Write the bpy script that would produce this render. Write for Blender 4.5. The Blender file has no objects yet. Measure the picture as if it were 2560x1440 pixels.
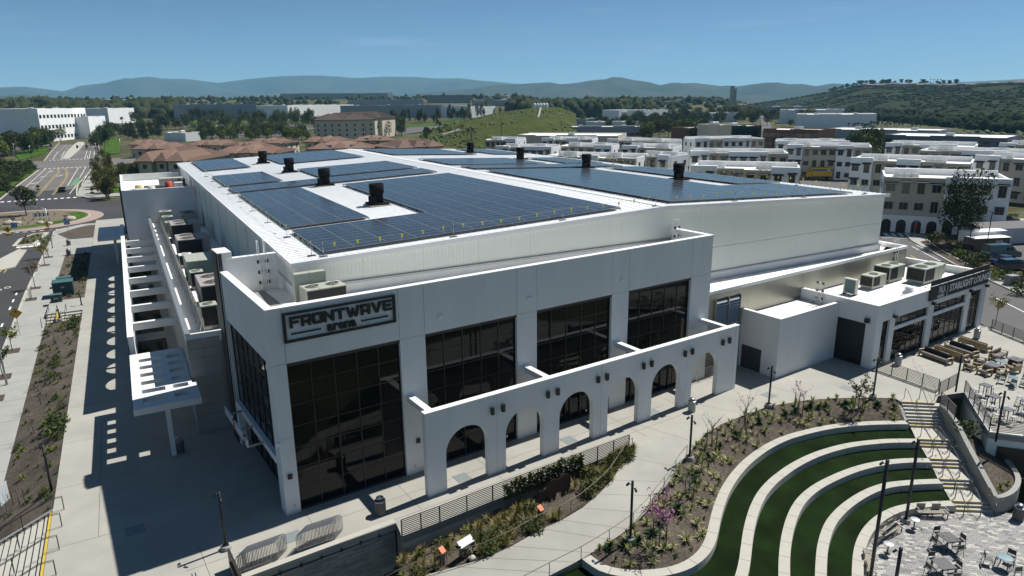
import bpy, bmesh, math, random
from math import sin, cos, radians, pi, hypot, atan2, sqrt
from mathutils import Vector, Matrix, noise
random.seed(7)
S = bpy.context.scene
COL = S.collection

# ------------------------------------------------------------------ camera, sky, sun, exposure
H = 24.0
FPX, YAW, PITCH, ROLL = 1717.9, radians(29.1778), radians(15.1025), radians(-.5852)
_fw = Vector((sin(YAW)*cos(PITCH), cos(YAW)*cos(PITCH), -sin(PITCH)))
_r0 = Vector((cos(YAW), -sin(YAW), 0)); _u0 = _r0.cross(_fw)
_r = _r0*cos(ROLL)+_u0*sin(ROLL); _u = -_r0*sin(ROLL)+_u0*cos(ROLL)
cd = bpy.data.cameras.new('camera'); cam = bpy.data.objects.new('camera', cd); COL.objects.link(cam)
cd.sensor_width = 36; cd.lens = 36*FPX/2560; cd.clip_start = .5; cd.clip_end = 60000
cam.matrix_world = Matrix((( _r.x,_u.x,-_fw.x,0),(_r.y,_u.y,-_fw.y,0),(_r.z,_u.z,-_fw.z,H),(0,0,0,1)))
S.camera = cam

SUN = Vector((8.91, 1.38, 13.0)).normalized()           # towards the sun
w = bpy.data.worlds.new('World'); S.world = w; w.use_nodes = True
nt = w.node_tree; bg = nt.nodes['Background']
sky = nt.nodes.new('ShaderNodeTexSky'); sky.sky_type = 'NISHITA'; sky.sun_disc = False
sky.sun_elevation = math.asin(SUN.z); sky.sun_rotation = atan2(SUN.x, SUN.y)
sky.air_density = .6; sky.dust_density = 0; sky.ozone_density = 10; sky.altitude = 2000
skm = nt.nodes.new('ShaderNodeMixRGB'); skm.blend_type = 'MULTIPLY'; skm.inputs[0].default_value = 1; skm.inputs[2].default_value = (1.28, 1.14, .90, 1)
nt.links.new(sky.outputs[0], skm.inputs[1]); 
_tc = nt.nodes.new('ShaderNodeTexCoord'); _mp = nt.nodes.new('ShaderNodeMapping'); _mp.inputs['Scale'].default_value = (2.2, 2.2, 22); _nz = nt.nodes.new('ShaderNodeTexNoise'); _nz.inputs['Scale'].default_value = 2.6; _nz.inputs['Detail'].default_value = 7
_rp = nt.nodes.new('ShaderNodeMapRange'); _rp.inputs[1].default_value = .56; _rp.inputs[2].default_value = .85; _rp.inputs[3].default_value = 0; _rp.inputs[4].default_value = .16   # faint high wisps
_mx = nt.nodes.new('ShaderNodeMixRGB'); _mx.inputs[2].default_value = (9, 10, 10.5, 1)
nt.links.new(_tc.outputs['Generated'], _mp.inputs[0]); nt.links.new(_mp.outputs[0], _nz.inputs['Vector']); nt.links.new(_nz.outputs[0], _rp.inputs[0]); nt.links.new(_rp.outputs[0], _mx.inputs[0]); nt.links.new(skm.outputs[0], _mx.inputs[1]); nt.links.new(_mx.outputs[0], bg.inputs[0]); bg.inputs[1].default_value = .069
sd = bpy.data.lights.new('sun', 'SUN'); sd.energy = 4.8; sd.angle = radians(.55); sd.color = (1, .965, .91)
so = bpy.data.objects.new('sun', sd); COL.objects.link(so); so.location = (60, 40, 120)
so.rotation_euler = SUN.to_track_quat('Z', 'Y').to_euler()
S.view_settings.view_transform = 'Standard'; S.view_settings.look = 'None'
S.view_settings.exposure = .43; S.view_settings.gamma = 1; S.view_settings.use_curve_mapping = False
S.cycles.use_denoising = True
S.cycles.max_bounces = 6; S.cycles.diffuse_bounces = 3; S.cycles.glossy_bounces = 3
S.cycles.transmission_bounces = 2; S.cycles.volume_bounces = 1; S.cycles.transparent_max_bounces = 4
S.cycles.caustics_reflective = False; S.cycles.caustics_refractive = False
S.cycles.sample_clamp_indirect = 4

# ------------------------------------------------------------------ survey: where a mark in the photograph stands on the level z
def g(x, y, z=0.0):
    v = _fw*FPX+_r*(x-1280)-_u*(y-720); t = (z-H)/v.z
    return Vector((v.x*t, v.y*t, z))
def zat(x, y, P):                                       # height of a mark above ground point P
    v = _fw*FPX+_r*(x-1280)-_u*(y-720); t = (P.x*v.x+P.y*v.y)/(v.x**2+v.y**2); return H+t*v.z
def far(x, y, d):                                       # point at ground distance d
    v = _fw*FPX+_r*(x-1280)-_u*(y-720); t = d/hypot(v.x, v.y); return Vector((v.x*t, v.y*t, H+v.z*t))
TH = radians(4.8605); OX, OY = 5.8293, 38.6149          # lobby block stands turned against the hall
LM = Matrix.Translation((OX, OY, 0)) @ Matrix.Rotation(TH, 4, 'Z')
def L(u, v, z=0): return LM @ Vector((u, v, z))
def lob(x, y, z=0): return LM.inverted() @ g(x, y, z)

# ------------------------------------------------------------------ materials
MATS = {}
def mat(name, col, rough=.7, var=.0, scale=3., bump=0., bscale=None, metal=0., spec=.5, col2=None, coat=0., emit=None, detail=4, stretch=None, var2=0., scale2=.3):
    if name in MATS: return MATS[name]
    m = bpy.data.materials.new(name); m.use_nodes = True; n = m.node_tree.nodes; l = m.node_tree.links
    b = n['Principled BSDF']; b.inputs['Base Color'].default_value = (*col, 1); b.inputs['Roughness'].default_value = rough
    b.inputs['Metallic'].default_value = metal; b.inputs['Specular IOR Level'].default_value = spec
    if coat: b.inputs['Coat Weight'].default_value = coat; b.inputs['Coat Roughness'].default_value = .05
    if emit: b.inputs['Emission Color'].default_value = (*emit[:3], 1); b.inputs['Emission Strength'].default_value = emit[3]
    tc = None
    def coords():
        nonlocal tc
        if tc is None:
            g_ = n.new('ShaderNodeNewGeometry'); tc = g_.outputs['Position']
            if stretch:
                mp = n.new('ShaderNodeMapping'); mp.inputs['Scale'].default_value = stretch; l.new(tc, mp.inputs[0]); tc = mp.outputs[0]
        return tc
    if var or col2:
        t = n.new('ShaderNodeTexNoise'); t.inputs['Scale'].default_value = scale; t.inputs['Detail'].default_value = detail; t.inputs['Roughness'].default_value = .65
        l.new(coords(), t.inputs['Vector'])
        r = n.new('ShaderNodeValToRGB'); r.color_ramp.elements[0].position = .3; r.color_ramp.elements[1].position = .7
        c2 = col2 or tuple(min(1, c*(1+var)) for c in col); c1 = col if col2 else tuple(c*(1-var) for c in col)
        r.color_ramp.elements[0].color = (*c1, 1); r.color_ramp.elements[1].color = (*c2, 1)
        l.new(t.outputs[0], r.inputs[0]); out = r.outputs[0]
        if var2:
            t2 = n.new('ShaderNodeTexNoise'); t2.inputs['Scale'].default_value = scale2; t2.inputs['Detail'].default_value = 3; l.new(coords(), t2.inputs['Vector'])
            r2 = n.new('ShaderNodeMapRange'); r2.inputs[1].default_value = .3; r2.inputs[2].default_value = .7; r2.inputs[3].default_value = 1-var2; r2.inputs[4].default_value = 1+var2
            l.new(t2.outputs[0], r2.inputs[0]); mx = n.new('ShaderNodeMixRGB'); mx.blend_type = 'MULTIPLY'; mx.inputs[0].default_value = 1
            l.new(out, mx.inputs[1]); l.new(r2.outputs[0], mx.inputs[2]); out = mx.outputs[0]
        l.new(out, b.inputs['Base Color'])
    if bump:
        t = n.new('ShaderNodeTexNoise'); t.inputs['Scale'].default_value = bscale or scale*3; t.inputs['Detail'].default_value = 3; l.new(coords(), t.inputs['Vector'])
        bp = n.new('ShaderNodeBump'); bp.inputs['Strength'].default_value = bump; bp.inputs['Distance'].default_value = .05
        l.new(t.outputs[0], bp.inputs['Height']); l.new(bp.outputs[0], b.inputs['Normal'])
    MATS[name] = m; return m
WHITE = mat('white_stucco', (.70, .71, .705), .85, .018, .8, .2, 9, var2=.04, scale2=.3, stretch=(2, 2, .5))
TRIM = mat('white_trim', (.78, .78, .77), .55, .03, 2)
ROOFW = mat('white_roof_metal', (.87, .88, .88), .42, .03, .5)
ROOFM = mat('white_membrane_roof', (.78, .77, .73), .8, .06, .5, var2=.05, scale2=2)
PANEL = mat('pale_metal_panel', (.74, .755, .70), .45, .008, .15, metal=.03, stretch=(1, 1, .08))
CHAMP = mat('champagne_metal_panel', (.34, .335, .285), .34, .06, .2, metal=.75)
STONEP = mat('grey_stone_panel', (.30, .29, .27), .75, .08, 1.5, .1)
GLASS = mat('dark_glass', (.004, .005, .006), .03, spec=.3)
MULL = mat('dark_mullion', (.018, .017, .016), .4)
BLACKM = mat('black_metal', (.012, .012, .013), .45)
DARKM = mat('dark_grey_metal', (.045, .045, .047), .5)
GREYM = mat('grey_galvanised', (.38, .39, .40), .4, .06, 6, metal=.6)
STEEL = mat('brushed_steel', (.45, .45, .46), .28, metal=.9)
HVACM = mat('grey_green_enamel', (.36, .385, .32), .5, .05, 2)
HVACB = mat('taupe_enamel', (.34, .31, .29), .55, .05, 2)
COIL = mat('dark_coil', (.02, .02, .02), .8, .4, 60)
CONC = mat('plaza_concrete', (.335, .324, .285), .85, .05, .7, .06, 30, var2=.10, scale2=.22)
CONC2 = mat('sidewalk_concrete', (.32, .318, .295), .85, .05, .8, .06, 30, var2=.07, scale2=.2)
CONCW = mat('wall_concrete', (.30, .295, .275), .85, .06, 1.2, .1, 20, var2=.06, scale2=.5)
CONCL = mat('light_concrete', (.41, .395, .345), .8, .05, 1.5, .06, 25)
JOINT = mat('dark_joint', (.06, .055, .05), .9)
ASPH = mat('asphalt', (.040, .040, .042), .9, .12, 2.5, .1, 40, var2=.18, scale2=.08)
ASPHB = mat('worn_boulevard_asphalt', (.135, .125, .115), .9, .1, 2.5, .1, 40, var2=.15, scale2=.06)
MULCHS = mat('strip_mulch', (.055, .046, .037), .95, .4, 5, .6, 22, detail=8, col2=(.15, .128, .105), spec=.05, var2=.25, scale2=.6)
MULCHD = mat('dry_mulch', (.12, .10, .075), .95, .3, 4, .5, 20, col2=(.21, .18, .14), spec=.05, var2=.2, scale2=.5)
ASPHL = mat('old_asphalt', (.085, .082, .080), .9, .1, 2.5, .1, 40, var2=.12, scale2=.1)
PAINTW = mat('white_road_paint', (.72, .72, .70), .7, .08, 4)
PAINTY = mat('yellow_road_paint', (.46, .33, .07), .7, .08, 4)
YELL = mat('safety_yellow', (.52, .38, .05), .6)
MULCH = mat('bark_mulch', (.048, .040, .032), .95, .45, 5, .6, 22, detail=8, col2=(.14, .118, .094), spec=.05, var2=.22, scale2=.7)
TURF = mat('artificial_turf', (.0085, .019, .0045), .95, .15, .5, .5, 60, spec=.05, var2=.3, scale2=.5)
GRASS = mat('lawn_grass', (.05, .10, .015), .95, .3, .8, .3, 20, spec=.05, var2=.25, scale2=.1)
def tint(name, col, **k): return mat(name, col, **k)

# ------------------------------------------------------------------ mesh builder
class MB:
    def __init__(s, M=None): s.v = []; s.f = []; s.mi = []; s.M = M; s.cur = 0; s.sm = []; s.smooth = False
    def add(s, vs, fs, M=None):
        o = len(s.v)
        if M is not None: vs = [M @ Vector(p) for p in vs]
        if s.M is not None: vs = [s.M @ Vector(p) for p in vs]
        s.v += [tuple(p) for p in vs]; s.f += [tuple(i+o for i in f) for f in fs]; s.mi += [s.cur]*len(fs); s.sm += [s.smooth]*len(fs); return s
    def m(s, i): s.cur = i; return s
    def box(s, x0, y0, z0, x1, y1, z1, M=None):
        return s.add([(x0,y0,z0),(x1,y0,z0),(x1,y1,z0),(x0,y1,z0),(x0,y0,z1),(x1,y0,z1),(x1,y1,z1),(x0,y1,z1)],
            [(0,3,2,1),(4,5,6,7),(0,1,5,4),(1,2,6,5),(2,3,7,6),(3,0,4,7)], M)
    def bbox(s, x0, y0, z0, x1, y1, z1, b=.03, M=None):     # box with chamfered top rim
        v = [(x0,y0,z0),(x1,y0,z0),(x1,y1,z0),(x0,y1,z0),(x0,y0,z1-b),(x1,y0,z1-b),(x1,y1,z1-b),(x0,y1,z1-b),(x0+b,y0+b,z1),(x1-b,y0+b,z1),(x1-b,y1-b,z1),(x0+b,y1-b,z1)]
        f = [(0,3,2,1),(8,9,10,11)]+[(i,(i+1)%4,4+(i+1)%4,4+i) for i in range(4)]+[(4+i,4+(i+1)%4,8+(i+1)%4,8+i) for i in range(4)]
        return s.add(v, f, M)
    def cb(s, c, sx, sy, sz, rz=0, M=None):                  # box centred on c in plan, standing on c.z
        R = Matrix.Translation(Vector(c)) @ Matrix.Rotation(rz, 4, 'Z'); R = M @ R if M is not None else R
        return s.box(-sx/2, -sy/2, 0, sx/2, sy/2, sz, R)
    def prism(s, poly, z0, z1, M=None, base=True):
        n = len(poly); a = sum(poly[i][0]*poly[(i+1)%n][1]-poly[(i+1)%n][0]*poly[i][1] for i in range(n))
        if a < 0: poly = poly[::-1]
        zz0 = z0 if hasattr(z0, '__len__') else [z0]*n; zz1 = z1 if hasattr(z1, '__len__') else [z1]*n
        if a < 0: zz0 = zz0[::-1]; zz1 = zz1[::-1]
        v = [(p[0], p[1], zz0[i]) for i, p in enumerate(poly)]+[(p[0], p[1], zz1[i]) for i, p in enumerate(poly)]
        f = [tuple(range(n, 2*n))]+[(i, (i+1)%n, n+(i+1)%n, n+i) for i in range(n)]
        if base: f.append(tuple(range(n-1, -1, -1)))
        return s.add(v, f, M)
    def slab(s, poly, z, t=.3, M=None): return s.prism(poly, z-t, z, M)
    def extr(s, poly, o, ax, ay, az, t):                     # polygon in the plane (ax, ay) at o, pushed t along az
        n = len(poly); o, ax, ay, az = Vector(o), Vector(ax), Vector(ay), Vector(az)
        a = sum(poly[i][0]*poly[(i+1)%n][1]-poly[(i+1)%n][0]*poly[i][1] for i in range(n))
        if (a < 0) != (ax.cross(ay).dot(az) < 0): poly = poly[::-1]
        A = [o+ax*p[0]+ay*p[1] for p in poly]; B = [p+az*t for p in A]
        fs = [tuple(range(n-1, -1, -1)), tuple(range(n, 2*n))]+[(i, (i+1)%n, n+(i+1)%n, n+i) for i in range(n)]
        if t < 0: fs = [f[::-1] for f in fs]
        return s.add(A+B, fs)
    def quad(s, a, b, c, d): return s.add([a, b, c, d], [(0,1,2,3)])
    def tube(s, pts, r, n=6, cap=True, r2=None):
        pts = [Vector(p) for p in pts]; vs = []; k = len(pts)
        for i, p in enumerate(pts):
            d = (pts[min(i+1, k-1)]-pts[max(i-1, 0)]).normalized()
            a = d.cross(Vector((0,0,1)) if abs(d.z) < .9 else Vector((1,0,0))).normalized(); b = d.cross(a)
            rr = r if r2 is None else r+(r2-r)*i/(k-1)
            vs += [p+(a*cos(2*pi*j/n)+b*sin(2*pi*j/n))*rr for j in range(n)]
        fs = [(i*n+j, (i+1)*n+j, (i+1)*n+(j+1)%n, i*n+(j+1)%n) for i in range(k-1) for j in range(n)]
        if cap: fs += [tuple(range(n)), tuple(range(k*n-1, (k-1)*n-1, -1))]
        sv = s.smooth; s.smooth = n > 5; s.add(vs, fs); s.smooth = sv; return s
    def bar(s, a, b, w, h=None):                              # square bar from a to b
        a, b = Vector(a), Vector(b); d = (b-a).normalized(); up = Vector((0,0,1)) if abs(d.z) < .95 else Vector((0,1,0))
        sd_ = d.cross(up).normalized(); up = sd_.cross(d); h = h or w; vs = []
        for p in (a, b):
            vs += [p-sd_*w/2-up*h/2, p+sd_*w/2-up*h/2, p+sd_*w/2+up*h/2, p-sd_*w/2+up*h/2]
        return s.add(vs, [(0,1,2,3),(7,6,5,4),(0,4,5,1),(1,5,6,2),(2,6,7,3),(3,7,4,0)])
    def lathe(s, prof, c=(0,0,0), n=16, M=None):
        c = Vector(c); vs = []; k = len(prof)
        for r, z in prof: vs += [c+Vector((r*cos(2*pi*j/n), r*sin(2*pi*j/n), z)) for j in range(n)]
        fs = [(i*n+j, i*n+(j+1)%n, (i+1)*n+(j+1)%n, (i+1)*n+j) for i in range(k-1) for j in range(n)]
        fs += [tuple(range(n-1, -1, -1)), tuple(range((k-1)*n, k*n))]
        sv = s.smooth; s.smooth = n > 8; s.add(vs, fs, M); s.smooth = sv; return s
    def mesh(s, name, mats):
        me = bpy.data.meshes.new(name); me.from_pydata(s.v, [], s.f)
        for m in (mats if isinstance(mats, (list, tuple)) else [mats]): me.materials.append(m)
        if any(s.mi): me.polygons.foreach_set('material_index', s.mi)
        if any(s.sm): me.polygons.foreach_set('use_smooth', s.sm)
        me.update(); return me
    def build(s, name, mats, parent=None, **k): return put(name, s.mesh(name, mats), parent, **k)

KIDS = {}
def put(name, me, parent=None, label=None, cat=None, group=None, kind=None, loc=None, rz=0, local=False):
    o = bpy.data.objects.new(name, me); COL.objects.link(o)
    if loc is not None: o.location = loc
    if rz: o.rotation_euler = (0, 0, rz)
    if parent is not None:
        o.parent = parent; KIDS.setdefault(parent.name, []).append(o)
        if not local and loc is None: o.matrix_parent_inverse = root_inv(parent)
    return tag(o, label, cat, group, kind)
def root_inv(o):
    if o.parent is not None: return Matrix.Identity(4)
    return (Matrix.Translation(o.location) @ Matrix.Rotation(o.rotation_euler.z, 4, 'Z')).inverted()
def tag(o, label=None, cat=None, group=None, kind=None):
    if label: o['label'] = label
    if cat: o['category'] = cat
    if group: o['group'] = group
    if kind: o['kind'] = kind
    return o
def thing(name, label, cat, loc=(0,0,0), rz=0, group=None):
    o = bpy.data.objects.new(name, None); o.empty_display_size = .2; COL.objects.link(o); o.location = loc; o.rotation_euler = (0,0,rz)
    return tag(o, label, cat, group)
def struct(name, mb, mats, **k): return mb.build(name, mats, kind='structure', **k)
def copy_tree(o, loc=None, rz=None, label=None, group=None, scale=None, parent=None):
    c = o.copy(); COL.objects.link(c)
    if parent is not None: c.parent = parent
    if loc is not None: c.location = loc
    if rz is not None: c.rotation_euler = (0, 0, rz)
    if scale is not None: c.scale = scale if hasattr(scale, '__len__') else (scale,)*3
    if label: c['label'] = label
    if group: c['group'] = group
    for ch in KIDS.get(o.name, ()): copy_tree(ch, parent=c)
    return c
class Proto:                                             # first call places the original, later calls place copies
    def __init__(s, root): s.o = root; s.used = False
    def __call__(s, loc, rz=0, label=None, group=None, scale=None):
        if s.used: return copy_tree(s.o, loc, rz, label, group, scale)
        s.used = True; o = s.o; o.location = loc; o.rotation_euler = (0, 0, rz)
        if scale is not None: o.scale = scale if hasattr(scale, '__len__') else (scale,)*3
        if label: o['label'] = label
        if group: o['group'] = group
        return o
def text_mesh(txt, size, depth, offset=0., align='CENTER', xs=1.):
    c = bpy.data.curves.new('t', 'FONT'); c.body = txt; c.size = size; c.extrude = depth/2; c.offset = offset; c.align_x = align; c.resolution_u = 2
    o = bpy.data.objects.new('t', c); COL.objects.link(o); dg = bpy.context.evaluated_depsgraph_get(); dg.update()
    me = bpy.data.meshes.new_from_object(o.evaluated_get(dg)); bpy.data.objects.remove(o); 
    me.materials.clear()
    if xs != 1: me.transform(Matrix.Diagonal((xs, 1, 1, 1)))
    return me
# ------------------------------------------------------------------ arena: hall, lobby block, arcades, side wing, annex
XL, XR, YF, YB, ZE, ZR, ZF, ZF2 = 9.07, 73.9, 46.3, 143.1, 13.72, 14.98, 12.0, 8.17
XM = (XL+XR)/2
arena = thing('arena_building', 'large white arena hall with glass-fronted lobby, arcades and low-pitched white roof', 'arena', (OX, OY, 0))
def roofz(x): return ZE+(ZR-ZE)*(1-abs(x-XM)/(XM-XL))
# hall shell: left wall bays (one panel each), gable panels, back and right
core = MB(); core.prism([(XL+.4, YF+.4), (XR-.4, YF+.4), (XR-.4, YB-.4), (XL+.4, YB-.4)], 0, 13.3); core.build('core_wall', PANEL, arena)
n = 14; bw = (YB-YF-.5)/n
for i in range(n):
    y0 = YF+.25+i*bw
    MB().box(XL+.2, y0+.05, 6.9, XL+.42, y0+bw-.05, 13.55).build('wall_panel', PANEL, arena)
    MB().box(XL+.12, y0-.06, 6.9, XL+.24, y0+.02, 13.5).build('wall_seam', PANEL, arena)
nb = 14; gw = (XR-XL-.4)/nb
for i in range(nb):
    x0 = XL+.2+i*gw; x1 = x0+gw-.012
    for za, zb in ((7.0, 10.52), (10.55, None)):
        t = [roofz(x0)-.2, roofz(x1)-.2] if zb is None else [zb, zb]
        MB().extr([(x0, za), (x1, za), (x1, t[1]), (x0, t[0])], (0, YF+.2, 0), (1,0,0), (0,0,1), (0,1,0), .2).build('gable_panel', PANEL, arena)
rib = MB()
x = XL+.4
while x < XL+27: rib.box(x, YF+.188, 12.02, x+.03, YF+.199, roofz(x)-.3); x += .3
rib.build('gable_rib', PANEL, arena)
fl = MB(); fl.box(XL+.1, YF+.02, ZF-.12, 43.0, YF+.19, ZF); fl.build('flashing', GREYM, arena)
fl = MB(); fl.box(42.6, YF+.02, ZF2-.1, XR-.1, YF+.19, ZF2); fl.build('flashing', GREYM, arena)
MB().box(XL+.05, YF, 10.5, 42.8, YF+.18, ZF-.13).build('curb', WHITE, arena)
MB().box(XL+.06, YF+.18, 10.5, XL+.18, 53, ZF-.13).build('curb', WHITE, arena)
MB().box(42.7, YF+.01, 6.8, XR-.1, YF+.185, ZF2-.11).build('curb', WHITE, arena)
# roof slopes, seams, ridge, eave trim
for sgn, xe in ((-1, XL), (1, XR)):
    a = (xe-(-sgn)*-.0, 0); e = xe+sgn*.12
    MB().add([(e, YF-.1, ZE), (XM, YF-.1, ZR), (XM, YB+.1, ZR), (e, YB+.1, ZE), (e, YF-.1, ZE-.25), (XM, YF-.1, ZR-.25), (XM, YB+.1, ZR-.25), (e, YB+.1, ZE-.25)],
        [(0,1,2,3) if sgn < 0 else (3,2,1,0), (4,7,6,5) if sgn < 0 else (5,6,7,4), (0,4,5,1) if sgn < 0 else (1,5,4,0), (3,2,6,7) if sgn < 0 else (7,6,2,3), (0,3,7,4) if sgn < 0 else (4,7,3,0)]).build('roof_slope', ROOFW, arena)
seam = MB(); y = YF+.3
while y < YB:
    for sgn, xe in ((-1, XL), (1, XR)):
        e = xe+sgn*.1
        seam.add([(e, y, ZE), (XM, y, ZR), (XM, y+.05, ZR), (e, y+.05, ZE), (e, y, ZE+.06), (XM, y, ZR+.06), (XM, y+.05, ZR+.06), (e, y+.05, ZE+.06)],
            [(4,5,6,7), (0,1,5,4), (3,7,6,2), (0,4,7,3)])
    y += .61
seam.build('roof_seam', ROOFW, arena, kind='stuff')
rd = MB(); rd.add([(XM-.35, YF-.1, ZR+.05), (XM, YF-.1, ZR+.1), (XM, YB+.1, ZR+.1), (XM-.35, YB+.1, ZR+.05), (XM+.35, YF-.1, ZR+.05), (XM+.35, YB+.1, ZR+.05)], [(0,1,2,3), (1,4,5,2)]); rd.build('ridge_cap', ROOFW, arena)
ea = MB()
ea.extr([(XL-.16, ZE-.28), (XM, ZR-.28), (XR+.16, ZE-.28), (XR+.16, ZE+.07), (XM, ZR+.07), (XL-.16, ZE+.07)], (0, YF-.2, 0), (1,0,0), (0,0,1), (0,1,0), .1)
ea.box(XL-.16, YF-.09, ZE-.3, XL-.125, YB+.1, ZE+.05); ea.build('eave_trim', TRIM, arena)

# ---- lobby block (its own, turned frame)
LW, LD, LZ, RZ = 37.28, 11.9, 13.0, 11.2
WIN = [(.87, 8.0), (9.77, 16.97), (18.7, 25.9), (27.65, 34.82)]; HEAD = 9.62; T = .45
def lb(name, m, *boxes):
    b = MB(LM)
    for q in boxes: b.box(*q)
    return b.build(name, m, arena)
# spandrel in panels (reveal joints), piers
edges = [0, .87, 8.0, 9.77, 16.97, 18.7, 25.9, 27.65, 34.82, LW]
for a, b_ in zip(edges, edges[1:]): lb('spandrel_panel', WHITE, (a+.012 if a else 0, 0, HEAD+.0, b_-.012 if b_ < LW else b_, T, LZ-.06))
for a, b_ in ((0, .87), (8.0, 9.77), (16.97, 18.7), (25.9, 27.65), (34.82, LW)):
    lb('pier', WHITE, (a, 0, 5.02, b_, T, HEAD-.02)); lb('pier', WHITE, (a, 0, 0, b_, T, 5.0))
lb('joint_backing', JOINT, (.02, .06, 9.4, LW-.02, T-.06, LZ-.1), )
lb('parapet_cap', TRIM, (-.04, -.04, LZ-.06, LW+.04, T+.02, LZ), (-.04, T+.02, LZ-.06, T, 11.3, LZ), (LW-T, T+.02, LZ-.06, LW+.04, 4.2, LZ))
lb('side_wall', WHITE, (.002, T+.002, HEAD, T, 11.3, LZ-.06), (.002, 11.02, 0, T, 11.3, HEAD), (.002, T+.002, 0, T, 1.1, HEAD))
lb('side_wall', WHITE, (LW-T, T+.002, 0, LW-.002, 4.3, LZ-.06))
lb('roof_deck', ROOFM, (T, T, RZ-.2, LW-T, 11.2, RZ))
lb('back_parapet', WHITE, (T, 11.3, RZ-.5, 3.9, 11.7, 13.75)); lb('parapet_cap', TRIM, (T, 11.26, 13.75, 3.9, 11.74, 13.81))
lb('walkway_pad', mat('grey_walk_pad', (.22, .22, .21), .9, .1, 3), (1.55, 2.2, RZ, 2.75, 11.2, RZ+.03))
lb('fin_wall', WHITE, (-.02, 11.31, 0, .9, 13.3, 14.25)); lb('fin_face', mat('dark_bronze_panel', (.022, .019, .017), .5), (-.12, 11.5, 0, -.022, 12.9, 14.2), (-.02, 11.15, 3.3, .2, 11.305, 14.2))
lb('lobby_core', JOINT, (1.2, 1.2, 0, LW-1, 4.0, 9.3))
# windows: panes and mullions
def window(u0, u1, z0, z1, nc, nr, rec, side=False):
    root = None; du = (u1-u0)/nc; dz = (z1-z0)/nr
    mu = MB(LM)
    for i in range(nc+1):
        u = u0+i*du; mu.box(u-.035, rec-.06, z0, u+.035, rec+.05, z1) if not side else mu.box(rec-.06, u-.035, z0, rec+.05, u+.035, z1)
    for j in range(nr+1):
        z = z0+j*dz; mu.box(u0, rec-.04, z-.03, u1, rec+.04, z+.03) if not side else mu.box(rec-.04, u0, z-.03, rec+.04, u1, z+.03)
    w_ = mu.build('window_frame', MULL, arena)
    for i in range(nc):
        for j in range(nr):
            a, b_, c, d = u0+i*du+.04, u0+(i+1)*du-.04, z0+j*dz+.03, z0+(j+1)*dz-.03; t1 = random.uniform(-.004, .004)
            p = MB(LM)
            if not side: p.box(a, rec-.012+t1, c, b_, rec+.012+t1, d)
            else: p.box(rec-.012+t1, a, c, rec+.012+t1, b_, d)
            p.build('pane', GLASS, w_)
for u0, u1 in WIN: window(u0, u1, .08, HEAD-.02, 5, 7, .28)
window(1.12, 11.0, 3.55, HEAD-.02, 7, 4, .26, True)
window(1.12, 11.0, .05, 3.05, 7, 1, .75, True)
lb('side_beam', TRIM, (-.05, 1.1, 3.05, .45, 11.02, 3.5)); lb('side_beam_soffit', DARKM, (.45, 1.12, 3.1, .8, 11.0, 3.4))
lb('threshold', JOINT, (.9, .1, 0, 34.8, .3, .07))
# entrance doors behind the arches
for u0 in (19.6, 22.0, 28.4, 30.9):
    lb('door', MULL, (u0, .14, .02, u0+.06, .22, 2.5), (u0+1.9, .14, .02, u0+1.96, .22, 2.5), (u0+.95, .15, .02, u0+1.01, .21, 2.5), (u0, .14, 2.5, u0+1.96, .22, 2.6))
# front arcade: one outline with six arches, standing 3.1 m before the facade
def arch_outline(a, b, top, arcs, spring, r, n=14):
    p = [(a, top), (a, 0)]
    for c in arcs:
        p += [(c-r, 0), (c-r, spring)]+[(c-r*cos(pi*k/n), spring+r*sin(pi*k/n)) for k in range(1, n)]+[(c+r, spring), (c+r, 0)]
    return p+[(b, 0), (b, top)]
arcs = [10.88+4.53*i for i in range(6)]
ab = MB(); ab.extr(arch_outline(7.95, 37.55, 5.68, arcs, 2.55, 1.57), L(0, -3.13), LM.to_3x3() @ Vector((1,0,0)), (0,0,1), LM.to_3x3() @ Vector((0,1,0)), .42)
ab.build('front_arcade', WHITE, arena); lb('arcade_cap', TRIM, (7.92, -3.16, 5.68, 37.58, -2.68, 5.75))
for u in (13.15, 22.21, 31.27, 37.1): lb('control_joint', mat('grey_joint', (.33, .34, .34), .9), (u-.009, -3.134, 0, u+.009, -3.131, 5.66))
for u in (8.25, 17.4, 26.2, 36.2):
    lb('tie_beam', WHITE, (u, -2.68, 5.3, u+.42, 0, 5.66)); lb('tie_beam_cap', TRIM, (u-.02, -2.68, 5.66, u+.44, -.01, 5.72))
for c in [a_+2.265 for a_ in arcs]:
    if c > 37: c = 36.3
    for k in (-.42, .42):
        s_ = MB(LM); s_.box(c+k-.06, -3.34, 4.62, c+k+.1, -3.14, 4.78); s_.box(c+k-.09, -3.36, 4.42, c+k+.13, -3.2, 4.95); s_.build('wall_spotlight', BLACKM, arena)
for u, z in ((10.9+.0, 10.55), (18.9-.9, 10.55), (27.0-.2, 10.55)):
    s_ = MB(LM); s_.box(u-.16, -.13, z, u+.16, 0, z+.2); s_.build('wall_light', TRIM, arena)
for u, z in ((.4, 2.4), (8.9, 2.2)): lb('wall_speaker', BLACKM, (u-.13, -.12, z, u+.13, -.002, z+.3))
for u in (.5, 8.6, 14.2, 16.0, 23.5): lb('hose_bib_cover', GREYM, (u-.07, -.02, .45, u+.07, -.002, .63))
lb('wall_camera', TRIM, (-.25, -.2, 4.75, .05, -.05, 4.95))

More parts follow.
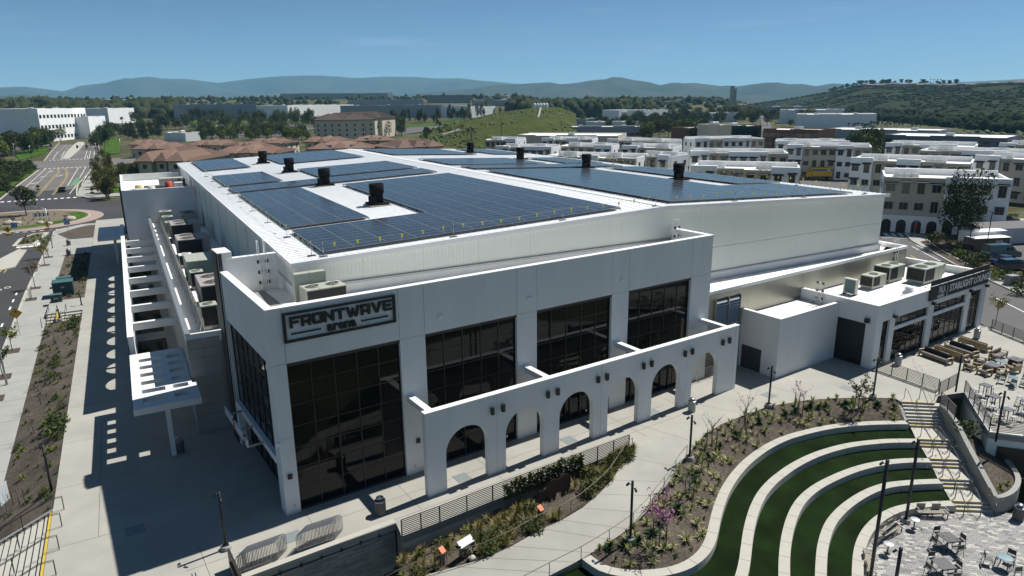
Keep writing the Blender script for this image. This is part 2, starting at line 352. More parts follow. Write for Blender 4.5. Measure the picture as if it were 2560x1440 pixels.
# ---- left wing with parapet, screen and pergola arcade
WX, WZ = 2.35, 8.0
MB().box(WX, 53.0, 0, XL+.19, 133.5, 7.1).build('side_wing_wall', STONEP, arena)
stone = MB().box(0, 0, 0, 1.09, .04, .73).mesh('stone_tile', STONEP)
for j in range(10):                                    # tiles on the end wall
    for i in range(2 if j else 2):
        put('stone_tile', stone, arena, loc=(0,0,0)).matrix_local = Matrix.Translation(Vector((WX+.01+i*1.12, 52.95, .02+j*.75))-Vector((OX, OY, 0)))
MB().box(WX+.02, 53.02, 7.1, XL+.18, 133.4, 7.2).build('wing_roof_deck', ROOFM, arena)
MB().box(WX-.01, 52.98, 7.1, WX+.25, 133.4, 7.92).build('wing_parapet', WHITE, arena)
MB().box(WX+.25, 52.98, 7.1, XL-3.2, 53.2, 7.9).build('wing_parapet', WHITE, arena)
MB().box(WX-.05, 52.94, 7.92, WX+.3, 133.4, 7.99).build('wing_parapet_cap', GREYM, arena)
sc_ = MB(); sc_.box(3.75, 54.6, 7.2, 3.8, 133, 8.4); sc_.build('roof_screen', CHAMP, arena)
for k in range(53): MB().bar((3.42, 55+k*1.5, 7.22), (3.75, 55+k*1.5, 8.3), .05).build('screen_brace', GREYM, arena)
AX = -1.52
larcs = [67.0+.0+4.49*i for i in range(13)]
ab = MB(); ab.extr(arch_outline(62.0, 126.0, 5.66, [c+.7 for c in larcs], 2.55, 1.57), (AX, 0, 0), (0,1,0), (0,0,1), (1,0,0), .42); ab.build('side_arcade', WHITE, arena)
MB().box(AX-.03, 62, 5.66, AX+.45, 126, 5.74).build('arcade_cap', TRIM, arena)
for k in range(10):
    y = 66.2+k*6.2
    MB().box(AX+.42, y, 5.0, WX, y+.42, 5.6).build('pergola_beam', WHITE, arena); MB().box(AX+.46, y-.02, 5.6, WX-.06, y+.44, 5.66).build('pergola_beam_cap', TRIM, arena)
# slotted canopy and its column
cz0, cz1 = 4.05, 4.5
xs = [-1.56, -.95, .55, 1.05, 2.05, 2.32]; ys = [49.0, 50.3]
cp = MB()
ys = [49.0]+sum(([50.0+1.75*k, 50.75+1.75*k] for k in range(6)), [])+[61.0]
for i in range(5):
    for j in range(len(ys)-1):
        if i in (1, 3) and j % 2 == 1: continue
        cp.box(xs[i], ys[j], cz0, xs[i+1], ys[j+1], cz1)
cp.box(2.32, 49.0, cz0, 2.62, 52.2, cz1)
cp.build('canopy', WHITE, arena)
MB().box(.3, 50.3, 0, .62, 50.6, cz0).build('canopy_column', WHITE, arena)
# ---- far corner block, twin of the lobby
fx = MB(); fx.box(-.6, 101+14, 0, XL+.2, 143, 10.9); fx.build('far_block_wall', WHITE, arena)
fx = MB(); fx.box(-.6, 115, 10.9, -.2, 143, 12.2); fx.box(-.2, 115, 10.9, XL, 115.4, 12.2); fx.box(-.2, 142.6, 10.9, XL, 143, 12.2); fx.build('far_block_parapet', WHITE, arena)
MB().box(-.2, 115.4, 10.9, XL, 142.6, 11.0).build('far_block_roof', ROOFM, arena)
MB().box(-.85, 116.3, 0, -.6, 118.2, 12.6).build('far_fin', DARKM, arena)
fs_ = MB(); fs_.box(-.72, 119.5, 9.0, -.605, 126.5, 9.25); fs_.box(-.72, 119.5, 11.0, -.605, 126.5, 11.25); fs_.box(-.72, 119.5, 9.25, -.605, 119.75, 11); fs_.box(-.72, 126.25, 9.25, -.605, 126.5, 11)
fs_.box(-.7, 120.4, 10.1, -.605, 125.6, 10.6); fs_.box(-.7, 121.8, 9.5, -.605, 124.2, 9.8); fs_.build('far_sign', BLACKM, arena)
far_can = MB(); far_can.box(-4.8, 121, 4.1, -.62, 133, 4.5); far_can.build('far_canopy', WHITE, arena)
for y in (123, 125.5, 128): MB().cb((-2.6, y, 0), .32, .32, 4.1).build('far_canopy_column', WHITE, arena)

# ---- annex strip, utility box, lounge (lobby frame)
lb('annex_core', CHAMP, (37.4, .35, 0, 71.0, 1.8, 7.3), (37.4, 1.8, 0, 55, 4.5, 7.3))
for i in range(12):
    u = 37.3+i*2.81
    for z0, z1 in ((0, 2.6), (2.62, 5.2), (5.22, 7.55)): lb('annex_panel', CHAMP, (u, .25, z0, u+2.797, .345, z1))
b = MB(LM); b.prism([(37.3, .35), (71.0, .35), (71.0, 2.6), (68.5, 1.66), (37.3, 4.42)], 7.3, 7.4); b.build('annex_roof', ROOFM, arena)
lb('annex_cap', TRIM, (37.28, .2, 7.55, 71.06, .5, 7.85), (70.7, .5, 7.4, 71.05, 3, 7.85))
MB().box(XR-.3, YF-1, 0, XR+2.8, 75, 7.3).build('annex_end', CHAMP, arena); MB().box(XR-.28, YF-.9, 7.3, XR+2.7, 74.8, 7.4).build('annex_roof', ROOFM, arena)
MB().box(XR+2.5, YF-1.02, 7.3, XR+2.82, 75.02, 7.85).build('annex_cap', TRIM, arena)
for z in range(9):
    b = MB(LM); z0 = 4.5+z*.27
    b.add([(38.4, .05, z0), (41.7, .05, z0), (41.7, .22, z0+.17), (38.4, .22, z0+.17), (38.4, .05, z0-.03), (41.7, .05, z0-.03), (41.7, .22, z0+.14), (38.4, .22, z0+.14)], [(0,1,2,3), (7,6,5,4), (0,4,5,1)]); b.build('louvre', GREYM, arena)
lb('louvre_frame', CHAMP, (38.3, .04, 4.4, 38.4, .24, 7.0), (41.7, .04, 4.4, 41.8, .24, 7.0), (40.02, .03, 4.4, 40.1, .2, 7.0)); lb('louvre_back', JOINT, (38.4, .225, 4.4, 41.7, .245, 7.0))
for z in (0,):
    lb('box_wall', WHITE, (42.2, -3.85, 0, 51.2, -3.55, 5.5), (42.2, -3.55, 0, 42.5, .24, 5.5))
    lb('box_roof', ROOFM, (42.5, -3.55, 4.8, 51.2, .24, 4.95)); lb('box_cap', TRIM, (42.17, -3.88, 5.5, 51.2, -3.53, 5.56), (42.17, -3.53, 5.5, 42.53, .24, 5.56))
    lb('service_door', DARKM, (42.16, -2.2, .03, 42.198, -1.15, 2.2)); lb('service_door', DARKM, (42.16, -1.13, .03, 42.198, -.1, 2.2))
LU0, LU1, LV0 = 51.2, 73.2, -7.5
posts = [(51.2, 52.3), (53.6, 54.5), (60.7, 61.8), (68.6, 69.6), (72.2, 73.2)]
for a, b_ in posts: lb('lounge_pier', WHITE, (a, LV0, 0, b_, LV0+.5, 4.35))
lb('lounge_wall', WHITE, (LU0, LV0, 4.35, LU1, LV0+.5, 6.0)); lb('lounge_wall', WHITE, (54.5, LV0+.02, 3.1, 60.7, LV0+.5, 3.45), (61.8, LV0+.02, 3.1, 68.6, LV0+.5, 3.45))
lb('lounge_wall', WHITE, (LU0, LV0+.5, 4.15, LU0+.4, .24, 6.0), (LU0, LV0+.5, 0, LU0+.4, -6.55, 4.15), (LU0, -3.54, 0, LU0+.4, .24, 4.15))
lb('lounge_wall', WHITE, (LU1-.4, LV0+.5, 0, LU1, 1.2, 6.0))
lb('lounge_roof', ROOFM, (LU0+.4, LV0+.5, 5.15, LU1-.4, .24, 5.3)); lb('lounge_cap', TRIM, (LU0-.03, LV0-.03, 6.0, LU1+.03, LV0+.53, 6.06), (LU0-.03, LV0+.53, 6.0, LU0+.43, .24, 6.06), (LU1-.43, LV0+.53, 6.0, LU1+.03, 1.2, 6.06))
lb('garage_door', DARKM, (LU0+.12, -6.55, 0, LU0+.2, -3.55, 4.15))
for k in range(7): lb('door_slat', BLACKM, (LU0+.09, -6.53, .05+k*.58, LU0+.12, -3.57, .57+k*.58))
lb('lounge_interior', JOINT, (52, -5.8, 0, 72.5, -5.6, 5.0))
def lwin(u0, u1, z0, z1, nc, nr):
    du, dz = (u1-u0)/nc, (z1-z0)/nr; b = MB(LM)
    for i in range(nc+1): b.box(u0+i*du-.03, LV0+.2, z0, u0+i*du+.03, LV0+.3, z1)
    for j in range(nr+1): b.box(u0, LV0+.21, z0+j*dz-.03, u1, LV0+.29, z0+j*dz+.03)
    f = b.build('glazed_door_frame', MULL, arena)
    for i in range(nc):
        for j in range(nr): MB(LM).box(u0+i*du+.03, LV0+.24, z0+j*dz+.03, u0+(i+1)*du-.03, LV0+.26, z0+(j+1)*dz-.03).build('pane', GLASS, f)
lwin(54.5, 60.7, .02, 3.1, 6, 5); lwin(61.8, 68.6, .02, 3.1, 6, 5); lwin(54.5, 60.7, 3.45, 4.35, 4, 1); lwin(61.8, 68.6, 3.45, 4.35, 4, 1)
lwin(52.3, 53.6, .02, 4.35, 1, 3); lwin(69.6, 72.2, .02, 4.35, 2, 3)
for u in (54.05, 61.2, 69.1, 72.7): lb('wall_floodlight', BLACKM, (u-.12, LV0-.35, 4.45, u+.2, LV0-.05, 4.75), (u, LV0-.06, 4.5, u+.08, LV0-.001, 4.7))
lb('wall_floodlight', BLACKM, (LU0-.3, -6.9, 4.3, LU0-.002, -6.5, 4.7))
# ------------------------------------------------------------------ solar arrays
K = (ZR-ZE)/(XM-XL); TILT = math.atan(K)
PVG = mat('solar_glass', (.023, .026, .03), .2, .3, .25, spec=.32); ALU = mat('aluminium_frame', (.30, .31, .32), .4, metal=.4); PVL = mat('solar_line', (.12, .14, .17), .4)
PW, PD = 2.33, 1.09
def pv_mesh():
    b = MB(); t = .045; w2, d2 = PW/2, PD/2; e = .022
    b.m(1).add([(-w2,-d2,0),(w2,-d2,0),(w2,d2,0),(-w2,d2,0),(-w2,-d2,t),(w2,-d2,t),(w2,d2,t),(-w2,d2,t),(-w2+e,-d2+e,t),(w2-e,-d2+e,t),(w2-e,d2-e,t),(-w2+e,d2-e,t)],
        [(0,3,2,1),(0,1,5,4),(1,2,6,5),(2,3,7,6),(3,0,4,7),(4,5,9,8),(5,6,10,9),(6,7,11,10),(7,4,8,11)])
    b.m(0).add([(-w2+e,-d2+e,t),(-.008,-d2+e,t),(-.008,d2-e,t),(-w2+e,d2-e,t),(.008,-d2+e,t),(w2-e,-d2+e,t),(w2-e,d2-e,t),(.008,d2-e,t)], [(0,1,2,3),(4,5,6,7)])
    b.m(2).add([(-.008,-d2+e,t),(.008,-d2+e,t),(.008,d2-e,t),(-.008,d2-e,t)], [(0,1,2,3)])
    return b.mesh('solar_panel', [PVG, ALU, PVL])
pvm = pv_mesh()
def array(x0, y0, nx, ny, label, right=False):
    xs0 = x0
    P0 = Vector((x0, y0, roofz(x0)))
    root = thing('solar_array', label, 'solar array', P0, 0, 'solar arrays on the arena roof')
    a = TILT if right else -TILT
    for i in range(nx):
        x = x0+(i+.5)*(PW+.035)
        for j in range(ny):
            y = y0+(j+.5)*(PD+.02)
            o = put('solar_panel', pvm, root, loc=(x-x0, y-y0, roofz(x)-P0.z+.26)); o.rotation_euler = (random.uniform(-.0015, .0015), a+random.uniform(-.0015, .0015), 0)
    r = MB(); x1 = x0+nx*(PW+.035); y1 = y0+ny*(PD+.02)
    for j in range(ny+1):
        y = y0+j*(PD+.02)-.01
        if j % 2 == 0: r.bar((x0, y, roofz(x0)+.2), (x1, y, roofz(x1)+.2), .05, .08)
    for i in range(nx+1):
        x = x0+i*(PW+.035)
        for j in range(0, ny+1, 2): r.bar((x, y0+j*(PD+.02), roofz(x)), (x, y0+j*(PD+.02), roofz(x)+.2), .05)
    r.build('mounting_rail', DARKM, root)
array(11.35, 47.4, 11, 9, 'front strip of dark solar panels on the left roof slope')
array(11.35, 58.9, 3, 24, 'narrow solar array along the left eave behind the front strip')
array(23.3, 57.45, 6, 24, 'large solar array right of the nearest black roof fan')
array(11.2, 87.3, 11, 5, 'long thin solar strip across the left slope behind the second fan')
array(11.2, 95, 3, 13, 'small solar array on the left eave behind the thin strip')
array(23.2, 95, 6, 12, 'middle solar array between thin strip and the third fan')
array(11.2, 119.8, 3, 19, 'farthest small solar array at the back left roof corner')
array(23.3, 120.3, 6, 19, 'farthest wide solar array left of the ridge')
array(43.0, 47.4, 7, 33, 'largest glinting solar array just right of the ridge', True)
array(59.7, 47.4, 4, 9, 'front right solar array beside the rightmost roof fan', True)
array(64.2, 58.9, 3, 24, 'narrow solar array along the right eave', True)
array(43.0, 87.3, 11, 5, 'thin solar strip crossing the right roof slope', True)
array(43.0, 95, 7, 12, 'middle solar array right of the ridge', True)
array(63.6, 95, 3, 12, 'small solar array at the right eave behind the thin strip', True)
array(43.0, 120.3, 7, 17, 'farthest solar array right of the ridge', True)
array(63.6, 120.3, 3, 17, 'farthest small solar array at the back right', True)
# ------------------------------------------------------------------ roof exhaust fans
FANM = mat('matte_black_fan', (.008, .008, .009), .9, spec=.15)
def fan_proto():
    t = thing('roof_exhaust_fan', 'black roof exhaust fan', 'roof fan')
    MB().box(-1.1, -1.1, 0, 1.1, 1.1, .12).build('curb', mat('tan_curb', (.35, .32, .26), .8), t)
    MB().box(-.95, -.95, .12, .95, .95, .3).build('base', FANM, t)
    MB().lathe([(.62, .3), (.62, 1.1), (.6, 1.15), (.72, 1.25), (.73, 2.15), (.69, 2.15), (.67, 1.4), (.2, 1.35)], n=20).build('stack', FANM, t)
    MB().box(-.95, -.85, .3, -.35, -.2, 1.0).build('motor_box', FANM, t)
    return t
FAN = Proto(fan_proto())
for x, y, s in ((21.75, 66.4, 'nearest black roof exhaust fan on the left slope'), (21.7, 86.3, 'second black roof exhaust fan on the left slope'), (21.7, 106.4, 'third black roof exhaust fan on the left slope'), (21.4, 126, 'farthest black roof exhaust fan on the left slope'),
    (61.3, 66.2, 'rightmost black roof exhaust fan on the right slope'), (61.5, 86.6, 'second black roof exhaust fan on the right slope'), (61.4, 106.4, 'third black roof exhaust fan on the right slope'), (61.7, 127, 'farthest black roof exhaust fan on the right slope, before the palm')):
    FAN((x, y, roofz(x)), 0, s, 'roof exhaust fans')
# ------------------------------------------------------------------ warning lines with yellow flags
FLAG = mat('yellow_flag', (.62, .58, .01), .7)
def warn(label, a, b, n, fl, skip=0):
    root = thing('warning_line', label, 'warning line', (a[0], a[1], roofz(a[0])), 0, 'roof edge warning lines'); P = []
    for i in range(n+1):
        x = a[0]+(b[0]-a[0])*i/n; y = a[1]+(b[1]-a[1])*i/n; z = roofz(x)
        MB().cb((x, y, z+.005), .55, .3, .07).build('stanchion_base', DARKM, root); q = MB(); q.tube([(x, y, z+.05), (x, y, z+1.05)], .022, 6); q.build('stanchion', GREYM, root); P.append(Vector((x, y, z+1.0)))
    rp = MB()
    for p, q in zip(P, P[1:]):
        rp.tube([p.lerp(q, k/6)-Vector((0,0,.16*sin(pi*k/6))) for k in range(7)], .008, 4)
        for k in range(fl):
            f = (k+.5)/fl; c = p.lerp(q, f)-Vector((0,0,.16*sin(pi*f))); d = (q-p).normalized(); d.z = 0; s_ = d*.1
            m = MB(); nn = Vector((-d.y, d.x, 0))*.006; tip = c-Vector((0,0,.3))
            m.add([c-s_-nn, c+s_-nn, tip+s_*.25-nn, tip-s_*.25-nn, c-s_+nn, c+s_+nn, tip+s_*.25+nn, tip-s_*.25+nn], [(0,1,2,3), (7,6,5,4), (0,4,5,1), (2,6,7,3), (1,5,6,2), (3,7,4,0)]); m.build('flag', FLAG, root)
    rp.build('rope', DARKM, root)
warn('warning rope with yellow flags along the front edge of the roof', (11.3, 46.9), (70.5, 46.9), 6, 6)
warn('warning rope with yellow flags along the left eave', (10.7, 47.8), (10.7, 112), 8, 5)
warn('warning rope with yellow flags along the right eave', (72.0, 47.8), (72.0, 112), 7, 5)
# ------------------------------------------------------------------ hvac
def hvac(name, label, c, w, d, h, rz, m=HVACM, fans=2, coil='front', hood=False, grp=None, legs=.25):
    t = thing(name, label, 'air conditioner', c, rz, grp)
    k = MB(); k.box(-w/2+.1, -d/2+.1, 0, w/2-.1, d/2-.1, legs); k.build('curb', GREYM, t, local=True)
    k = MB(); k.bbox(-w/2, -d/2, legs, w/2, d/2, legs+h, .04); nseam = max(2, int(w/.8))
    k.build('cabinet', m, t, local=True)
    for i in range(1, nseam):
        x = -w/2+w*i/nseam; q = MB(); q.box(x-.015, -d/2-.012, legs+.02, x+.015, d/2+.012, legs+h+.012); q.build('panel_seam', m, t, local=True)
    if coil:
        q = MB()
        if coil == 'front': q.box(-w/2+.08, -d/2-.03, legs+.12, w/2-.08, -d/2-.013, legs+h-.12)
        else: q.box(-w/2-.03, -d/2+.1, legs+.12, -w/2-.002, d/2-.1, legs+h-.12); q.box(-w/2+.1, -d/2-.03, legs+.12, 0, -d/2-.013, legs+h-.12)
        q.build('coil', COIL, t, local=True)
    for i in range(fans):
        x = (-w/2+w*(i+.5)/fans) if w >= d else 0; y = 0 if w >= d else -d/2+d*(i+.5)/fans; r = min(w/fans if w >= d else w, d)*.33
        q = MB(); q.lathe([(r, 0), (r, .07), (r*.92, .07), (r*.92, .015)], (x, y, legs+h), 16); q.build('fan_ring', m, t, local=True)
        q = MB(); q.lathe([(r*.9, .012), (r*.9, .03)], (x, y, legs+h), 12); q.build('fan_well', COIL, t, local=True)
        q = MB()
        for a in range(4): q.bar((x-r*.88*cos(a*pi/4), y-r*.88*sin(a*pi/4), legs+h+.05), (x+r*.88*cos(a*pi/4), y+r*.88*sin(a*pi/4), legs+h+.05), .02)
        q.build('fan_guard', m, t, local=True)
    if hood:
        q = MB(); q.extr([(0, .1), (.8, .35), (.8, h), (0, h)], (w/2, -d/2+.15, legs), (1,0,0), (0,0,1), (0,1,0), d-.3); q.build('intake_hood', m, t, local=True)
    return t
GW = 'rooftop units on the side wing'
hvac('rooftop_unit', 'pale green rooftop unit on the lobby roof above the sign', L(5.0, 5.0, RZ), 2.7, 1.5, 1.15, TH, HVACM, 2, 'front')
hvac('duct_unit', 'pale green curved-top duct unit behind the lobby rooftop unit', L(4.5, 6.15, RZ), 2.1, .5, 1.9, TH, HVACM, 0, None)
hvac('condenser', 'single-fan beige condenser nearest the dark fin, front end of side wing', (4.35, 56.2, 7.2), 1.25, 1.2, 1.75, 0, HVACM, 1, 'front', grp=GW)
hvac('rooftop_unit', 'brown four-seam rooftop unit just behind the single-fan condenser', (5.35, 62.6, 7.2), 2.2, 4.6, 2.2, 0, HVACB, 2, 'front', grp=GW)
hvac('rooftop_unit', 'long grey-green unit in the middle of the side wing', (5.3, 73.5, 7.2), 2.4, 4.0, 2.1, 0, HVACM, 0, None, True, grp=GW)
hvac('condenser', 'small open-top grey-green condenser before the long grey-green unit', (4.75, 69.8, 7.2), 1.2, 1.2, 1.5, 0, HVACM, 1, 'front', grp=GW)
hvac('condenser', 'small pale condenser between two big units on the side wing', (4.6, 80.3, 7.2), 1.3, 1.2, 1.2, 0, TRIM, 1, 'front', grp=GW)
hvac('rooftop_unit', 'brown rooftop unit with sloped duct in the middle of the side wing', (5.5, 86.0, 7.2), 2.6, 4.0, 2.1, 0, HVACB, 2, 'front', True, grp=GW)
hvac('rooftop_unit', 'far brown rooftop unit with sloped duct on the side wing', (5.6, 97.5, 7.2), 2.6, 4.2, 2.1, 0, HVACB, 2, 'front', True, grp=GW)
hvac('condenser', 'front one of three stacked-looking grey-green condensers at the far end', (4.6, 101.5, 7.2), 1.3, 1.5, 1.7, 0, HVACM, 1, None, grp=GW)
hvac('condenser', 'middle one of three grey-green condensers at the far end', (4.5, 105.5, 7.2), 1.4, 1.5, 1.9, 0, HVACM, 1, None, grp=GW)
hvac('condenser', 'rear one of three grey-green condensers at the far end', (4.5, 109.5, 7.2), 1.6, 1.5, 2.1, 0, HVACM, 1, None, grp=GW)
hvac('rooftop_unit', 'shaded rooftop unit against the hall wall at the far end', (7.4, 108.5, 7.2), 2.2, 3.0, 1.8, 0, HVACB, 2, None, grp=GW)
hvac('condenser', 'grey box unit against the hall wall beside the brown units', (7.6, 79.5, 7.2), 1.2, 2.2, 1.3, 0, GREYM, 1, 'front', grp=GW)
GL = 'rooftop units on the lounge'
hvac('rooftop_unit', 'right pale green rooftop unit behind the lounge banner', L(66.6, -4.0, 5.3), 3.8, 1.9, 1.45, TH, HVACM, 2, 'side', True, grp=GL)
hvac('rooftop_unit', 'rear pale green rooftop unit with dark coil beside the metal wall', L(64.0, -1.6, 5.3), 3.0, 1.8, 1.45, TH, HVACM, 2, 'side', grp=GL)
hvac('rooftop_unit', 'left pale green rooftop unit with grille end on the lounge roof', L(59.8, -2.2, 5.3), 2.5, 1.4, 1.15, TH, HVACM, 1, 'side', grp=GL)
t = thing('split_condenser', 'slim upright condenser with teal grille at the left of the lounge roof', 'air conditioner', L(55.4, -2.4, 5.3), TH)
MB().box(-.2, -.65, .12, .2, .65, 1.6).build('cabinet', mat('beige_enamel', (.55, .53, .46), .5), t, local=True); MB().box(-.22, -.55, .22, -.201, .5, 1.5).build('grille', mat('teal_grille', (.08, .14, .14), .7, .3, 40), t, local=True)
MB().box(-.35, -.6, 0, .35, -.45, .12).box(-.35, .45, 0, .35, .6, .12).build('foot', DARKM, t, local=True)
t = thing('roof_ventilator', 'round white ventilator with ribbed hood near the lounge roof edge', 'ventilator', L(59.3, -6.1, 5.3), TH)
MB().lathe([(.45, 0), (.45, .18), (.62, .22), (.6, .36), (.42, .42), (.5, .5), (.42, .55), (.4, .95), (.1, 1.0)], n=18).build('hood', TRIM, t, local=True); MB().box(-.5, -.5, 0, .5, .5, .06).build('curb', TRIM, t, local=True)
t = thing('vent_box', 'small white vent box at the lounge roof edge', 'vent', L(61.8, -6.5, 5.3), TH); MB().bbox(-.2, -.2, 0, .2, .2, .4).build('box', TRIM, t, local=True); MB().lathe([(.12, .4), (.12, .55), (.2, .55), (.2, .62)], n=10).build('cap', TRIM, t, local=True)
# roof ladders
def ladder(label, M, h, over=1.0):
    t = thing('roof_ladder', label, 'ladder', M.to_translation(), 0)
    q = MB(M)
    for x in (-.23, .23): q.tube([(x, 0, 0), (x, 0, h+over), (x, .45, h+over), (x, .45, h)], .03, 5)
    q.build('rail', TRIM, t)
    for k in range(int(h/.3)): MB(M).tube([(-.23, 0, .2+k*.3), (.23, 0, .2+k*.3)], .018, 4).build('rung', TRIM, t)
    for k in range(3):
        for x in (-.28, .28): MB(M).box(x-.1, .05, .5+k*.75, x+.1, .16, .72+k*.75).build('bracket', DARKM, t)
ladder('white roof ladder on the left back parapet of the lobby', LM @ Matrix.Translation((2.9, 11.15, RZ)), 2.6)
ladder('white roof ladder at the right end of the lobby roof', LM @ Matrix.Translation((36.2, 3.0, RZ)), 1.8)
ladder('white ladder from the utility box roof up to the lounge roof', LM @ Matrix.Translation((50.8, -1.9, 4.95)) @ Matrix.Rotation(-pi/2, 4, 'Z'), 1.1)
ladder('tall white ladder on the metal wall at the right end of the annex', LM @ Matrix.Translation((68.6, .1, 5.3)), 2.5)
# construction clutter on the far block roof
for i, (x, y, c, sx, sy, sz, lb_, nm) in enumerate(((2.2, 118.5, (.5, .48, .42), 2.6, 1.4, 1.0, 'pale crate on the far corner roof', 'crate'), (5.2, 117.2, (.5, .06, .04), .9, .8, .8, 'red toolbox on the far corner roof', 'toolbox'), (4.0, 120.5, (.05, .06, .09), 3.0, 1.5, 1.1, 'dark covered pallet on the far corner roof', 'pallet'), (7.2, 118.0, (.6, .6, .58), 1.2, 1.2, 1.7, 'tall pale cabinet by the hall wall on the far corner roof', 'cabinet'), (6.6, 124.0, (.40, .42, .36), 3.6, 1.8, 1.9, 'pale green rooftop unit on the far corner roof', 'rooftop_unit'))):
    t = thing(nm, lb_, nm.replace('_', ' '), (x, y, 11.0)); MB().bbox(-sx/2, -sy/2, .1, sx/2, sy/2, sz, .05).build('body', mat('clutter%d' % i, c, .6), t, local=True); MB().box(-sx/2+.1, -sy/2+.1, 0, sx/2-.1, sy/2-.1, .1).build('skid', DARKM, t, local=True)
for k, (x, y, c, l_) in enumerate(((1.0, 117.5, (.08, .09, .2), 'blue drum at the parapet of the far corner roof'), (1.8, 121.5, (.5, .42, .2), 'tan material pile on the far corner roof'), (3.4, 116.6, (.6, .58, .5), 'white bucket on the far corner roof'), (6.0, 120.8, (.45, .06, .04), 'red cart on the far corner roof'), (8.0, 122.5, (.06, .07, .07), 'dark cabinet by the hall on the far corner roof'))):
    t = thing('roof_clutter', l_, 'roof equipment', (x, y, 11.0)); MB().lathe([(.5, 0), (.55, .2), (.5, 1.0+.2*k), (.3, 1.05+.2*k)], n=10).build('body', mat('roof_item%d' % k, c, .7), t, local=True); MB().box(-.6, -.5, 0, .6, .5, .06).build('base', DARKM, t, local=True)
# ------------------------------------------------------------------ signs
sg = thing('arena_sign', 'black framed FRONTWAVE arena sign on the white lobby corner', 'sign', L(4.3, 0, 10.87))
SM = LM @ Matrix.Translation((.87, -.02, 10.87))
fr = MB(SM)
for q in ((0, -.13, 0, 6.9, 0, .15), (0, -.13, 1.65, 6.9, 0, 1.8), (0, -.13, .15, .15, 0, 1.65), (6.75, -.13, .15, 6.9, 0, 1.65)): fr.box(*q)
fr.build('frame', BLACKM, sg)
def stroke(b, pts, x, y, w, h):
    b.extr([(x+p[0]*w, y+p[1]*h) for p in pts], (0, 0, 0), (1,0,0), (0,0,1), (0,-1,0), .13)
A_ = .27; B_ = .22
GLY = {'F': [[(0,0),(A_,0),(A_,1),(0,1)], [(A_,.78),(.97,.78),(1,.84),(1,1),(A_,1)], [(A_,.38),(.85,.38),(.85,.58),(A_,.58)]],
 'R': [[(0,0),(A_,0),(A_,1),(0,1)], [(A_,.79),(.9,.79),(1,.9),(.92,1),(A_,1)], [(.74,.46),(1,.46),(1,.88),(.74,.79)], [(A_,.3),(.92,.3),(1,.42),(1,.5),(A_,.5)], [(.52,.3),(.78,.3),(1,0),(.7,0)]],
 'O': [[(0,.1),(.08,0),(A_,0),(A_,1),(.08,1),(0,.9)], [(1-A_,0),(.92,0),(1,.1),(1,.9),(.92,1),(1-A_,1)], [(A_,0),(1-A_,0),(1-A_,B_),(A_,B_)], [(A_,1-B_),(1-A_,1-B_),(1-A_,1),(A_,1)]],
 'N': [[(0,0),(A_,0),(A_,1),(0,1)], [(1-A_,0),(1,0),(1,1),(1-A_,1)], [(A_,.62),(1-A_,.0),(1-A_,.38),(A_,1)]],
 'T': [[(0,.78),(1,.78),(1,1),(0,1)], [(.36,0),(.64,0),(.64,.78),(.36,.78)]],
 'W': [[(0,1),(.19,1),(.34,.28),(.28,0),(.21,0)], [(.28,0),(.34,.28),(.46,.85),(.54,.85),(.42,0)], [(.54,.85),(.46,.85),(.58,0),(.72,0),(.66,.28)], [(.66,.28),(.72,0),(.79,0),(1,1),(.81,1)]],
 'A': [[(0,0),(A_,0),(A_,1),(.1,1),(0,.88)], [(1-A_,0),(1,0),(1,.88),(.9,1),(1-A_,1)], [(A_,.78),(1-A_,.78),(1-A_,1),(A_,1)], [(A_,.25),(1-A_,.25),(1-A_,.45),(A_,.45)]],
 'V': [[(0,1),(.28,1),(.55,.2),(.5,0),(.38,0)], [(.5,0),(.55,.2),(.72,1),(1,1),(.62,0)]],
 'E': [[(0,.1),(.08,0),(A_,0),(A_,1),(0,1)], [(A_,0),(1,0),(1,.21),(A_,.21)], [(A_,.40),(.9,.40),(.9,.60),(A_,.60)], [(A_,.79),(1,.79),(1,1),(A_,1)]]}
x = .38; wid = {'W': .86, 'N': .66, 'V': .72, 'T': .62}
for ch in 'FRONTWAVE':
    b = MB(SM @ Matrix.Translation((0, -.0, 0))); w_ = wid.get(ch, .6)
    for st in GLY[ch]: stroke(b, st, x, .84, w_, .66)
    b.build('letter', BLACKM, sg); x += w_+.055
for x0, x1, zz in ((.42, 2.15, .44), (4.65, 6.4, .44)): MB(SM).box(x0, -.1, zz, x1, 0, zz+.075).build('rule', BLACKM, sg)
me = text_mesh('arena', .80, .1, .03); me.materials.append(BLACKM); me.transform(Matrix.Translation((3.42, -.06, .27)) @ Matrix.Rotation(pi/2, 4, 'X')); me.transform(SM); put('letters', me, sg)
# sign letters over the left entrance, seen from behind and above
sg2 = thing('entrance_sign', 'white letter sign on a bar over the shaded left entrance', 'sign', L(-.5, 6, 3))
MB(LM).box(-1.15, 3.2, 3.32, -1.05, 9.6, 3.42).build('bar', DARKM, sg2)
for v in (3.6, 6.3, 9.2): MB(LM).box(-1.1, v, 3.3, -.05, v+.12, 3.42).build('bracket', GREYM, sg2)
random.seed(3); LETW = mat('white_letter', (.75, .76, .78), .4); LETR = mat('red_letter_side', (.5, .04, .03), .5)
for k in range(18):
    v = 3.3+k*.35; hh = .5 if k not in (5, 11) else .62; q = MB(LM); q.box(-1.14, v, 3.44, -1.05, v+.07, 3.44+hh); q.box(-1.14, v+.07, 3.44, -1.02, v+.27, 3.52); q.box(-1.14, v+.07, 3.4+hh-.05, -1.02, v+.27, 3.44+hh); q.build('letter', LETR if k in (2, 10) else LETW, sg2)
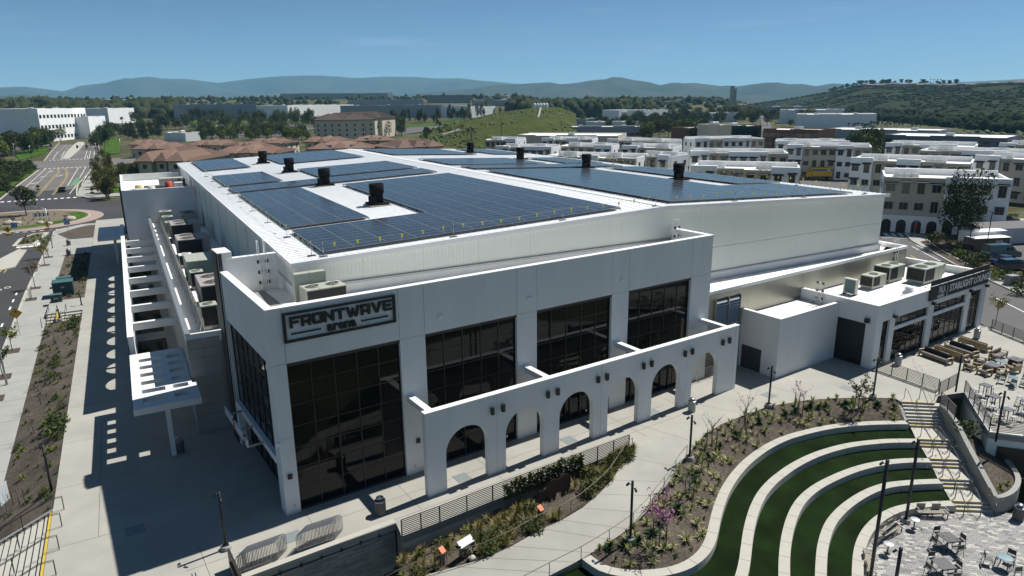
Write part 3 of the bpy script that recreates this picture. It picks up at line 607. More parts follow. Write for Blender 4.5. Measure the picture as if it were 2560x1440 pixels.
# lounge banner
bn = thing('lounge_banner', 'black STARLIGHT LOUNGE banner on the lounge parapet', 'banner', L(65, LV0-.1, 5.5))
BM = LM @ Matrix.Translation((60.2, LV0-.12, 4.95))
MB(BM).box(0, -.05, 0, 12.6, 0, 1.45).build('banner_sheet', mat('black_vinyl', (.012, .012, .014), .6, .2, 4), bn)
fr = MB(BM)
for k in range(8): fr.bar((.1+k*1.77, .03, 0), (.1+k*1.77, .03, 2.0), .05)
fr.bar((0, .03, 2.0), (12.6, .03, 2.0), .05); fr.bar((0, .03, 1.5), (12.6, .03, 1.5), .05); fr.build('banner_frame', DARKM, bn)
for k in range(7): MB(BM).box(.15+k*1.77, .035, 1.5, 1.82+k*1.77, .05, 1.98).build('mesh_panel', mat('dark_mesh', (.03, .032, .035), .8), bn)
def btext(s_, size, x, z, off=.0, xs=1., nm='letters'):
    me = text_mesh(s_, size, .02, off, 'LEFT', xs); me.materials.append(LETW); me.transform(Matrix.Translation((x, -.065, z)) @ Matrix.Rotation(pi/2, 4, 'X')); me.transform(BM); put(nm, me, bn)
btext('STARLIGHT LOUNGE', .98, 3.9, .42, .02, .98); btext('PALA', 1.02, 1.65, .52, .0, .55); btext('CASINO', .42, 1.5, .1, .01, .88); btext('|', 1.3, 3.35, .2, .0, .6, 'divider')
# ------------------------------------------------------------------ terrain
def zst(y): return -.25 if y > 110 else -.25-(110-y)*.03
def gs(x, y):
    z = -.5
    for _ in range(12): P = g(x, y, z); z = zst(P.y)
    return P
def sm(a, b, t): t = max(0, min(1, (t-a)/(b-a))); return t*t*(3-2*t)
def terr(x, y):
    z = -.42
    if x < -6: z = zst(max(y, 20))-.16
    dip = sm(-9, -6, x)*(1-sm(33, 36, y))*(1-sm(95, 110, x)); z = z*(1-dip)-8*dip
    d = hypot(x, y); az = atan2(x, y)
    if d > 600:
        lf = 1-sm(.5, .58, az); z += lf*(7*sm(640, 880, d)+14*sm(880, 1300, d)+17*sm(1300, 1950, d))+(1-lf)*(1-sm(.78, .86, az))*(10*sm(800, 1150, d)+12*sm(1150, 1600, d)+6*sm(1600, 2400, d))
    if hypot(x, y) > 150: z += noise.noise(Vector((x*.004, y*.004, 1)))*.8*sm(150, 500, hypot(x, y))
    return z
GROUND = mat('ground_cover', (.045, .055, .022), .95, .5, .012, .3, .4, col2=(.115, .105, .06), var2=.45, scale2=.08, detail=8, spec=.05)
def lines(segs):
    o = []
    for a, b, st in segs:
        v = a
        while v < b: o.append(v); v += st
    return o+[segs[-1][1]]
gx = lines([(-5000, -400, 400), (-400, -40, 30), (-40, -16, 4), (-16, -4, 1), (-4, 90, 6), (90, 115, 5), (115, 1800, 45), (1800, 14000, 600)])
gy = lines([(-400, -40, 60), (-40, 28, 8), (28, 40, 1), (40, 120, 8), (120, 1500, 40), (1500, 3000, 150), (3000, 13500, 700)])
gm = MB(); gm.smooth = True
gm.add([(x, y, terr(x, y)) for y in gy for x in gx], [(j*len(gx)+i, j*len(gx)+i+1, (j+1)*len(gx)+i+1, (j+1)*len(gx)+i) for j in range(len(gy)-1) for i in range(len(gx)-1)])
struct('ground', gm, GROUND)
def gt_(x, y, off=0.):
    z = -.3
    for _ in range(40): P = g(x, y, z); z = .7*z+.3*max(-.6, min(20, terr(P.x, P.y)))
    P.z += off; return P
# ------------------------------------------------------------------ plaza
v0 = lob(640, 1432).y; us = lob(560, 1400).x; ue = lob(990, 1308)
E1 = [g(*q) for q in ((1005, 1342), (1100, 1306), (1232, 1253), (1345, 1210), (1452, 1168), (1572, 1122))]
TOPB = [(2237, 995), (2170, 994), (2095, 995), (2020, 1000), (1920, 1016), (1900, 1025), (1855, 1040), (1805, 1060), (1767, 1082), (1742, 1105), (1722, 1135)]
pl = [Vector((-6.6, 175, 0)), Vector((-6.6, 47.2, 0)), Vector((-6.6, 34, 0)), L(us-4.2, v0), Vector(L(ue.x, ue.y)), E1[0]]+E1[1:]+[g(1584, 1126), g(1712, 1143)]+[g(*q) for q in TOPB[::-1]]+[g(2252, 1004), g(2337, 1008), g(2345, 990), g(2410, 981), g(2472, 1082), g(2560, 1093), g(2720, 1115), g(2800, 960), g(2560, 852), g(2472, 818)]+[L(73.5, 3), L(60, 3), Vector((30, 60, 0)), Vector((30, 150, 0)), Vector((8, 175, 0))]
PLZ = MB(); PLZ.slab([(p.x, p.y) for p in pl], 0, .45); struct('plaza_paving', PLZ, CONC)
def ptube(name, pts, w, z, m, zo=.004):
    b = MB()
    for a, c in zip(pts, pts[1:]):
        a, c = Vector(a), Vector(c); d = (c-a); d.z = 0
        if d.length < 1e-6: continue
        nrm = Vector((-d.y, d.x, 0)).normalized()*w/2; b.quad(a-nrm, c-nrm, c+nrm, a+nrm)
    return b
jt = MB()
def joint(a, b, w=.022):
    a, b = Vector(a), Vector(b); d = b-a; nrm = Vector((-d.y, d.x, 0)).normalized()*w/2; up = Vector((0, 0, .004)); jt.quad(a-nrm+up, b-nrm+up, b+nrm+up, a+nrm+up)
for k in range(17): joint((-6.55, 42+k*7.2, 0), (-1.8, 42+k*7.2, 0))
joint((-4.1, 42, 0), (-4.1, 60, 0)); 
for k in range(9): joint(L(-5+k*6.0, -.2), L(-5+k*6.0, v0+.3 if k < 3 else -5.2 if k < 6 else -4.2))
for v in (-2.0, -4.1): joint(L(-6, v), L(30, v))
for q in (((1700, 1000), (1880, 1040)), ((1900, 960), (2060, 1000)), ((2200, 930), (2420, 900)), ((2330, 1000), (2280, 900)), ((2420, 985), (2560, 960)), ((1590, 1060), (1720, 1100))): joint(g(*q[0]), g(*q[1]))
jt.build('paving_joint', JOINT, kind='structure')
# drain grates in the paving
GR = mat('grate_steel', (.17, .20, .20), .6, .15, 30)
for k, (q, lbl) in enumerate((((730, 1342), 'steel drain grate in the plaza left of the trash can'), ((1155, 1194), 'steel drain grate before the first arch'), ((1421, 1100), 'steel drain grate before the third arch'), ((1632, 1030), 'steel drain grate before the fifth arch'), ((2118, 970), 'steel drain grate by the planter tree'), ((1922, 988), 'steel drain grate in the walk right of the arcade'), ((338, 1325), 'dark drain grate in the shaded plaza'))):
    p = g(*q); t = thing('drain_grate', lbl, 'drain grate', (p.x, p.y, .003), TH, 'drain grates in the plaza')
    MB().box(-.5, -.5, 0, .5, .5, .006).build('plate', GR, t, local=True)
    for i in range(9): MB().box(-.46, -.45+i*.105, .006, .46, -.40+i*.105, .012).build('slot_bar', mat('slot_steel', (.24, .27, .27), .6), t, local=True)
# shaded planting beds under the side arcade
for y0, y1 in ((61, 66.5), (69, 79), (82, 92), (95, 104), (107, 115)):
    MB().box(-1.95, y0, -.1, 1.6, y1, .06).build('planting_bed', MULCH, kind='structure')
# ------------------------------------------------------------------ curved ramp walk
WL = [(1584, 1126), (1567, 1142), (1530, 1200), (1497, 1235), (1455, 1270), (1405, 1300), (1355, 1322), (1280, 1365), (1215, 1395), (1140, 1417), (1065, 1437), (1000, 1465), (940, 1500)]
WR = [(1712, 1143), (1692, 1167), (1670, 1205), (1642, 1240), (1610, 1282), (1570, 1322), (1530, 1350), (1480, 1382), (1440, 1405), (1387, 1432), (1330, 1462), (1260, 1500), (1200, 1530)]
def ramp_pts(px, zs): return [g(q[0], q[1], z) for q, z in zip(px, zs)]
ZW = [0, -.05, -.22, -.36, -.5, -.62, -.74, -.86, -.98, -1.1, -1.22, -1.34, -1.46]
wl = ramp_pts(WL, ZW); wr = ramp_pts(WR, ZW)
b = MB(); n = len(wl); dn = Vector((0, 0, -.35))
b.add(wl+wr+[p+dn for p in wl]+[p+dn for p in wr], [(i+1, i, n+i, n+i+1) for i in range(n-1)]+[(i, i+1, 2*n+i+1, 2*n+i) for i in range(n-1)]+[(n+i+1, n+i, 3*n+i, 3*n+i+1) for i in range(n-1)])
struct('ramp_walk', b, CONC)
def offs(pts, d):
    o = []
    for i, p in enumerate(pts):
        t = pts[min(i+1, len(pts)-1)]-pts[max(i-1, 0)]; t.z = 0; t.normalize(); o.append(p+Vector((-t.y, t.x, 0))*d)
    return o
def resample(pts, n):
    pts = [Vector(p) for p in pts]; ds = [0]
    for a, c in zip(pts, pts[1:]): ds.append(ds[-1]+(c-a).length)
    o = []; k = 0
    for i in range(n):
        s = ds[-1]*i/(n-1)
        while k < len(pts)-2 and ds[k+1] < s: k += 1
        f = (s-ds[k])/max(1e-9, ds[k+1]-ds[k]); o.append(pts[k].lerp(pts[k+1], f))
    return o
def smooth(pts, it=2):
    for _ in range(it):
        q = [pts[0]]
        for a, c in zip(pts, pts[1:]): q += [a.lerp(c, .25), a.lerp(c, .75)]
        pts = q+[pts[-1]]
    return pts
jt = MB()
for i in range(1, 12):
    a, c = wl[i], wr[i]; d = (c-a); nr = Vector((-d.y, d.x, 0)).normalized()*.007; up = Vector((0, 0, .005)); jt.quad(a-nr+up, c-nr+up, c+nr+up, a+nr+up)
jt.build('paving_joint', JOINT, kind='structure')
# ------------------------------------------------------------------ amphitheatre
W1 = [(2262, 1052), (2220, 1052), (2157, 1054), (2095, 1059), (2045, 1067), (1995, 1079), (1957, 1090), (1920, 1107), (1890, 1125), (1855, 1152), (1825, 1185), (1802, 1220), (1787, 1255), (1776, 1292), (1770, 1322), (1762, 1350), (1750, 1372), (1730, 1392), (1700, 1410), (1655, 1422), (1605, 1426), (1555, 1424), (1515, 1415), (1492, 1400), (1475, 1387)]
W2 = [(2290, 1097), (2220, 1097), (2170, 1101), (2120, 1107), (2070, 1119), (2020, 1136), (1970, 1162), (1940, 1184), (1920, 1200), (1895, 1227), (1877, 1260), (1865, 1295), (1857, 1330), (1852, 1367), (1847, 1405), (1838, 1440), (1820, 1480), (1790, 1520)]
W3 = [(2320, 1146), (2270, 1145.5), (2220, 1149), (2170, 1157), (2120, 1171), (2070, 1192), (2032, 1212), (2002, 1235), (1980, 1262), (1965, 1295), (1955, 1330), (1949, 1367), (1946, 1405), (1946, 1440), (1946, 1480), (1940, 1520)]
W4 = [(2345, 1197.5), (2282, 1199.5), (2220, 1205), (2182, 1215), (2145, 1232), (2107, 1257), (2082, 1280), (2062, 1305), (2050, 1335), (2042, 1367), (2039, 1400), (2037, 1440), (2037, 1480), (2037, 1520)]
W5 = [(2377, 1252), (2320, 1254), (2270, 1259), (2232, 1267), (2195, 1285), (2170, 1305), (2150, 1330), (2137, 1360), (2131, 1392), (2129, 1440), (2129, 1480), (2130, 1520)]
ZT = [-.82, -1.3, -1.78, -2.26, -2.74]; ZLOW = -3.22
amph = thing('terraced_lawn', 'curved turf terraces with pale concrete seat walls', 'amphitheatre', g(2100, 1240, -2.26))
wp = []
for k, (W_, z) in enumerate(zip((W1, W2, W3, W4, W5), ZT)):
    P = smooth([g(x, y, z) for x, y in W_], 2); wp.append(P)
    ins = offs(P, -.02); wd = .62
    # seat blocks separated by fine joints
    length = sum((c-a).length for a, c in zip(P, P[1:])); nb_ = int(length/1.5); R = resample(P, nb_*4+1); I = offs(R, wd)
    if k == 0: pass
    zb = (ZT+[ZLOW])[k+1]-.25
    for j in range(nb_):
        a = R[j*4:j*4+5]; c = I[j*4:j*4+5]; e = .013/max(.1, (a[-1]-a[0]).length)
        a = [a[0].lerp(a[1], e*4)]+a[1:4]+[a[4].lerp(a[3], e*4)]; c = [c[0].lerp(c[1], e*4)]+c[1:4]+[c[4].lerp(c[3], e*4)]
        bl = MB(); poly = [(p.x, p.y) for p in a]+[(p.x, p.y) for p in c[::-1]]; bl.prism(poly, zb, z+.02); bl.build('seat_block', CONCL, amph)
    bk = MB(); ii = offs(R, wd-.06); oo = offs(R, .06); bk.prism([(p.x, p.y) for p in oo]+[(p.x, p.y) for p in ii[::-1]], zb, z-.01); bk.build('seat_wall_core', JOINT, amph)
for k in range(4):
    a = [p.copy() for p in offs(wp[k], .55)]; c = wp[k+1]; z = ZT[k+1]
    if k == 0: a = [p for p in a]+[g(1440, 1418, z), g(1387, 1445, z), g(1330, 1475, z), g(1270, 1530, z), g(1700, 1560, z)]
    b = MB(); b.slab([(p.x, p.y) for p in a]+[(p.x, p.y) for p in c[::-1]], z, .2); b.build('turf_terrace', TURF, kind='structure')
# planted slope between walk and uppermost seat wall
topl = [g(*q) for q in TOPB]+[p.copy() for p in wr[1:8]]; topl = resample(topl, 90); botl = resample(wp[0], 90)
b = MB(); b.smooth = True; m_ = 9; vs = []
random.seed(11)
for i in range(90):
    for j in range(m_):
        f = j/(m_-1); p = topl[i].lerp(botl[i], f); p.z += .12*sin(pi*f)+ (noise.noise(p*.9)*.06 if 0 < j < m_-1 else 0)-.02; vs.append(p)
b.add(vs, [(i*m_+j, i*m_+j+1, (i+1)*m_+j+1, (i+1)*m_+j) for i in range(89) for j in range(m_-1)]); struct('planting_slope', b, MULCH)
def slope_pt(s, f):
    i = min(88, int(s*89)); q = s*89-i; a = topl[i].lerp(topl[i+1], q); c = botl[i].lerp(botl[i+1], q); p = a.lerp(c, f); p.z += .1*sin(pi*f); return p
# wall beside the stair head
b = MB(); e1, e2 = g(2240, 995), g(2262, 1052, -.82); d_ = Vector((.28, -.05, 0)); b.add([e1+Vector((0,0,.02)), e2+Vector((0,0,.02)), e2+d_+Vector((0,0,.02)), e1+d_+Vector((0,0,.02)), e1-Vector((0,0,1.5)), e2-Vector((0,0,1)), e2+d_-Vector((0,0,1)), e1+d_-Vector((0,0,1.5))], [(3,2,1,0), (0,1,5,4), (2,3,7,6), (1,2,6,5), (3,0,4,7)]); struct('stair_side_wall', b, CONCW)
# ------------------------------------------------------------------ stairs down to the lower court
NOS = [(1004, 0), (1012, .16), (1021, .325), (1030, .49), (1039, .65), (1047, .81), (1055, .975), (1063, 1.14), (1070, 1.3), (1097, 1.3), (1105, 1.46), (1113, 1.62), (1122, 1.78), (1146, 1.78), (1155, 1.94), (1164, 2.1), (1174, 2.26), (1197, 2.26), (1206, 2.42), (1216, 2.58), (1227, 2.74), (1252, 2.74), (1262, 2.9), (1273, 3.06), (1285, 3.22)]
def lx(y):
    T_ = [(1004, 2253), (1063, 2274), (1097, 2290), (1146, 2320), (1197, 2345), (1252, 2377), (1285, 2390)]
    for (a, xa), (c, xc) in zip(T_, T_[1:]):
        if y <= c: return xa+(xc-xa)*(y-a)/(c-a)
    return T_[-1][1]
st = thing('amphitheatre_stair', 'long concrete stair with yellow nosings beside the turf terraces', 'stairs', g(2320, 1150, -1.8))
steps = []
for i in range(len(NOS)-1):
    (y0, d0), (y1, d1) = NOS[i], NOS[i+1]
    if d1 == d0: z = -d0; ya, yb = y0, y1
    z = -d0 if d1 != d0 else -d0
    zt = -d1 if i+1 < len(NOS) else -d0
    # tread i lies at depth d1 when it drops, d0 when level
    z = -d1
    a = g(lx(y0), y0, z); c = g(lx(y0)+96, y0+4, z); e = g(lx(y1)+96, y1+4, z); f = g(lx(y1), y1, z)
    MB().prism([(a.x, a.y), (c.x, c.y), (e.x, e.y), (f.x, f.y)], z-.5, z).build('tread' if d1 != d0 else 'landing', CONCL, st)
    if d1 != d0 and (i in (0, 7, 8) or d1-d0 > 0 and (y0 in (1097, 1113, 1146, 1164, 1197, 1216, 1252, 1273, 1063))):
        z2 = -d0+.004; a = g(lx(y0)+3, y0-1.3, z2); c = g(lx(y0)+60, y0+1.2, z2); e = g(lx(y0)+60, y0+2.4, z2); f = g(lx(y0)+3, y0+.2, z2)
        MB().prism([(a.x, a.y), (c.x, c.y), (e.x, e.y), (f.x, f.y)], z2-.003, z2+.003).build('nosing', YELL, st)
# lower court
LOW = MB(); c0 = [g(x, y, ZLOW) for x, y in ((2360, 1290), (2480, 1295), (2700, 1260), (2900, 1500), (2500, 1800), (2080, 1700), (2085, 1480), (2090, 1400), (2140, 1310), (2250, 1270))]
LOW.slab([(p.x, p.y) for p in c0], ZLOW-.03, .3); struct('lower_court', LOW, CONC2)
# pavers: laid in running rows, three greys
PAV = [mat('paver_%s' % n_, c, .85, .06, 3) for n_, c in (('dark', (.20, .20, .195)), ('mid', (.29, .285, .275)), ('light', (.45, .43, .39)))]
pm = [MB().bbox(-.195, -.095, 0, .195, .095, .034, .006).mesh('paver', m_) for m_ in PAV]
co = g(2300, 1380, ZLOW); ca = atan2(*(g(2480, 1400, ZLOW)-co).to_2d().yx)
def inside(p, poly):
    r = False; n = len(poly); j = n-1
    for i in range(n):
        if (poly[i].y > p.y) != (poly[j].y > p.y) and p.x < (poly[j].x-poly[i].x)*(p.y-poly[i].y)/(poly[j].y-poly[i].y)+poly[i].x: r = not r
        j = i
    return r
def proj(P):
    d = P-Vector((0, 0, H)); w_ = d.dot(_fw); return 1280+FPX*d.dot(_r)/w_, 720-FPX*d.dot(_u)/w_
random.seed(5); allp = []; inner5 = offs(wp[4], .62); lim = [p for p in inner5]+[g(2129, 1600, ZLOW), g(2700, 1600, ZLOW), g(2700, 1270, ZLOW), g(2480, 1287, ZLOW), g(2390, 1287, ZLOW)]
for iy in range(-90, 90):
    for ix in range(-45, 45):
        q = Vector((ix*.4+(.2 if iy % 2 else 0), iy*.2, 0)); p = co+Matrix.Rotation(ca, 3, 'Z') @ q
        sx, sy = proj(p)
        if not (2080 < sx < 2590 and 1260 < sy < 1465) or not inside(p, lim): continue
        allp.append((sy, p))
allp.sort(key=lambda t: -t[0])
court = bpy.data.objects['lower_court']; rest = [MB(), MB(), MB()]
def paver_kind(): r = random.random(); return 0 if r < .16 else 2 if r < .38 else 1
RZ_ = Matrix.Rotation(ca, 4, 'Z')
for i, (sy, p) in enumerate(allp):
    k = paver_kind(); z = ZLOW-.03+random.uniform(-.003, .003)
    if i < 300: o = put('paver', pm[k], court, loc=(p.x, p.y, z), rz=ca)
    else: rest[k].bbox(-.195, -.095, 0, .195, .095, .034, .006, Matrix.Translation((p.x, p.y, z)) @ RZ_)
for k in range(3): rest[k].build('paver_field', PAV[k], court, kind='stuff')
# ------------------------------------------------------------------ retaining wall and planter right of the stair, patio wall
def wall_strip(name, top, base, th, m, parent=None, side=1):
    b = MB(); n = len(top); o = offs([p.copy() for p in top], th*side)
    lo1 = [Vector((p.x, p.y, z)) for p, z in zip(top, base)]; lo2 = [Vector((p.x, p.y, z)) for p, z in zip(o, base)]
    vs = top+o+lo1+lo2; fs = []
    for i in range(n-1):
        fs += [(i, i+1, n+i+1, n+i), (2*n+i, 2*n+i+1, i+1, i), (n+i, n+i+1, 3*n+i+1, 3*n+i)]
    fs += [(0, n, 3*n, 2*n), (n-1, 2*n-1, 4*n-1, 3*n-1)]
    b.add(vs, fs)
    return b.build(name, m, parent) if parent else b
RW = [(2348, 1012, .02), (2385, 1050, 0), (2398, 1078, -.35), (2420, 1122, -.85), (2445, 1168, -1.3), (2470, 1215, -1.75), (2488, 1246, -2.05), (2515, 1243, -2.05), (2540, 1230, -2.05), (2553, 1210, -2.05), (2553, 1192, -2.05), (2542, 1172, -2.0), (2525, 1150, -1.9), (2505, 1125, -1.7)]
top = smooth([g(*q) for q in RW], 1); rw = thing('retaining_wall', 'sloping concrete retaining wall with rounded end right of the stair', 'wall', g(2470, 1240, ZLOW))
wall_strip('wall', top, [ZLOW-.1]*len(top), .34, CONCW, rw, 1)
pb = offs(top, .2); b = MB(); b.add([Vector((p.x, p.y, p.z-.25)) for p in pb[2:]], [tuple(range(len(pb)-2))]); struct('planter_soil', b, MULCH)
pw = [g(2345, 990), g(2410, 981), g(2472, 1082), g(2560, 1093), g(2720, 1115)]
ptw = thing('patio_retaining_wall', 'white stucco wall below the patio railing', 'wall', g(2472, 1082, ZLOW))
wall_strip('wall', [p+Vector((0,0,.06)) for p in pw[1:]], [ZLOW-.1]*4, .3, WHITE, ptw, 1)
oq = [Vector((p.x, p.y, 0)) for p in (g(2498, 1125, -1.2), g(2640, 1140, -1.2))]
b = MB(); a, c = pw[3].lerp(pw[2], .72), pw[4]; dd = Vector((-.06, -.3, 0))*.25; b.add([Vector((a.x, a.y, -3.2))+dd, Vector((c.x, c.y, -3.2))+dd, Vector((c.x, c.y, -.95))+dd, Vector((a.x, a.y, -.95))+dd], [(0,1,2,3)]); b.build('garage_opening', BLACKM, ptw)  # flat black sheet paints in the dark of the opening
# ------------------------------------------------------------------ front garden between plaza edge and ramp
zg = [-1.3, -1.25, -1.05, -.8, -.5, -.06]; gtop = [Vector((p.x, p.y, z)) for p, z in zip(E1, zg)]
gbot = [wl[i]-Vector((0,0,.06)) for i in (11, 9, 7, 5, 3, 0)]; gt, gb = resample(gtop, 40), resample(gbot, 40)
b = MB(); b.smooth = True; b.add([gt[i].lerp(gb[i], j/7)+Vector((0, 0, noise.noise(gt[i].lerp(gb[i], j/7)*.8)*.08 if 0 < j < 7 else 0)) for i in range(40) for j in range(8)], [(i*8+j, i*8+j+1, (i+1)*8+j+1, (i+1)*8+j) for i in range(39) for j in range(7)])
struct('garden_soil', b, MULCH)
def garden_pt(s, f):
    i = min(38, int(s*39)); q = s*39-i; p = gt[i].lerp(gt[i+1], q).lerp(gb[i].lerp(gb[i+1], q), f); return p
gw_ = thing('garden_wall', 'low concrete wall under the plaza railing above the native garden', 'wall', E1[0])
wall_strip('wall', [p+Vector((0,0,.03)) for p in E1], [-2.2]*len(E1), .22, CONCW, gw_, 1)
c1 = Vector(L(ue.x, ue.y)); b = MB(); b.prism([(c1.x, c1.y), (E1[0].x, E1[0].y), (E1[0].x+.2, E1[0].y+.2), (c1.x+.25, c1.y+.2)], -3.5, .02); b.build('wall_return', CONCW, gw_)
# brick-faced wall along the plaza front
bw_ = thing('brick_faced_wall', 'long grey brick-faced wall with pale coping below the plaza edge', 'wall', L(8, v0, -2))
MB(LM).box(us+.1, v0-.12, -.12, ue.x, v0+.3, .03).build('coping', CONCL, bw_)
MB(LM).box(us+.1, v0+.05, -5, ue.x, v0+.3, -.12).build('wall_core', CONCW, bw_)
MB(LM).box(us+.1, v0-.02, -.62, ue.x-.02, v0+.05, -.55).build('ledge', DARKM, bw_)
BR = [mat('long_brick_%d' % k, c, .85, .1, 3) for k, c in enumerate(((.29, .27, .25), (.35, .325, .30), (.41, .385, .36)))]
random.seed(9); bmsh = [MB().box(0, -.05, 0, .93, 0, .085).mesh('brick', m_) for m_ in BR]; rest = [MB(LM), MB(LM), MB(LM)]; cnt = 0
for r_ in range(30):
    u = us+random.uniform(-.6, 0); z = -.72-r_*.095
    while u < ue.x-.95:
        k = random.randrange(3); off = random.uniform(-.015, .01)
        if u > us+.1 and cnt < 290 and r_ < 22:
            o = put('brick', bmsh[k], bw_, loc=(0,0,0)); o.matrix_parent_inverse = root_inv(bw_); o.matrix_basis = LM @ Matrix.Translation((u, v0+.05+off, z)); cnt += 1
        elif u > us+.1: rest[k].box(u, v0+off, z, u+.93, v0+.05+off, z+.085)
        u += .945
for k in range(3): rest[k].build('brick_courses', BR[k], bw_, kind='stuff')
for i in range(11):
    u = us+1.2+i*1.15
    if u < ue.x-.3: MB(LM).box(u-.05, v0-.22, -.42, u+.05, v0-.02, -.3).box(u-.03, v0-.2, -.55, u+.03, v0-.12, -.42).build('wall_light', BLACKM, bw_)
# ------------------------------------------------------------------ left side: planter, sidewalk, street
b = MB(); ys = [46.5+i*2.0 for i in range(46)]
def zpl(x, y): f = (x+10.4)/3.8; return (zst(y)+.12)*(1-f)+(-.04)*f
for (ya, yb) in ((46.4, 93.2), (103, 136)):
    q = []; k = int((yb-ya)/1.2); nx_ = 7; bb = MB(); bb.smooth = True
    bb.add([(-10.4+3.8*i/(nx_-1), ya+(yb-ya)*j/k, zpl(-10.4+3.8*i/(nx_-1), ya+(yb-ya)*j/k)+(noise.noise(Vector((i*.7, j*.5, 3)))*.07 if 0 < i < nx_-1 else 0)) for j in range(k+1) for i in range(nx_)], [(j*nx_+i, j*nx_+i+1, (j+1)*nx_+i+1, (j+1)*nx_+i) for j in range(k) for i in range(nx_-1)])
    struct('planting_strip', bb, MULCHS)
def strip(name, x0, x1, ya, yb, dz, m, th=.2, step=6.):
    b = MB(); k = max(1, int((yb-ya)/step)); P = [ya+(yb-ya)*j/k for j in range(k+1)]
    vs = [(x, y, zst(y)+dz-(th if lo else 0)) for lo in (0, 1) for y in P for x in (x0, x1)]; n2 = 2*(k+1)
    fs = []
    for j in range(k): fs += [(2*j, 2*j+1, 2*j+3, 2*j+2), (n2+2*j, 2*j, 2*j+2, n2+2*j+2), (2*j+1, n2+2*j+1, n2+2*j+3, 2*j+3)]
    fs += [(0, n2, n2+1, 1), (2*k, 2*k+1, n2+2*k+1, n2+2*k)]
    b.add(vs, fs); return b
struct('street', strip('r', -40, -13.8, 20, 171, 0, ASPH, .3), ASPH)
struct('sidewalk', strip('s', -13.5, -10.4, 20, 165, .13, CONC2), CONC2)
struct('kerb', strip('k', -13.8, -13.5, 20, 165, .14, CONCL), CONCL)
MB().box(-10.4, 136, -.3, -6.6, 152, -.08).build('sidewalk', CONC2, kind='structure')
MB().box(-10.4, 96.3, -.8, -6.6, 102.8, -.02).build('sidewalk', CONC2, kind='structure')
b = MB()
for k in range(28):
    y = 30+k*4.6
    if k % 1 == 0: b.quad((-13.45, y, zst(y)+.134), (-10.45, y, zst(y)+.134), (-10.45, y+.03, zst(y+.03)+.134), (-13.45, y+.03, zst(y+.03)+.134))
b.build('paving_joint', JOINT, kind='structure')
# roundabout
RC = Vector((-22.5, 185, -.25))
def disc(c, r, z, m, name, n=48, th=.15, a0=0, a1=2*pi):
    b = MB(); b.prism([(c.x+r*cos(2*pi*i/n), c.y+r*sin(2*pi*i/n)) for i in range(n)], z-th, z); return struct(name, b, m)
b = MB(); b.slab([(-40, 168), (-13.8, 168), (-13.5, 165), (-9, 160), (0, 158), (12, 160), (12, 205), (0, 208), (-8, 214), (-13, 232), (-13, 250), (-30.3, 250), (-30.3, 230), (-34, 216), (-60, 212), (-60, 168)], -.246, .2); struct('road', b, ASPH)
disc(RC, 17.3, -.14, mat('brick_apron', (.33, .25, .21), .9, .1, 4), 'roundabout_apron'); disc(RC, 14.6, 0, CONCL, 'roundabout_kerb'); disc(RC, 14.3, .03, MULCHD, 'roundabout_bed')
b = MB(); R2 = RC; b.prism([(RC.x+13.9*cos(a*pi/24), RC.y+13.9*sin(a*pi/24)) for a in range(-21, 5)]+[(RC.x+11*cos(a*pi/24), RC.y+11*sin(a*pi/24)) for a in range(4, -22, -1)], .03, .06); struct('roundabout_grass', b, GRASS)
# boulevard beyond
LC = [(-30.3, 250), (-30, 277), (-29.3, 336), (-31.4, 390), (-34, 480), (-36.6, 600), (-36.6, 676), (-30, 766), (-11.6, 878), (20, 960)]; RCb = [(-13, 250), (-13.2, 266), (-9.6, 344), (-7.8, 381), (-9.6, 450), (-11.5, 530), (-13.1, 616), (-10, 700), (0, 790), (30, 890)]
b = MB(); n = len(LC); b.add([(x, y, -.238) for x, y in LC]+[(x, y, -.238) for x, y in RCb], [(i, n+i, n+i+1, i+1) for i in range(n-1)]); struct('boulevard', b, ASPHB)
b = MB(); b.quad((-160, 346, -.23), (60, 344, -.23), (60, 388, -.23), (-160, 392, -.23)); struct('cross_street', b, ASPHB)
def kerbline(pts, w=.4, h=.14, z=-.24):
    b = MB(); P = [Vector((*p, z)) for p in pts]
    for a, c in zip(P, P[1:]): b.bar(a+Vector((0,0,h/2)), c+Vector((0,0,h/2)), w, h)
    struct('kerb', b, CONCL)
kerbline(LC[:3]); kerbline(LC[3:]); kerbline(RCb[:3]); kerbline(RCb[3:])
kerbline([(-13, 250), (-12.6, 238), (-12.2, 229), (-9, 222), (-2, 217), (10, 213)]); kerbline([(-30.3, 250), (-30.3, 231), (-33, 219), (-40, 214)])
b = MB(); b.slab([(-28+3.2, 400), (-22.0, 400), (-20.5, 470), (-20, 560), (-24, 620), (-26, 560), (-26, 470)], -.1, .12); struct('median', b, CONCL)
b = MB(); b.slab([(-6.2, 222), (-12, 226), (-12.4, 246), (-9.3, 344), (-4, 344), (-5, 260), (-4, 230), (12, 226), (12, 218)], -.1, .12); struct('sidewalk', b, CONC2)
b = MB(); b.slab([(-4, 230), (-6, 250), (14, 252), (14, 228)], -.06, .1); struct('lawn', b, GRASS)
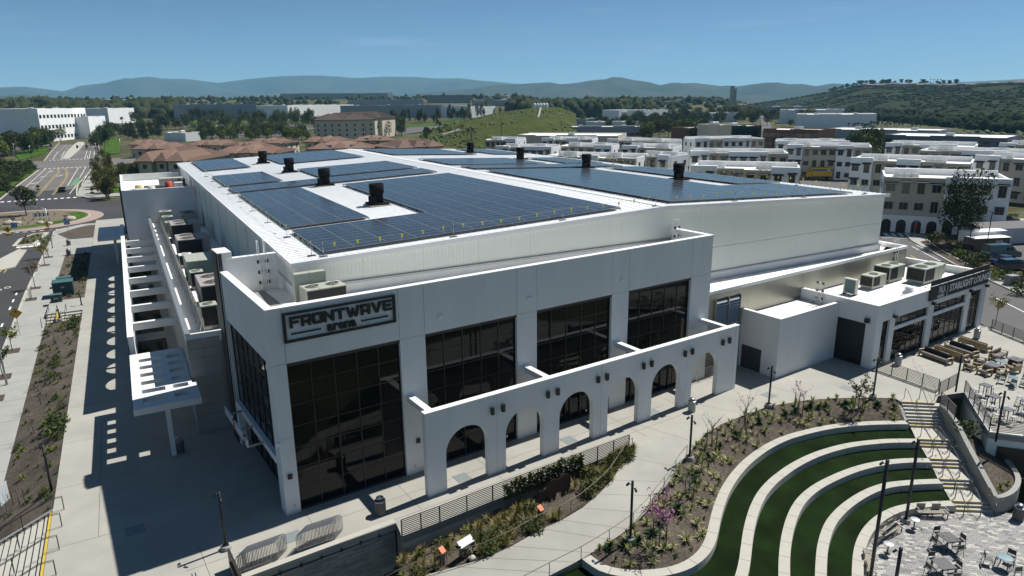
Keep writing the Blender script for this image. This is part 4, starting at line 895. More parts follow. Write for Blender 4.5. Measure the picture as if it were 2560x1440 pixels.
# road markings
def line(pts, w, m, z=-.232, dash=None):
    b = MB(); P = [Vector((p[0], p[1], z if len(p) < 3 else p[2])) for p in pts]
    if dash:
        R = resample(P, max(2, int(sum((c-a).length for a, c in zip(P, P[1:]))/dash)*2)); segs = [(R[i], R[i+1]) for i in range(0, len(R)-1, 2)]
    else: segs = list(zip(P, P[1:]))
    for a, c in segs:
        d = c-a; nr = Vector((-d.y, d.x, 0)).normalized()*w/2; b.quad(a-nr, c-nr, c+nr, a+nr)
    b.build('road_marking', m, kind='structure')
def pxl(*qs): return [(*gs(*q).to_2d(), gs(*q).z+.012) for q in qs]
for off in (-.22, .22):
    line([(x+off, y) for x, y in ((-23, 340), (-21.5, 318), (-21.8, 300), (-22, 262), (-22, 236))], .15, PAINTY); line([(x+off, y) for x, y in ((-20.5, 340), (-18.8, 318), (-17.8, 292), (-18, 262), (-18.4, 236))], .15, PAINTY)
for x0, x1 in ((-27.5, -27.3), (-13.9, -13.2), (-16, -15.8), (-12.2, -11)): line([(x0, 250 if x0 < -20 else 262), (x1, 340)], .18, PAINTW)
line([(-25.2, 262), (-25, 335)], .18, PAINTW, dash=4); line([(-14.3, 236), (-13.6, 262)], .18, PAINTW)
for k in range(13):
    x = -28+k*1.55; line([(x, 341.5), (x+.85, 341.5)], 1.0 if 0 else 2.0, PAINTW); line([(x-1.5, 394), (x-.6, 394)], 2.0, PAINTW)
for x0, x1 in ((-28.5, -30.5), (-25.2, -27.2), (-22.2, -22.8), (-15.3, -16.2), (-13.4, -14.6), (-11.5, -12.6)): line([(x0, 398), (x1, 470)], .2, PAINTW)
for x in (-27, -29.6): line([(x, 430), (x-.9, 560)], .2, PAINTW, dash=6)
for x, y in ((-25.6, 300), (-26.2, 275), (-24.6, 322), (-20.5, 300)): line([(x-.7, y), (x+.9, y+5)], .5, PAINTW)
for k in range(12): line([(-29.5+k*1.5, 226), (-28.7+k*1.5, 226)], 2.0, PAINTW)
b = MB(); b.quad((-15.3, 262, -.228), (-13.9, 262, -.228), (-13.2, 290, -.228), (-14.5, 290, -.228)); b.build('green_bike_lane', mat('green_lane_paint', (.10, .26, .12), .8, .15, 2), kind='structure')
for k in range(18): line([(-36+k*1.4, 167.5), (-35.3+k*1.4, 167.5)], .5, PAINTW)
for q in (((0, 680), (50, 620), (66, 600)), ((10, 682), (44, 638), (52, 622))): line(pxl(*q), .16, PAINTY)
line(pxl((55, 610), (72, 592)), .2, PAINTY)
for q in ((58, 614), (85, 612)): P = gs(*q); line([(P.x-.9, P.y, P.z+.01), (P.x+.9, P.y, P.z+.01)], 4.2, PAINTW)
for q in ((5, 813), (25, 771), (33, 752), (41, 735)): P = gs(*q); line([(P.x, P.y-.7, zst(P.y-.7)+.012), (P.x, P.y+.7, zst(P.y+.7)+.012)], .2, PAINTW)
for q in ((8, 722), (98, 600)):
    P = gs(*q)
    for dx in (-.45, .45):
        b = MB()
        for i in range(12):
            a0, a1 = i*pi/6, (i+1)*pi/6; b.quad(*[(P.x+dx+r_*cos(a_), P.y+dx*1.2+r_*1.6*sin(a_), P.z+.012) for r_, a_ in ((.28, a0), (.38, a0), (.38, a1), (.28, a1))])
        b.build('bike_marking', PAINTW, kind='structure')
# splitter island
b = MB(); b.slab([(-19.3, 150), (-15.8, 150), (-15.0, 158), (-14.4, 164), (-17.2, 163.5), (-19, 158)], -.1, .15); struct('splitter_island', b, CONCL)
b = MB(); b.slab([(-19, 128), (-20.5, 135), (-18, 146), (-16.6, 145), (-16.8, 130)], -.1, .15); struct('splitter_island', b, CONCL)
b = MB(); b.slab([(-18.6, 151), (-16.3, 151), (-15.4, 158), (-15.4, 163), (-17, 162.5), (-18.4, 158)], -.08, .1); struct('island_bed', b, MULCH)
b = MB(); b.slab([(-10.4, 152), (-12.8, 160), (-8, 170), (4, 170), (4, 152)], -.06, .2); struct('planting_bed', b, MULCH)
b = MB(); b.slab([(-13.5, 163), (-12.4, 163), (-8, 168.4), (4, 169.5), (4, 171), (-9, 171), (-13.5, 166)], -.05, .15); struct('sidewalk', b, CONC2)
# ------------------------------------------------------------------ right side street
def pxpoly(qs, z): return [(p.x, p.y) for p in (g(*q, z) for q in qs)]
b = MB(); b.slab(pxpoly([(2150, 560), (2200, 600), (2267, 596), (2275, 600), (2345, 640), (2392, 667), (2500, 715), (2560, 740), (2800, 845), (2900, 1010), (2560, 855), (2470, 820), (2380, 760), (2230, 680)], -.3), -.3, .2); struct('street', b, ASPHL)
b = MB(); b.slab(pxpoly([(2060, 536), (2285, 551), (2345, 548), (2560, 554), (3000, 572), (3000, 625), (2560, 596), (2440, 580), (2330, 583), (2267, 597), (2200, 602), (2000, 600)], -.29), -.296, .2); struct('street', b, ASPHL)
b = MB(); b.slab(pxpoly([(2440, 580), (2560, 596), (3000, 625), (3000, 850), (2700, 750), (2560, 680), (2520, 640), (2470, 600)], -.29), -.29, .2); struct('parking_lot', b, ASPHL)
b = MB(); b.slab(pxpoly([(2270, 592), (2285, 586), (2310, 586), (2318, 597), (2350, 622), (2440, 668), (2520, 703), (2700, 785), (2900, 890), (2880, 905), (2700, 805), (2500, 712), (2392, 664), (2345, 638), (2277, 600)], -.15), -.15, .2); struct('sidewalk', b, CONC2)
b = MB(); b.slab(pxpoly([(2300, 604), (2318, 600), (2350, 624), (2440, 670), (2425, 676), (2392, 660), (2345, 634)], -.12), -.13, .1); struct('planting_strip', b, MULCH)
b = MB(); b.slab(pxpoly([(2318, 594), (2335, 584), (2440, 582), (2475, 604), (2520, 642), (2560, 684), (2700, 752), (2700, 782), (2520, 700), (2440, 664), (2352, 620)], -.13), -.14, .1); struct('planting_bed', b, MULCH)
b = MB(); b.slab(pxpoly([(2200, 533), (2225, 533), (2260, 541), (2290, 545), (2345, 540), (2560, 546), (3000, 562), (3000, 570), (2560, 552), (2345, 546), (2285, 550), (2210, 541)], -.15), -.15, .2); struct('sidewalk', b, CONC2)
for k in range(12):
    f = k/11; a = g(2240+26*f, 552+33*f, -.28); c = g(2278+23*f, 552.5+33*f, -.28); line([(a.x, a.y, -.285), (c.x, c.y, -.285)], .45, PAINTW)
for k in range(4): a = g(2212+k*17.5, 583, -.28); c = g(2222+k*17.5, 592, -.28); line([(a.x, a.y, -.28), (c.x, c.y, -.28)], .7, PAINTW)
for q in (((2280, 616), (2345, 650), (2392, 674)), ((2290, 612), (2350, 640), (2390, 662)), ((2490, 745), (2560, 780), (2700, 850)), ((2205, 594), (2265, 596))): line([(*g(*p, -.29).to_2d(), -.285) for p in q], .16, PAINTW)
line([(*g(*p, -.29).to_2d(), -.285) for p in ((2276, 638), (2296, 650))], .16, PAINTY)
for k in range(9): a = g(2445+k*28, 553+k*.6, -.28); c = g(2445+k*28, 564+k*.8, -.28); line([(a.x, a.y, -.28), (c.x, c.y, -.28)], .12, PAINTW)
line([(*g(*p, -.28).to_2d(), -.28) for p in ((2440, 563), (2700, 576))], .12, PAINTW)

def garden_near(q, z):
    P = g(*q, z); return min(((garden_pt(i/60, j/14)-P).length, i, j) for i in range(61) for j in range(15))[1:]
# ------------------------------------------------------------------ vegetation
def leafmat(name, c, c2): return mat(name, c, .75, .3, 1.3, col2=c2, spec=.2)
LF = {'olive': leafmat('leaf_olive', (.05, .065, .018), (.10, .11, .035)), 'dark': leafmat('leaf_dark', (.026, .042, .015), (.06, .078, .03)), 'mid': leafmat('leaf_mid', (.038, .068, .016), (.095, .125, .034)),
      'lime': leafmat('leaf_lime', (.10, .14, .02), (.19, .22, .04)), 'yellow': leafmat('leaf_yellow', (.15, .13, .02), (.24, .20, .04)), 'red': leafmat('leaf_red', (.09, .045, .022), (.16, .085, .035)), 'pink': leafmat('blossom_pink', (.40, .12, .28), (.55, .25, .42)),
      'straw': leafmat('grass_straw', (.19, .165, .06), (.33, .28, .12)), 'garden': leafmat('leaf_garden', (.13, .14, .035), (.25, .235, .075)), 'agave': leafmat('leaf_pale', (.20, .225, .08), (.40, .40, .18)), 'deep': leafmat('leaf_deep', (.01, .035, .008), (.02, .06, .014)), 'pine': leafmat('leaf_pine', (.012, .022, .010), (.03, .042, .018))}
BARK = mat('bark', (.09, .07, .055), .9, .3, 6); BARKG = mat('bark_grey', (.16, .145, .125), .9, .25, 6); STAKE = mat('stake_wood', (.14, .07, .04), .9, .2, 8); PALMT = mat('palm_trunk', (.13, .11, .09), .9, .3, 5)
def rv(): 
    while 1:
        v = Vector((random.uniform(-1, 1), random.uniform(-1, 1), random.uniform(-1, 1)))
        if .02 < v.length < 1: return v
def leaf(b, p, s, n=None):
    d = rv().normalized(); e = d.cross(rv()).normalized(); l = s*random.uniform(.7, 1.3)
    b.add([p-d*l*.5, p+e*l*.32, p+d*l*.5, p-e*l*.32], [(0,1,2,3)])
def crown(blobs, n, s, name, m, hollow=.45):
    b = MB(); tot = sum(r[3]*r[4] for r in blobs)
    for (x, y, z, rx, rz) in blobs:
        for _ in range(int(n*rx*rz/tot)):
            v = rv(); v = v.normalized()*max(hollow, v.length**.5); leaf(b, Vector((x+v.x*rx, y+v.y*rx, z+v.z*rz)), s)
    return b.mesh(name, m)
def branches(h, n, spread, r0, up=.6, top=None):
    b = MB(); b.tube([(0, 0, -.1), (random.uniform(-.05, .05), random.uniform(-.05, .05), h*.5), (0, 0, h)], r0, 6, r2=r0*.6); tips = []
    for i in range(n):
        a = 2*pi*i/n+random.uniform(-.4, .4); z0 = h*random.uniform(.55, 1); l = spread*random.uniform(.7, 1.1); z1 = z0+l*up*random.uniform(.8, 1.5)
        p0 = Vector((0, 0, z0)); p2 = Vector((l*cos(a), l*sin(a), z1)); p1 = p0.lerp(p2, .5)+Vector((0, 0, -.08*l)); b.tube([p0, p1, p2], r0*.45, 4, r2=r0*.15); tips += [p1, p2, p1.lerp(p2, .5)]
        for k in range(2):
            q = p1+Vector((random.uniform(-.4, .4), random.uniform(-.4, .4), random.uniform(.3, .8)))*spread*.6; b.tube([p1, q], r0*.22, 4, r2=r0*.08); tips.append(q)
    return b, tips
def tree_proto(name, trunk_h, blobs, n, s, lm, bm=BARK, r0=.14, nb=6, spread=1.5, hollow=.45):
    t = thing(name, name, 'tree'); b, _ = branches(trunk_h, nb, spread, r0); b.build('trunk', bm, t); put('crown', crown(blobs, n, s, 'crown', LF[lm], hollow), t); return Proto(t)
random.seed(21)
def lump(R, Hh, z, k=9, rr=.55): return [(R*.62*cos(i*2.4)*random.uniform(.5, 1), R*.62*sin(i*2.4)*random.uniform(.5, 1), z+Hh*random.uniform(-.38, .42), R*rr*random.uniform(.7, 1.1), Hh*.3*random.uniform(.8, 1.2)) for i in range(k)]
T_ROUND = [tree_proto(nm_, 2.6, lump(2.6, 4.2, 4.6), 1500, .42, c, nb=6, spread=1.8) for nm_, c in (('green_tree', 'mid'), ('olive_tree', 'olive'), ('dark_tree', 'dark'), ('lime_tree', 'lime'), ('golden_tree', 'yellow'))]
T_OVAL = [tree_proto('upright_tree', 2.2, lump(1.5, 6, 4.8, 10), 1200, .38, c, nb=6, spread=1.0) for c in ('olive', 'mid', 'dark')]
T_PINE = [tree_proto('conifer_tree', 3.0, [(random.uniform(-.5, .5), random.uniform(-.5, .5), 2.6+i*1.15, 2.3*(1-i/8.5)+.3, .9) for i in range(8)], 1300, .42, 'pine', r0=.2, spread=1.3)]
T_SPARSE = [tree_proto('airy_tree', 2.5, lump(2.4, 5.0, 5.0, 14, .4), 700, .36, c, bm=BARKG, nb=9, spread=2.0, hollow=.2) for c in ('olive', 'yellow', 'mid')]
T_BIG = tree_proto('corner_tree', 3.2, lump(3.4, 7.0, 6.4, 20, .42), 5200, .32, 'dark', bm=BARKG, nb=9, spread=2.4, hollow=.3)
def palm_proto(h, fan=False):
    t = thing('palm_tree', 'palm', 'palm tree'); b = MB(); b.tube([(0, 0, -.1), (.1, 0, h*.5), (0, 0, h)], .24, 7, r2=.17); b.build('trunk', PALMT, t); b = MB()
    for i in range(34):
        a = i*2.39; el = random.uniform(-.7, 1.2); l = 1.15 if fan else random.uniform(2.2, 3.0); pts = [Vector((l*s*cos(a)*cos(el*(1-.35*s)), l*s*sin(a)*cos(el*(1-.35*s)), h+l*s*sin(el)-.75*l*s*s*(.5 if fan else 1))) for s in (0, .4, .75, 1)]
        for p, q, w1, w2 in zip(pts, pts[1:], (.05, .3, .26), (.3, .26, .04)):
            sd_ = Vector((-sin(a), cos(a), 0)); k = 1.6 if fan else 1; b.add([p-sd_*w1*k, p+sd_*w1*k, q+sd_*w2*k, q-sd_*w2*k], [(0,1,2,3)])
    b.build('fronds', LF['dark' if fan else 'olive'], t); return Proto(t)
PALM = [palm_proto(9, True), palm_proto(6.5)]
def bush_mesh(r, h, n, s, lm): return crown([(random.uniform(-.4, .4)*r, random.uniform(-.4, .4)*r, h*.45, r*.7, h*.5) for _ in range(5)], n, s, 'foliage', LF[lm], .3)
BUSH = {c: [bush_mesh(.8, .9, 330, .17, c) for _ in range(2)] for c in ('mid', 'dark', 'olive', 'lime')}
def tuft_mesh(nb, l, w, lm, up=(.5, 1.35), droop=.4):
    b = MB()
    for i in range(nb):
        a = random.uniform(0, 2*pi); el = random.uniform(*up); L_ = l*random.uniform(.7, 1.1); d = Vector((cos(a)*cos(el), sin(a)*cos(el), sin(el))); sd_ = Vector((-sin(a), cos(a), 0))*w
        p0 = Vector((0, 0, 0)); p1 = d*L_*.55; p2 = d*L_-Vector((0, 0, droop*L_*(1-el/1.6))); b.add([p0-sd_*.6, p0+sd_*.6, p1+sd_, p1-sd_, p2], [(0,1,2,3), (3,2,4)])
    return b.mesh('blades', LF[lm])
TUFT = {'pale': [tuft_mesh(26, .62, .028, 'agave') for _ in range(3)], 'deep': [tuft_mesh(46, .6, .04, 'deep', (.2, 1.4)) for _ in range(2)], 'straw': [tuft_mesh(60, .75, .012, 'straw', (.7, 1.5), .5) for _ in range(2)], 'olive': [tuft_mesh(56, .7, .016, 'garden', (.6, 1.5), .5) for _ in range(2)],
        'small': [tuft_mesh(22, .3, .02, 'mid') for _ in range(2)], 'lime': [tuft_mesh(34, .5, .035, 'lime', (.2, 1.3)) for _ in range(2)]}
def plant(name, meshes, p, s, label, group, cat='plant'):
    o = put(name, random.choice(meshes), None, label, cat, group, loc=p, rz=random.uniform(0, 6.28)); o.scale = (s, s, s*random.uniform(.85, 1.15)); return o
def slope_zone(s): return ('near the stair head', 'under the leafy tree', 'before the utility box', 'at the upper walk bend', 'beside the ramp top lamp', 'in the middle bend', 'beside the pink tree', 'at the lower tip')[min(7, int(s*8))]
def garden_zone(s): return ('by the brick-faced wall', 'beside the white sign', 'left of the orange post', 'before the bear silhouette', 'right of the bear silhouette', 'at the narrow upper tip')[min(5, int(s*6))]
def strip_zone(y): return 'by the side stair' if y < 52 else 'before the near lamp' if y < 62 else 'among the first saplings' if y < 73 else 'among the far saplings' if y < 84 else 'below the short stair' if y < 94 else 'by the teal boxes' if y < 116 else 'by the litter bins'
random.seed(31)
GS_ = 'planting on the slope above the turf terraces'
bear_at = garden_pt(garden_near((1392, 1250), -.7)[0]/60, garden_near((1392, 1250), -.7)[1]/14)
cells = [(i, j) for i in range(34) for j in range(6)]
for i, j in cells:
    s = (i+random.uniform(.2, .8))/34; f = (j+random.uniform(.2, .8))/6
    if not .03 < f < .95: continue
    p = slope_pt(s, f); wd = (topl[min(89, int(s*89))]-botl[min(89, int(s*89))]).length
    if wd < 2.4 and j % 2: continue
    if j == 2 and random.random() < .55: plant('dark_rosette', TUFT['deep'], p, random.uniform(.85, 1.25), 'dark green rosette shrub in the planted slope '+slope_zone(s), GS_+', dark row')
    elif random.random() < .62: plant('striped_grass_plant', TUFT['pale'], p, random.uniform(.7, 1.2), 'pale striped strap-leaf plant on the planted slope '+slope_zone(s), GS_)
    elif random.random() < .5: plant('low_groundcover', TUFT['small'], p, random.uniform(.8, 1.4), 'small low green plant on the planted slope '+slope_zone(s), GS_+', low')
for k in range(230):
    s, f = random.random(), random.random(); p = garden_pt(s, .06+.88*f); r = random.random()
    if (p-bear_at).length < 2.0 and p.y < bear_at.y+.3: continue
    if r < .42: plant('dry_grass_clump', TUFT['straw'], p, random.uniform(.7, 1.3), 'straw-coloured grass clump in the native garden '+garden_zone(s), 'grass clumps in the native garden')
    elif r < .8: plant('green_grass_clump', TUFT['olive'], p, random.uniform(.7, 1.35), 'olive-green grass clump in the native garden '+garden_zone(s), 'green clumps in the native garden')
    else: plant('garden_shrub', BUSH['olive' if r < .93 else 'mid'], p, random.uniform(.45, .9), 'low rounded shrub in the native garden '+garden_zone(s), 'shrubs in the native garden')
for (ya, yb, nn) in ((47, 93, 150), (103.5, 135, 80)):
    for k in range(nn):
        y = random.uniform(ya, yb); x = random.choice((-9.6, -8.6, -7.4, -7.2))+random.uniform(-.5, .5); p = (x, y, zpl(x, y)-.02); r = random.random()
        if r < .12: plant('green_shrub', BUSH['mid'], p, random.uniform(.35, .7), 'rounded green shrub in the sidewalk mulch strip '+strip_zone(y), 'shrubs in the sidewalk strip')
        elif r < .3: plant('lime_rosette', TUFT['lime'], p, random.uniform(.6, 1), 'lime green rosette plant in the sidewalk mulch strip '+strip_zone(y), 'rosettes in the sidewalk strip')
        else: plant('low_groundcover', TUFT['small'], p, random.uniform(.7, 1.4), 'small sparse plant in the sidewalk mulch strip '+strip_zone(y), 'low plants in the sidewalk strip')
for q, s in (((145, 1110), 1.3), ((150, 1135), 1.1), ((190, 820), 1.0), ((180, 835), 1.1)):
    p = gs(*q); plant('flowering_shrub', BUSH['mid'], (p.x, p.y, zpl(p.x, p.y)), s, 'dense green flowering shrub at the walkway edge of the strip', 'flowering shrubs')
for k in range(46):
    a = random.uniform(0, 6.28); r = 13*sqrt(random.random()); x, y = RC.x+r*cos(a), RC.y+r*sin(a)
    if x > -30: plant('low_groundcover', TUFT['pale' if k % 3 else 'small'], (x, y, .04), random.uniform(.9, 1.6), 'low dry plant on the roundabout island', 'plants on the roundabout')
for k in range(7):
    p = Vector((random.uniform(-18.2, -15.8), random.uniform(152, 161), -.07)); plant('agave', TUFT['lime'], p, random.uniform(1.3, 2.0), 'pale agave on the splitter island', 'agaves on the splitter island')
# shrubs in shaded beds by the side arcade
for y0, y1 in ((61, 66.5), (69, 79), (82, 92), (95, 104), (107, 115)):
    for k in range(int((y1-y0)*1.1)): plant('shade_shrub', BUSH['dark'], (random.uniform(-1.0, 1.3), random.uniform(y0+.4, y1-.4), .05), random.uniform(.4, .8), 'dark shrub in the shaded bed under the side pergola', 'shrubs under the side pergola')
# staked young trees on the slope and elsewhere
def young(label, p, h, lm, n, s, cat='young tree', stakes=True, grp=None, trunk=BARKG):
    t = thing('young_tree', label, cat, p, random.uniform(0, 6), grp); b, tips = branches(h*.6, 8, h*.26, .035*h/2.5, 1.1); b.build('trunk', trunk, t, local=True)
    b = MB()
    for k in range(n): leaf(b, random.choice(tips)+rv()*h*.075, s)
    if n: b.build('crown', LF[lm], t, local=True)
    if stakes:
        for sx in (-.38, .38): MB().tube([(sx, 0, -.1), (sx, 0, h*.5)], .035, 5).build('stake', STAKE, t, local=True)
    return t
GT = 'staked young trees by the turf terraces'
def slope_near(q, z):
    P = g(*q, z); best = min(((slope_pt(i/60, j/12)-P).length, slope_pt(i/60, j/12)) for i in range(61) for j in range(13)); return best[1]
young('pink blossoming staked tree beside the ramp, nearest to the viewer', slope_near((1640, 1370), -.7), 3.6, 'pink', 300, .13, grp=GT)
young('small pink blossoming staked tree near the top of the planted slope', slope_near((1990, 1035), -.3), 3.3, 'pink', 80, .12, grp=GT)
young('leafy olive staked tree beside the stair head lamp', slope_near((2150, 1025), -.2), 3.4, 'olive', 420, .17, grp=GT)
young('nearly bare staked tree right of the walk lamp', slope_near((1868, 1075), -.2), 3.2, 'yellow', 60, .1, grp=GT)
young('bare twiggy staked tree at the edge of the upper walk', slope_near((1780, 1120), -.2), 3.0, 'olive', 25, .09, grp=GT)
young('thin brownish staked tree in the middle of the planted slope', slope_near((1722, 1250), -.4), 2.7, 'olive', 80, .1, grp=GT)
for k, (q, n) in enumerate((((140, 870), 60), ((128, 920), 60), ((118, 970), 60), ((105, 1030), 70), ((90, 1105), 70))):
    p = gs(*q); young('thin bare sapling in the mulch strip, %s from the front' % ('fifth', 'fourth', 'third', 'second', 'first')[k], (p.x, p.y, zpl(max(-10.3, p.x), p.y)), 2.4, 'straw', n, .07, stakes=False, grp='saplings in the sidewalk strip')
p = gs(55, 1290); young('staked leafless sapling at the foot of the left stair', (p.x, p.y, zpl(max(-10.3, p.x), p.y)), 2.3, 'red', 14, .06, grp='saplings in the sidewalk strip')
PIT = []
for k, (q, h, lm, n, lbl) in enumerate((((113, 665), 4.0, 'yellow', 420, 'golden-green street tree nearest the crossing'), ((118, 645), 4.2, 'lime', 420, 'lime green street tree behind the golden one by the crossing'), ((92, 722), 3.9, 'red', 260, 'reddish-brown thin street tree at the kerb'), ((83, 750), 2.0, 'red', 10, 'bare young street tree with stake just nearer than the reddish one'), ((36, 880), 3.2, 'lime', 380, 'bright yellow-green street tree by the yellow yield sign'), ((14, 945), 3.0, 'mid', 500, 'dense green street tree at the left edge'))):
    p = gs(*q); P = Vector((-12.75, p.y, zst(p.y)+.13)); PIT.append(P); young(lbl, P, h, lm, n, .2, 'street tree', k == 3, 'street trees along the kerb', BARK)
for y in [P.y for P in PIT]+[72.5, 62, 55]:
    MB().add([(-13.35, y-.8, zst(y-.8)+.137), (-12.1, y-.8, zst(y-.8)+.137), (-12.1, y+.8, zst(y+.8)+.137), (-13.35, y+.8, zst(y+.8)+.137)], [(0,1,2,3)]).build('tree_pit', MULCH, kind='structure')
# creeper on the railing
cr = thing('railing_creeper', 'green leafy creeper growing through the plaza railing', 'climbing plant', garden_pt(.5, .02)); b = MB(); sb = MB(); random.seed(4)
ca_, cb_ = g(1262, 1243), g(1448, 1168)
for i in range(34):
    f = i/33; p = ca_.lerp(cb_, f)+Vector((.05, -.12, 0)); h = random.uniform(.9, 1.35); q = p+Vector((random.uniform(-.1, .1), random.uniform(-.1, .05), h)); sb.tube([p-Vector((0,0,.9)), q], .012, 4)
    for k in range(90): leaf(b, p.lerp(q, random.uniform(-.1, 1.02))+Vector((random.uniform(-.16, .16), random.uniform(-.14, .06), 0)), .17)
sb.build('stem', BARK, cr); b.build('foliage', LF['olive'], cr)
# ------------------------------------------------------------------ railings
RAIL = mat('bronze_rail_paint', (.04, .034, .03), .45); RAILS = mat('steel_handrail', (.13, .12, .11), .5, metal=.4)
def guard(label, path, h=1.07, nb=9, step=1.55, m=RAIL, dirz=0):
    path = [Vector(p) for p in path]; t = thing('guard_rail', label, 'railing', path[0])
    for a, c in zip(path, path[1:]):
        n = max(1, round((c-a).length/step))
        for i in range(n+1):
            p = a.lerp(c, i/n); MB().bar(p, p+Vector((0, 0, h)), .06).build('post', m, t)
        for k in range(nb):
            z = .1+(h-.1)*k/(nb-1); MB().bar(a+Vector((0,0,z)), c+Vector((0,0,z)), .036 if k < nb-1 else .055, .036).build('rail_bar', m, t)
    return t
def up(p, z): return Vector((p.x, p.y, p.z+z))
guard('dark horizontal-bar railing on the plaza edge above the native garden', [up(p, .02) for p in E1])
guard('dark railing between the lower walk and the lounge patio', [L(51.6, -7.9), g(2345, 978)])
guard('dark railing panels at the head of the planter beside the stair', [g(2347, 985), g(2390, 962), ], nb=9)
guard('dark railing on the white patio wall above the lower court', [up(g(2410, 982), .06), up(g(2472, 1080), .06), up(g(2560, 1091), .06), up(g(2720, 1113), .06)])
guard('dark railing at the right edge of the lounge patio', [g(2478, 822), g(2560, 855), g(2700, 915)])
guard('dark railing on top of the sloping retaining wall', [g(2350, 1010), g(2386, 1048)], nb=8)
def handrail(label, path, h=.95, step=3, m=RAILS, mid=False):
    path = [Vector(p) for p in path]; t = thing('handrail', label, 'handrail', path[0]); b = MB(); b.tube([up(p, h) for p in path], .021, 6); b.build('top_rail', m, t)
    if mid: b = MB(); b.tube([up(p, .12) for p in path], .018, 5); b.build('bottom_rail', m, t)
    R_ = resample(path, max(2, int(sum((c-a).length for a, c in zip(path, path[1:]))/2.0)+1))
    for p in R_: MB().tube([p, up(p, h)], .022, 5).build('post', m, t)
handrail('thin steel handrail along the left edge of the curved ramp', offs([p.copy() for p in wl], -.12)); handrail('thin steel handrail along the right edge of the curved ramp', offs([p.copy() for p in wr], .12), mid=True)
# stair handrails
def sp(y, dx, z): return g(lx(y)+dx, y+dx*.04, z)
for k, (dx, lbl) in enumerate(((14, 'left steel handrail of the upper stair flight'), (52, 'middle steel handrail of the upper stair flight'), (90, 'right steel handrail of the upper stair flight'))):
    t = thing('stair_handrail', lbl, 'handrail', sp(1004, dx, 0), 0, 'stair handrails'); a, c, e = sp(996, dx-4, 0), sp(1004, dx, 0), sp(1066, dx, -1.2)
    for o_ in (Vector((0,0,0)), Vector((.16, .1, 0)))[:2 if k == 1 else 1]:
        b = MB(); b.tube([a+o_, up(a, .9)+o_, up(c, .92)+o_, up(e, .92)+o_, e+o_], .022, 5); b.build('rail', RAILS, t)
for j, (y0, y1, z0, z1) in enumerate(((1097, 1122, -1.3, -1.78), (1146, 1174, -1.78, -2.26), (1197, 1227, -2.26, -2.74), (1252, 1285, -2.74, -3.22))):
    for k, dx in enumerate((16, 58)):
        t = thing('stair_handrail', '%s steel handrail loop of the %s short flight' % (('left', 'right')[k], ('first', 'second', 'third', 'lowest')[j]), 'handrail', sp(y0, dx, z0), 0, 'stair handrails')
        a, c, e, f_ = sp(y0-6, dx-2, z0), sp(y0, dx, z0), sp(y1, dx, z1), sp(y1+6, dx+2, z1)
        for o_ in (Vector((0, 0, 0)), Vector((.18, .1, 0))): b = MB(); b.tube([a+o_, up(a, .88)+o_, up(c, .92)+o_, up(e, .92)+o_, up(f_, .88)+o_, f_+o_], .022, 5); b.build('rail', RAILS, t)
t = thing('wall_handrail', 'steel handrail fixed to the sloping retaining wall', 'handrail', g(2385, 1060, -1)); b = MB(); b.tube([up(sp(y, 95, z), .95) for y, z in ((1030, -.5), (1063, -1.1), (1097, -1.3), (1122, -1.78), (1146, -1.78), (1174, -2.26), (1197, -2.26), (1227, -2.74), (1252, -2.74), (1285, -3.22), (1292, -3.22))]+[sp(1294, 97, -3.22)], .022, 5); b.build('rail', RAILS, t)
# left stair down to the sidewalk
ls = thing('side_stair', 'concrete stair with yellow nosing from the walkway down to the street sidewalk', 'stairs', (-6.7, 42, 0))
for k in range(11):
    x1 = -6.62-k*.36; MB().box(x1-.36, 36, -2.6, x1, 46.4-.0*k, -.155*(k+1)).build('tread', CONCL, ls)
    MB().box(x1-.365, 36.05, -.155*(k+1)-.13, x1-.361, 46.35, -.155*(k+1)-.01).build('riser', DARKM, ls)
MB().box(-6.75, 36.05, .003, -6.62, 46.35, .008).build('nosing', YELL, ls); MB().box(-10.2, 36.05, -1.54, -10.05, 46.35, -1.535).build('nosing', YELL, ls)
MB().add([(-6.6, 46.4, .05), (-10.8, 46.4, -1.75), (-10.8, 46.65, -1.75), (-6.6, 46.65, .05), (-6.6, 46.4, -2.6), (-10.8, 46.4, -2.9), (-10.8, 46.65, -2.9), (-6.6, 46.65, -2.6)], [(0,1,2,3), (4,5,1,0), (3,2,6,7), (0,3,7,4), (2,1,5,6)]).build('cheek_wall', CONCW, ls)
for j, y in enumerate((46.25, 44.2, 41.7, 39.2)):
    t = thing('stair_handrail', '%s dark handrail of the left side stair' % ('rearmost', 'second', 'third', 'nearest')[j], 'handrail', (-6.3, y, 0), 0, 'side stair handrails')
    for o_ in (0, .14): b = MB(); b.tube([(-6.0, y+o_, 0), (-6.0, y+o_, .88), (-6.6, y+o_, .9), (-10.4, y+o_, -.75), (-10.4, y+o_, -1.7)], .022, 5); b.build('rail', RAIL, t); b = MB(); b.tube([(-8.2, y+o_, -.7), (-8.2, y+o_, .2)], .02, 5); b.build('post', RAIL, t)
ls2 = thing('side_stair', 'short stair with handrails farther up the walkway beside the green boxes', 'stairs', (-8.5, 94.6, -.3))
for k in range(4): MB().box(-10.3+k*.0, 93.4+k*.75, -1.2, -6.7, 94.15+k*.75, -.75+k*.18).build('tread', CONCL, ls2)
for j, x in enumerate((-10.1, -9.2, -8.3)):
    t = thing('stair_handrail', '%s dark handrail of the short stair' % ('left', 'middle', 'right')[j], 'handrail', (x, 94, -.5), 0, 'short stair handrails'); b = MB(); b.tube([(x, 92.6, -.9), (x, 92.6, .1), (x, 96.4, .8), (x, 97, .8), (x, 97, -.05)], .03, 5); b.tube([(x, 94.5, -.5), (x, 94.5, .42)], .025, 5); b.build('rail', RAIL, t)
MB().box(-9.3, 93.35, -.2, -9.1, 96.5, -.02).build('nosing', YELL, ls2)
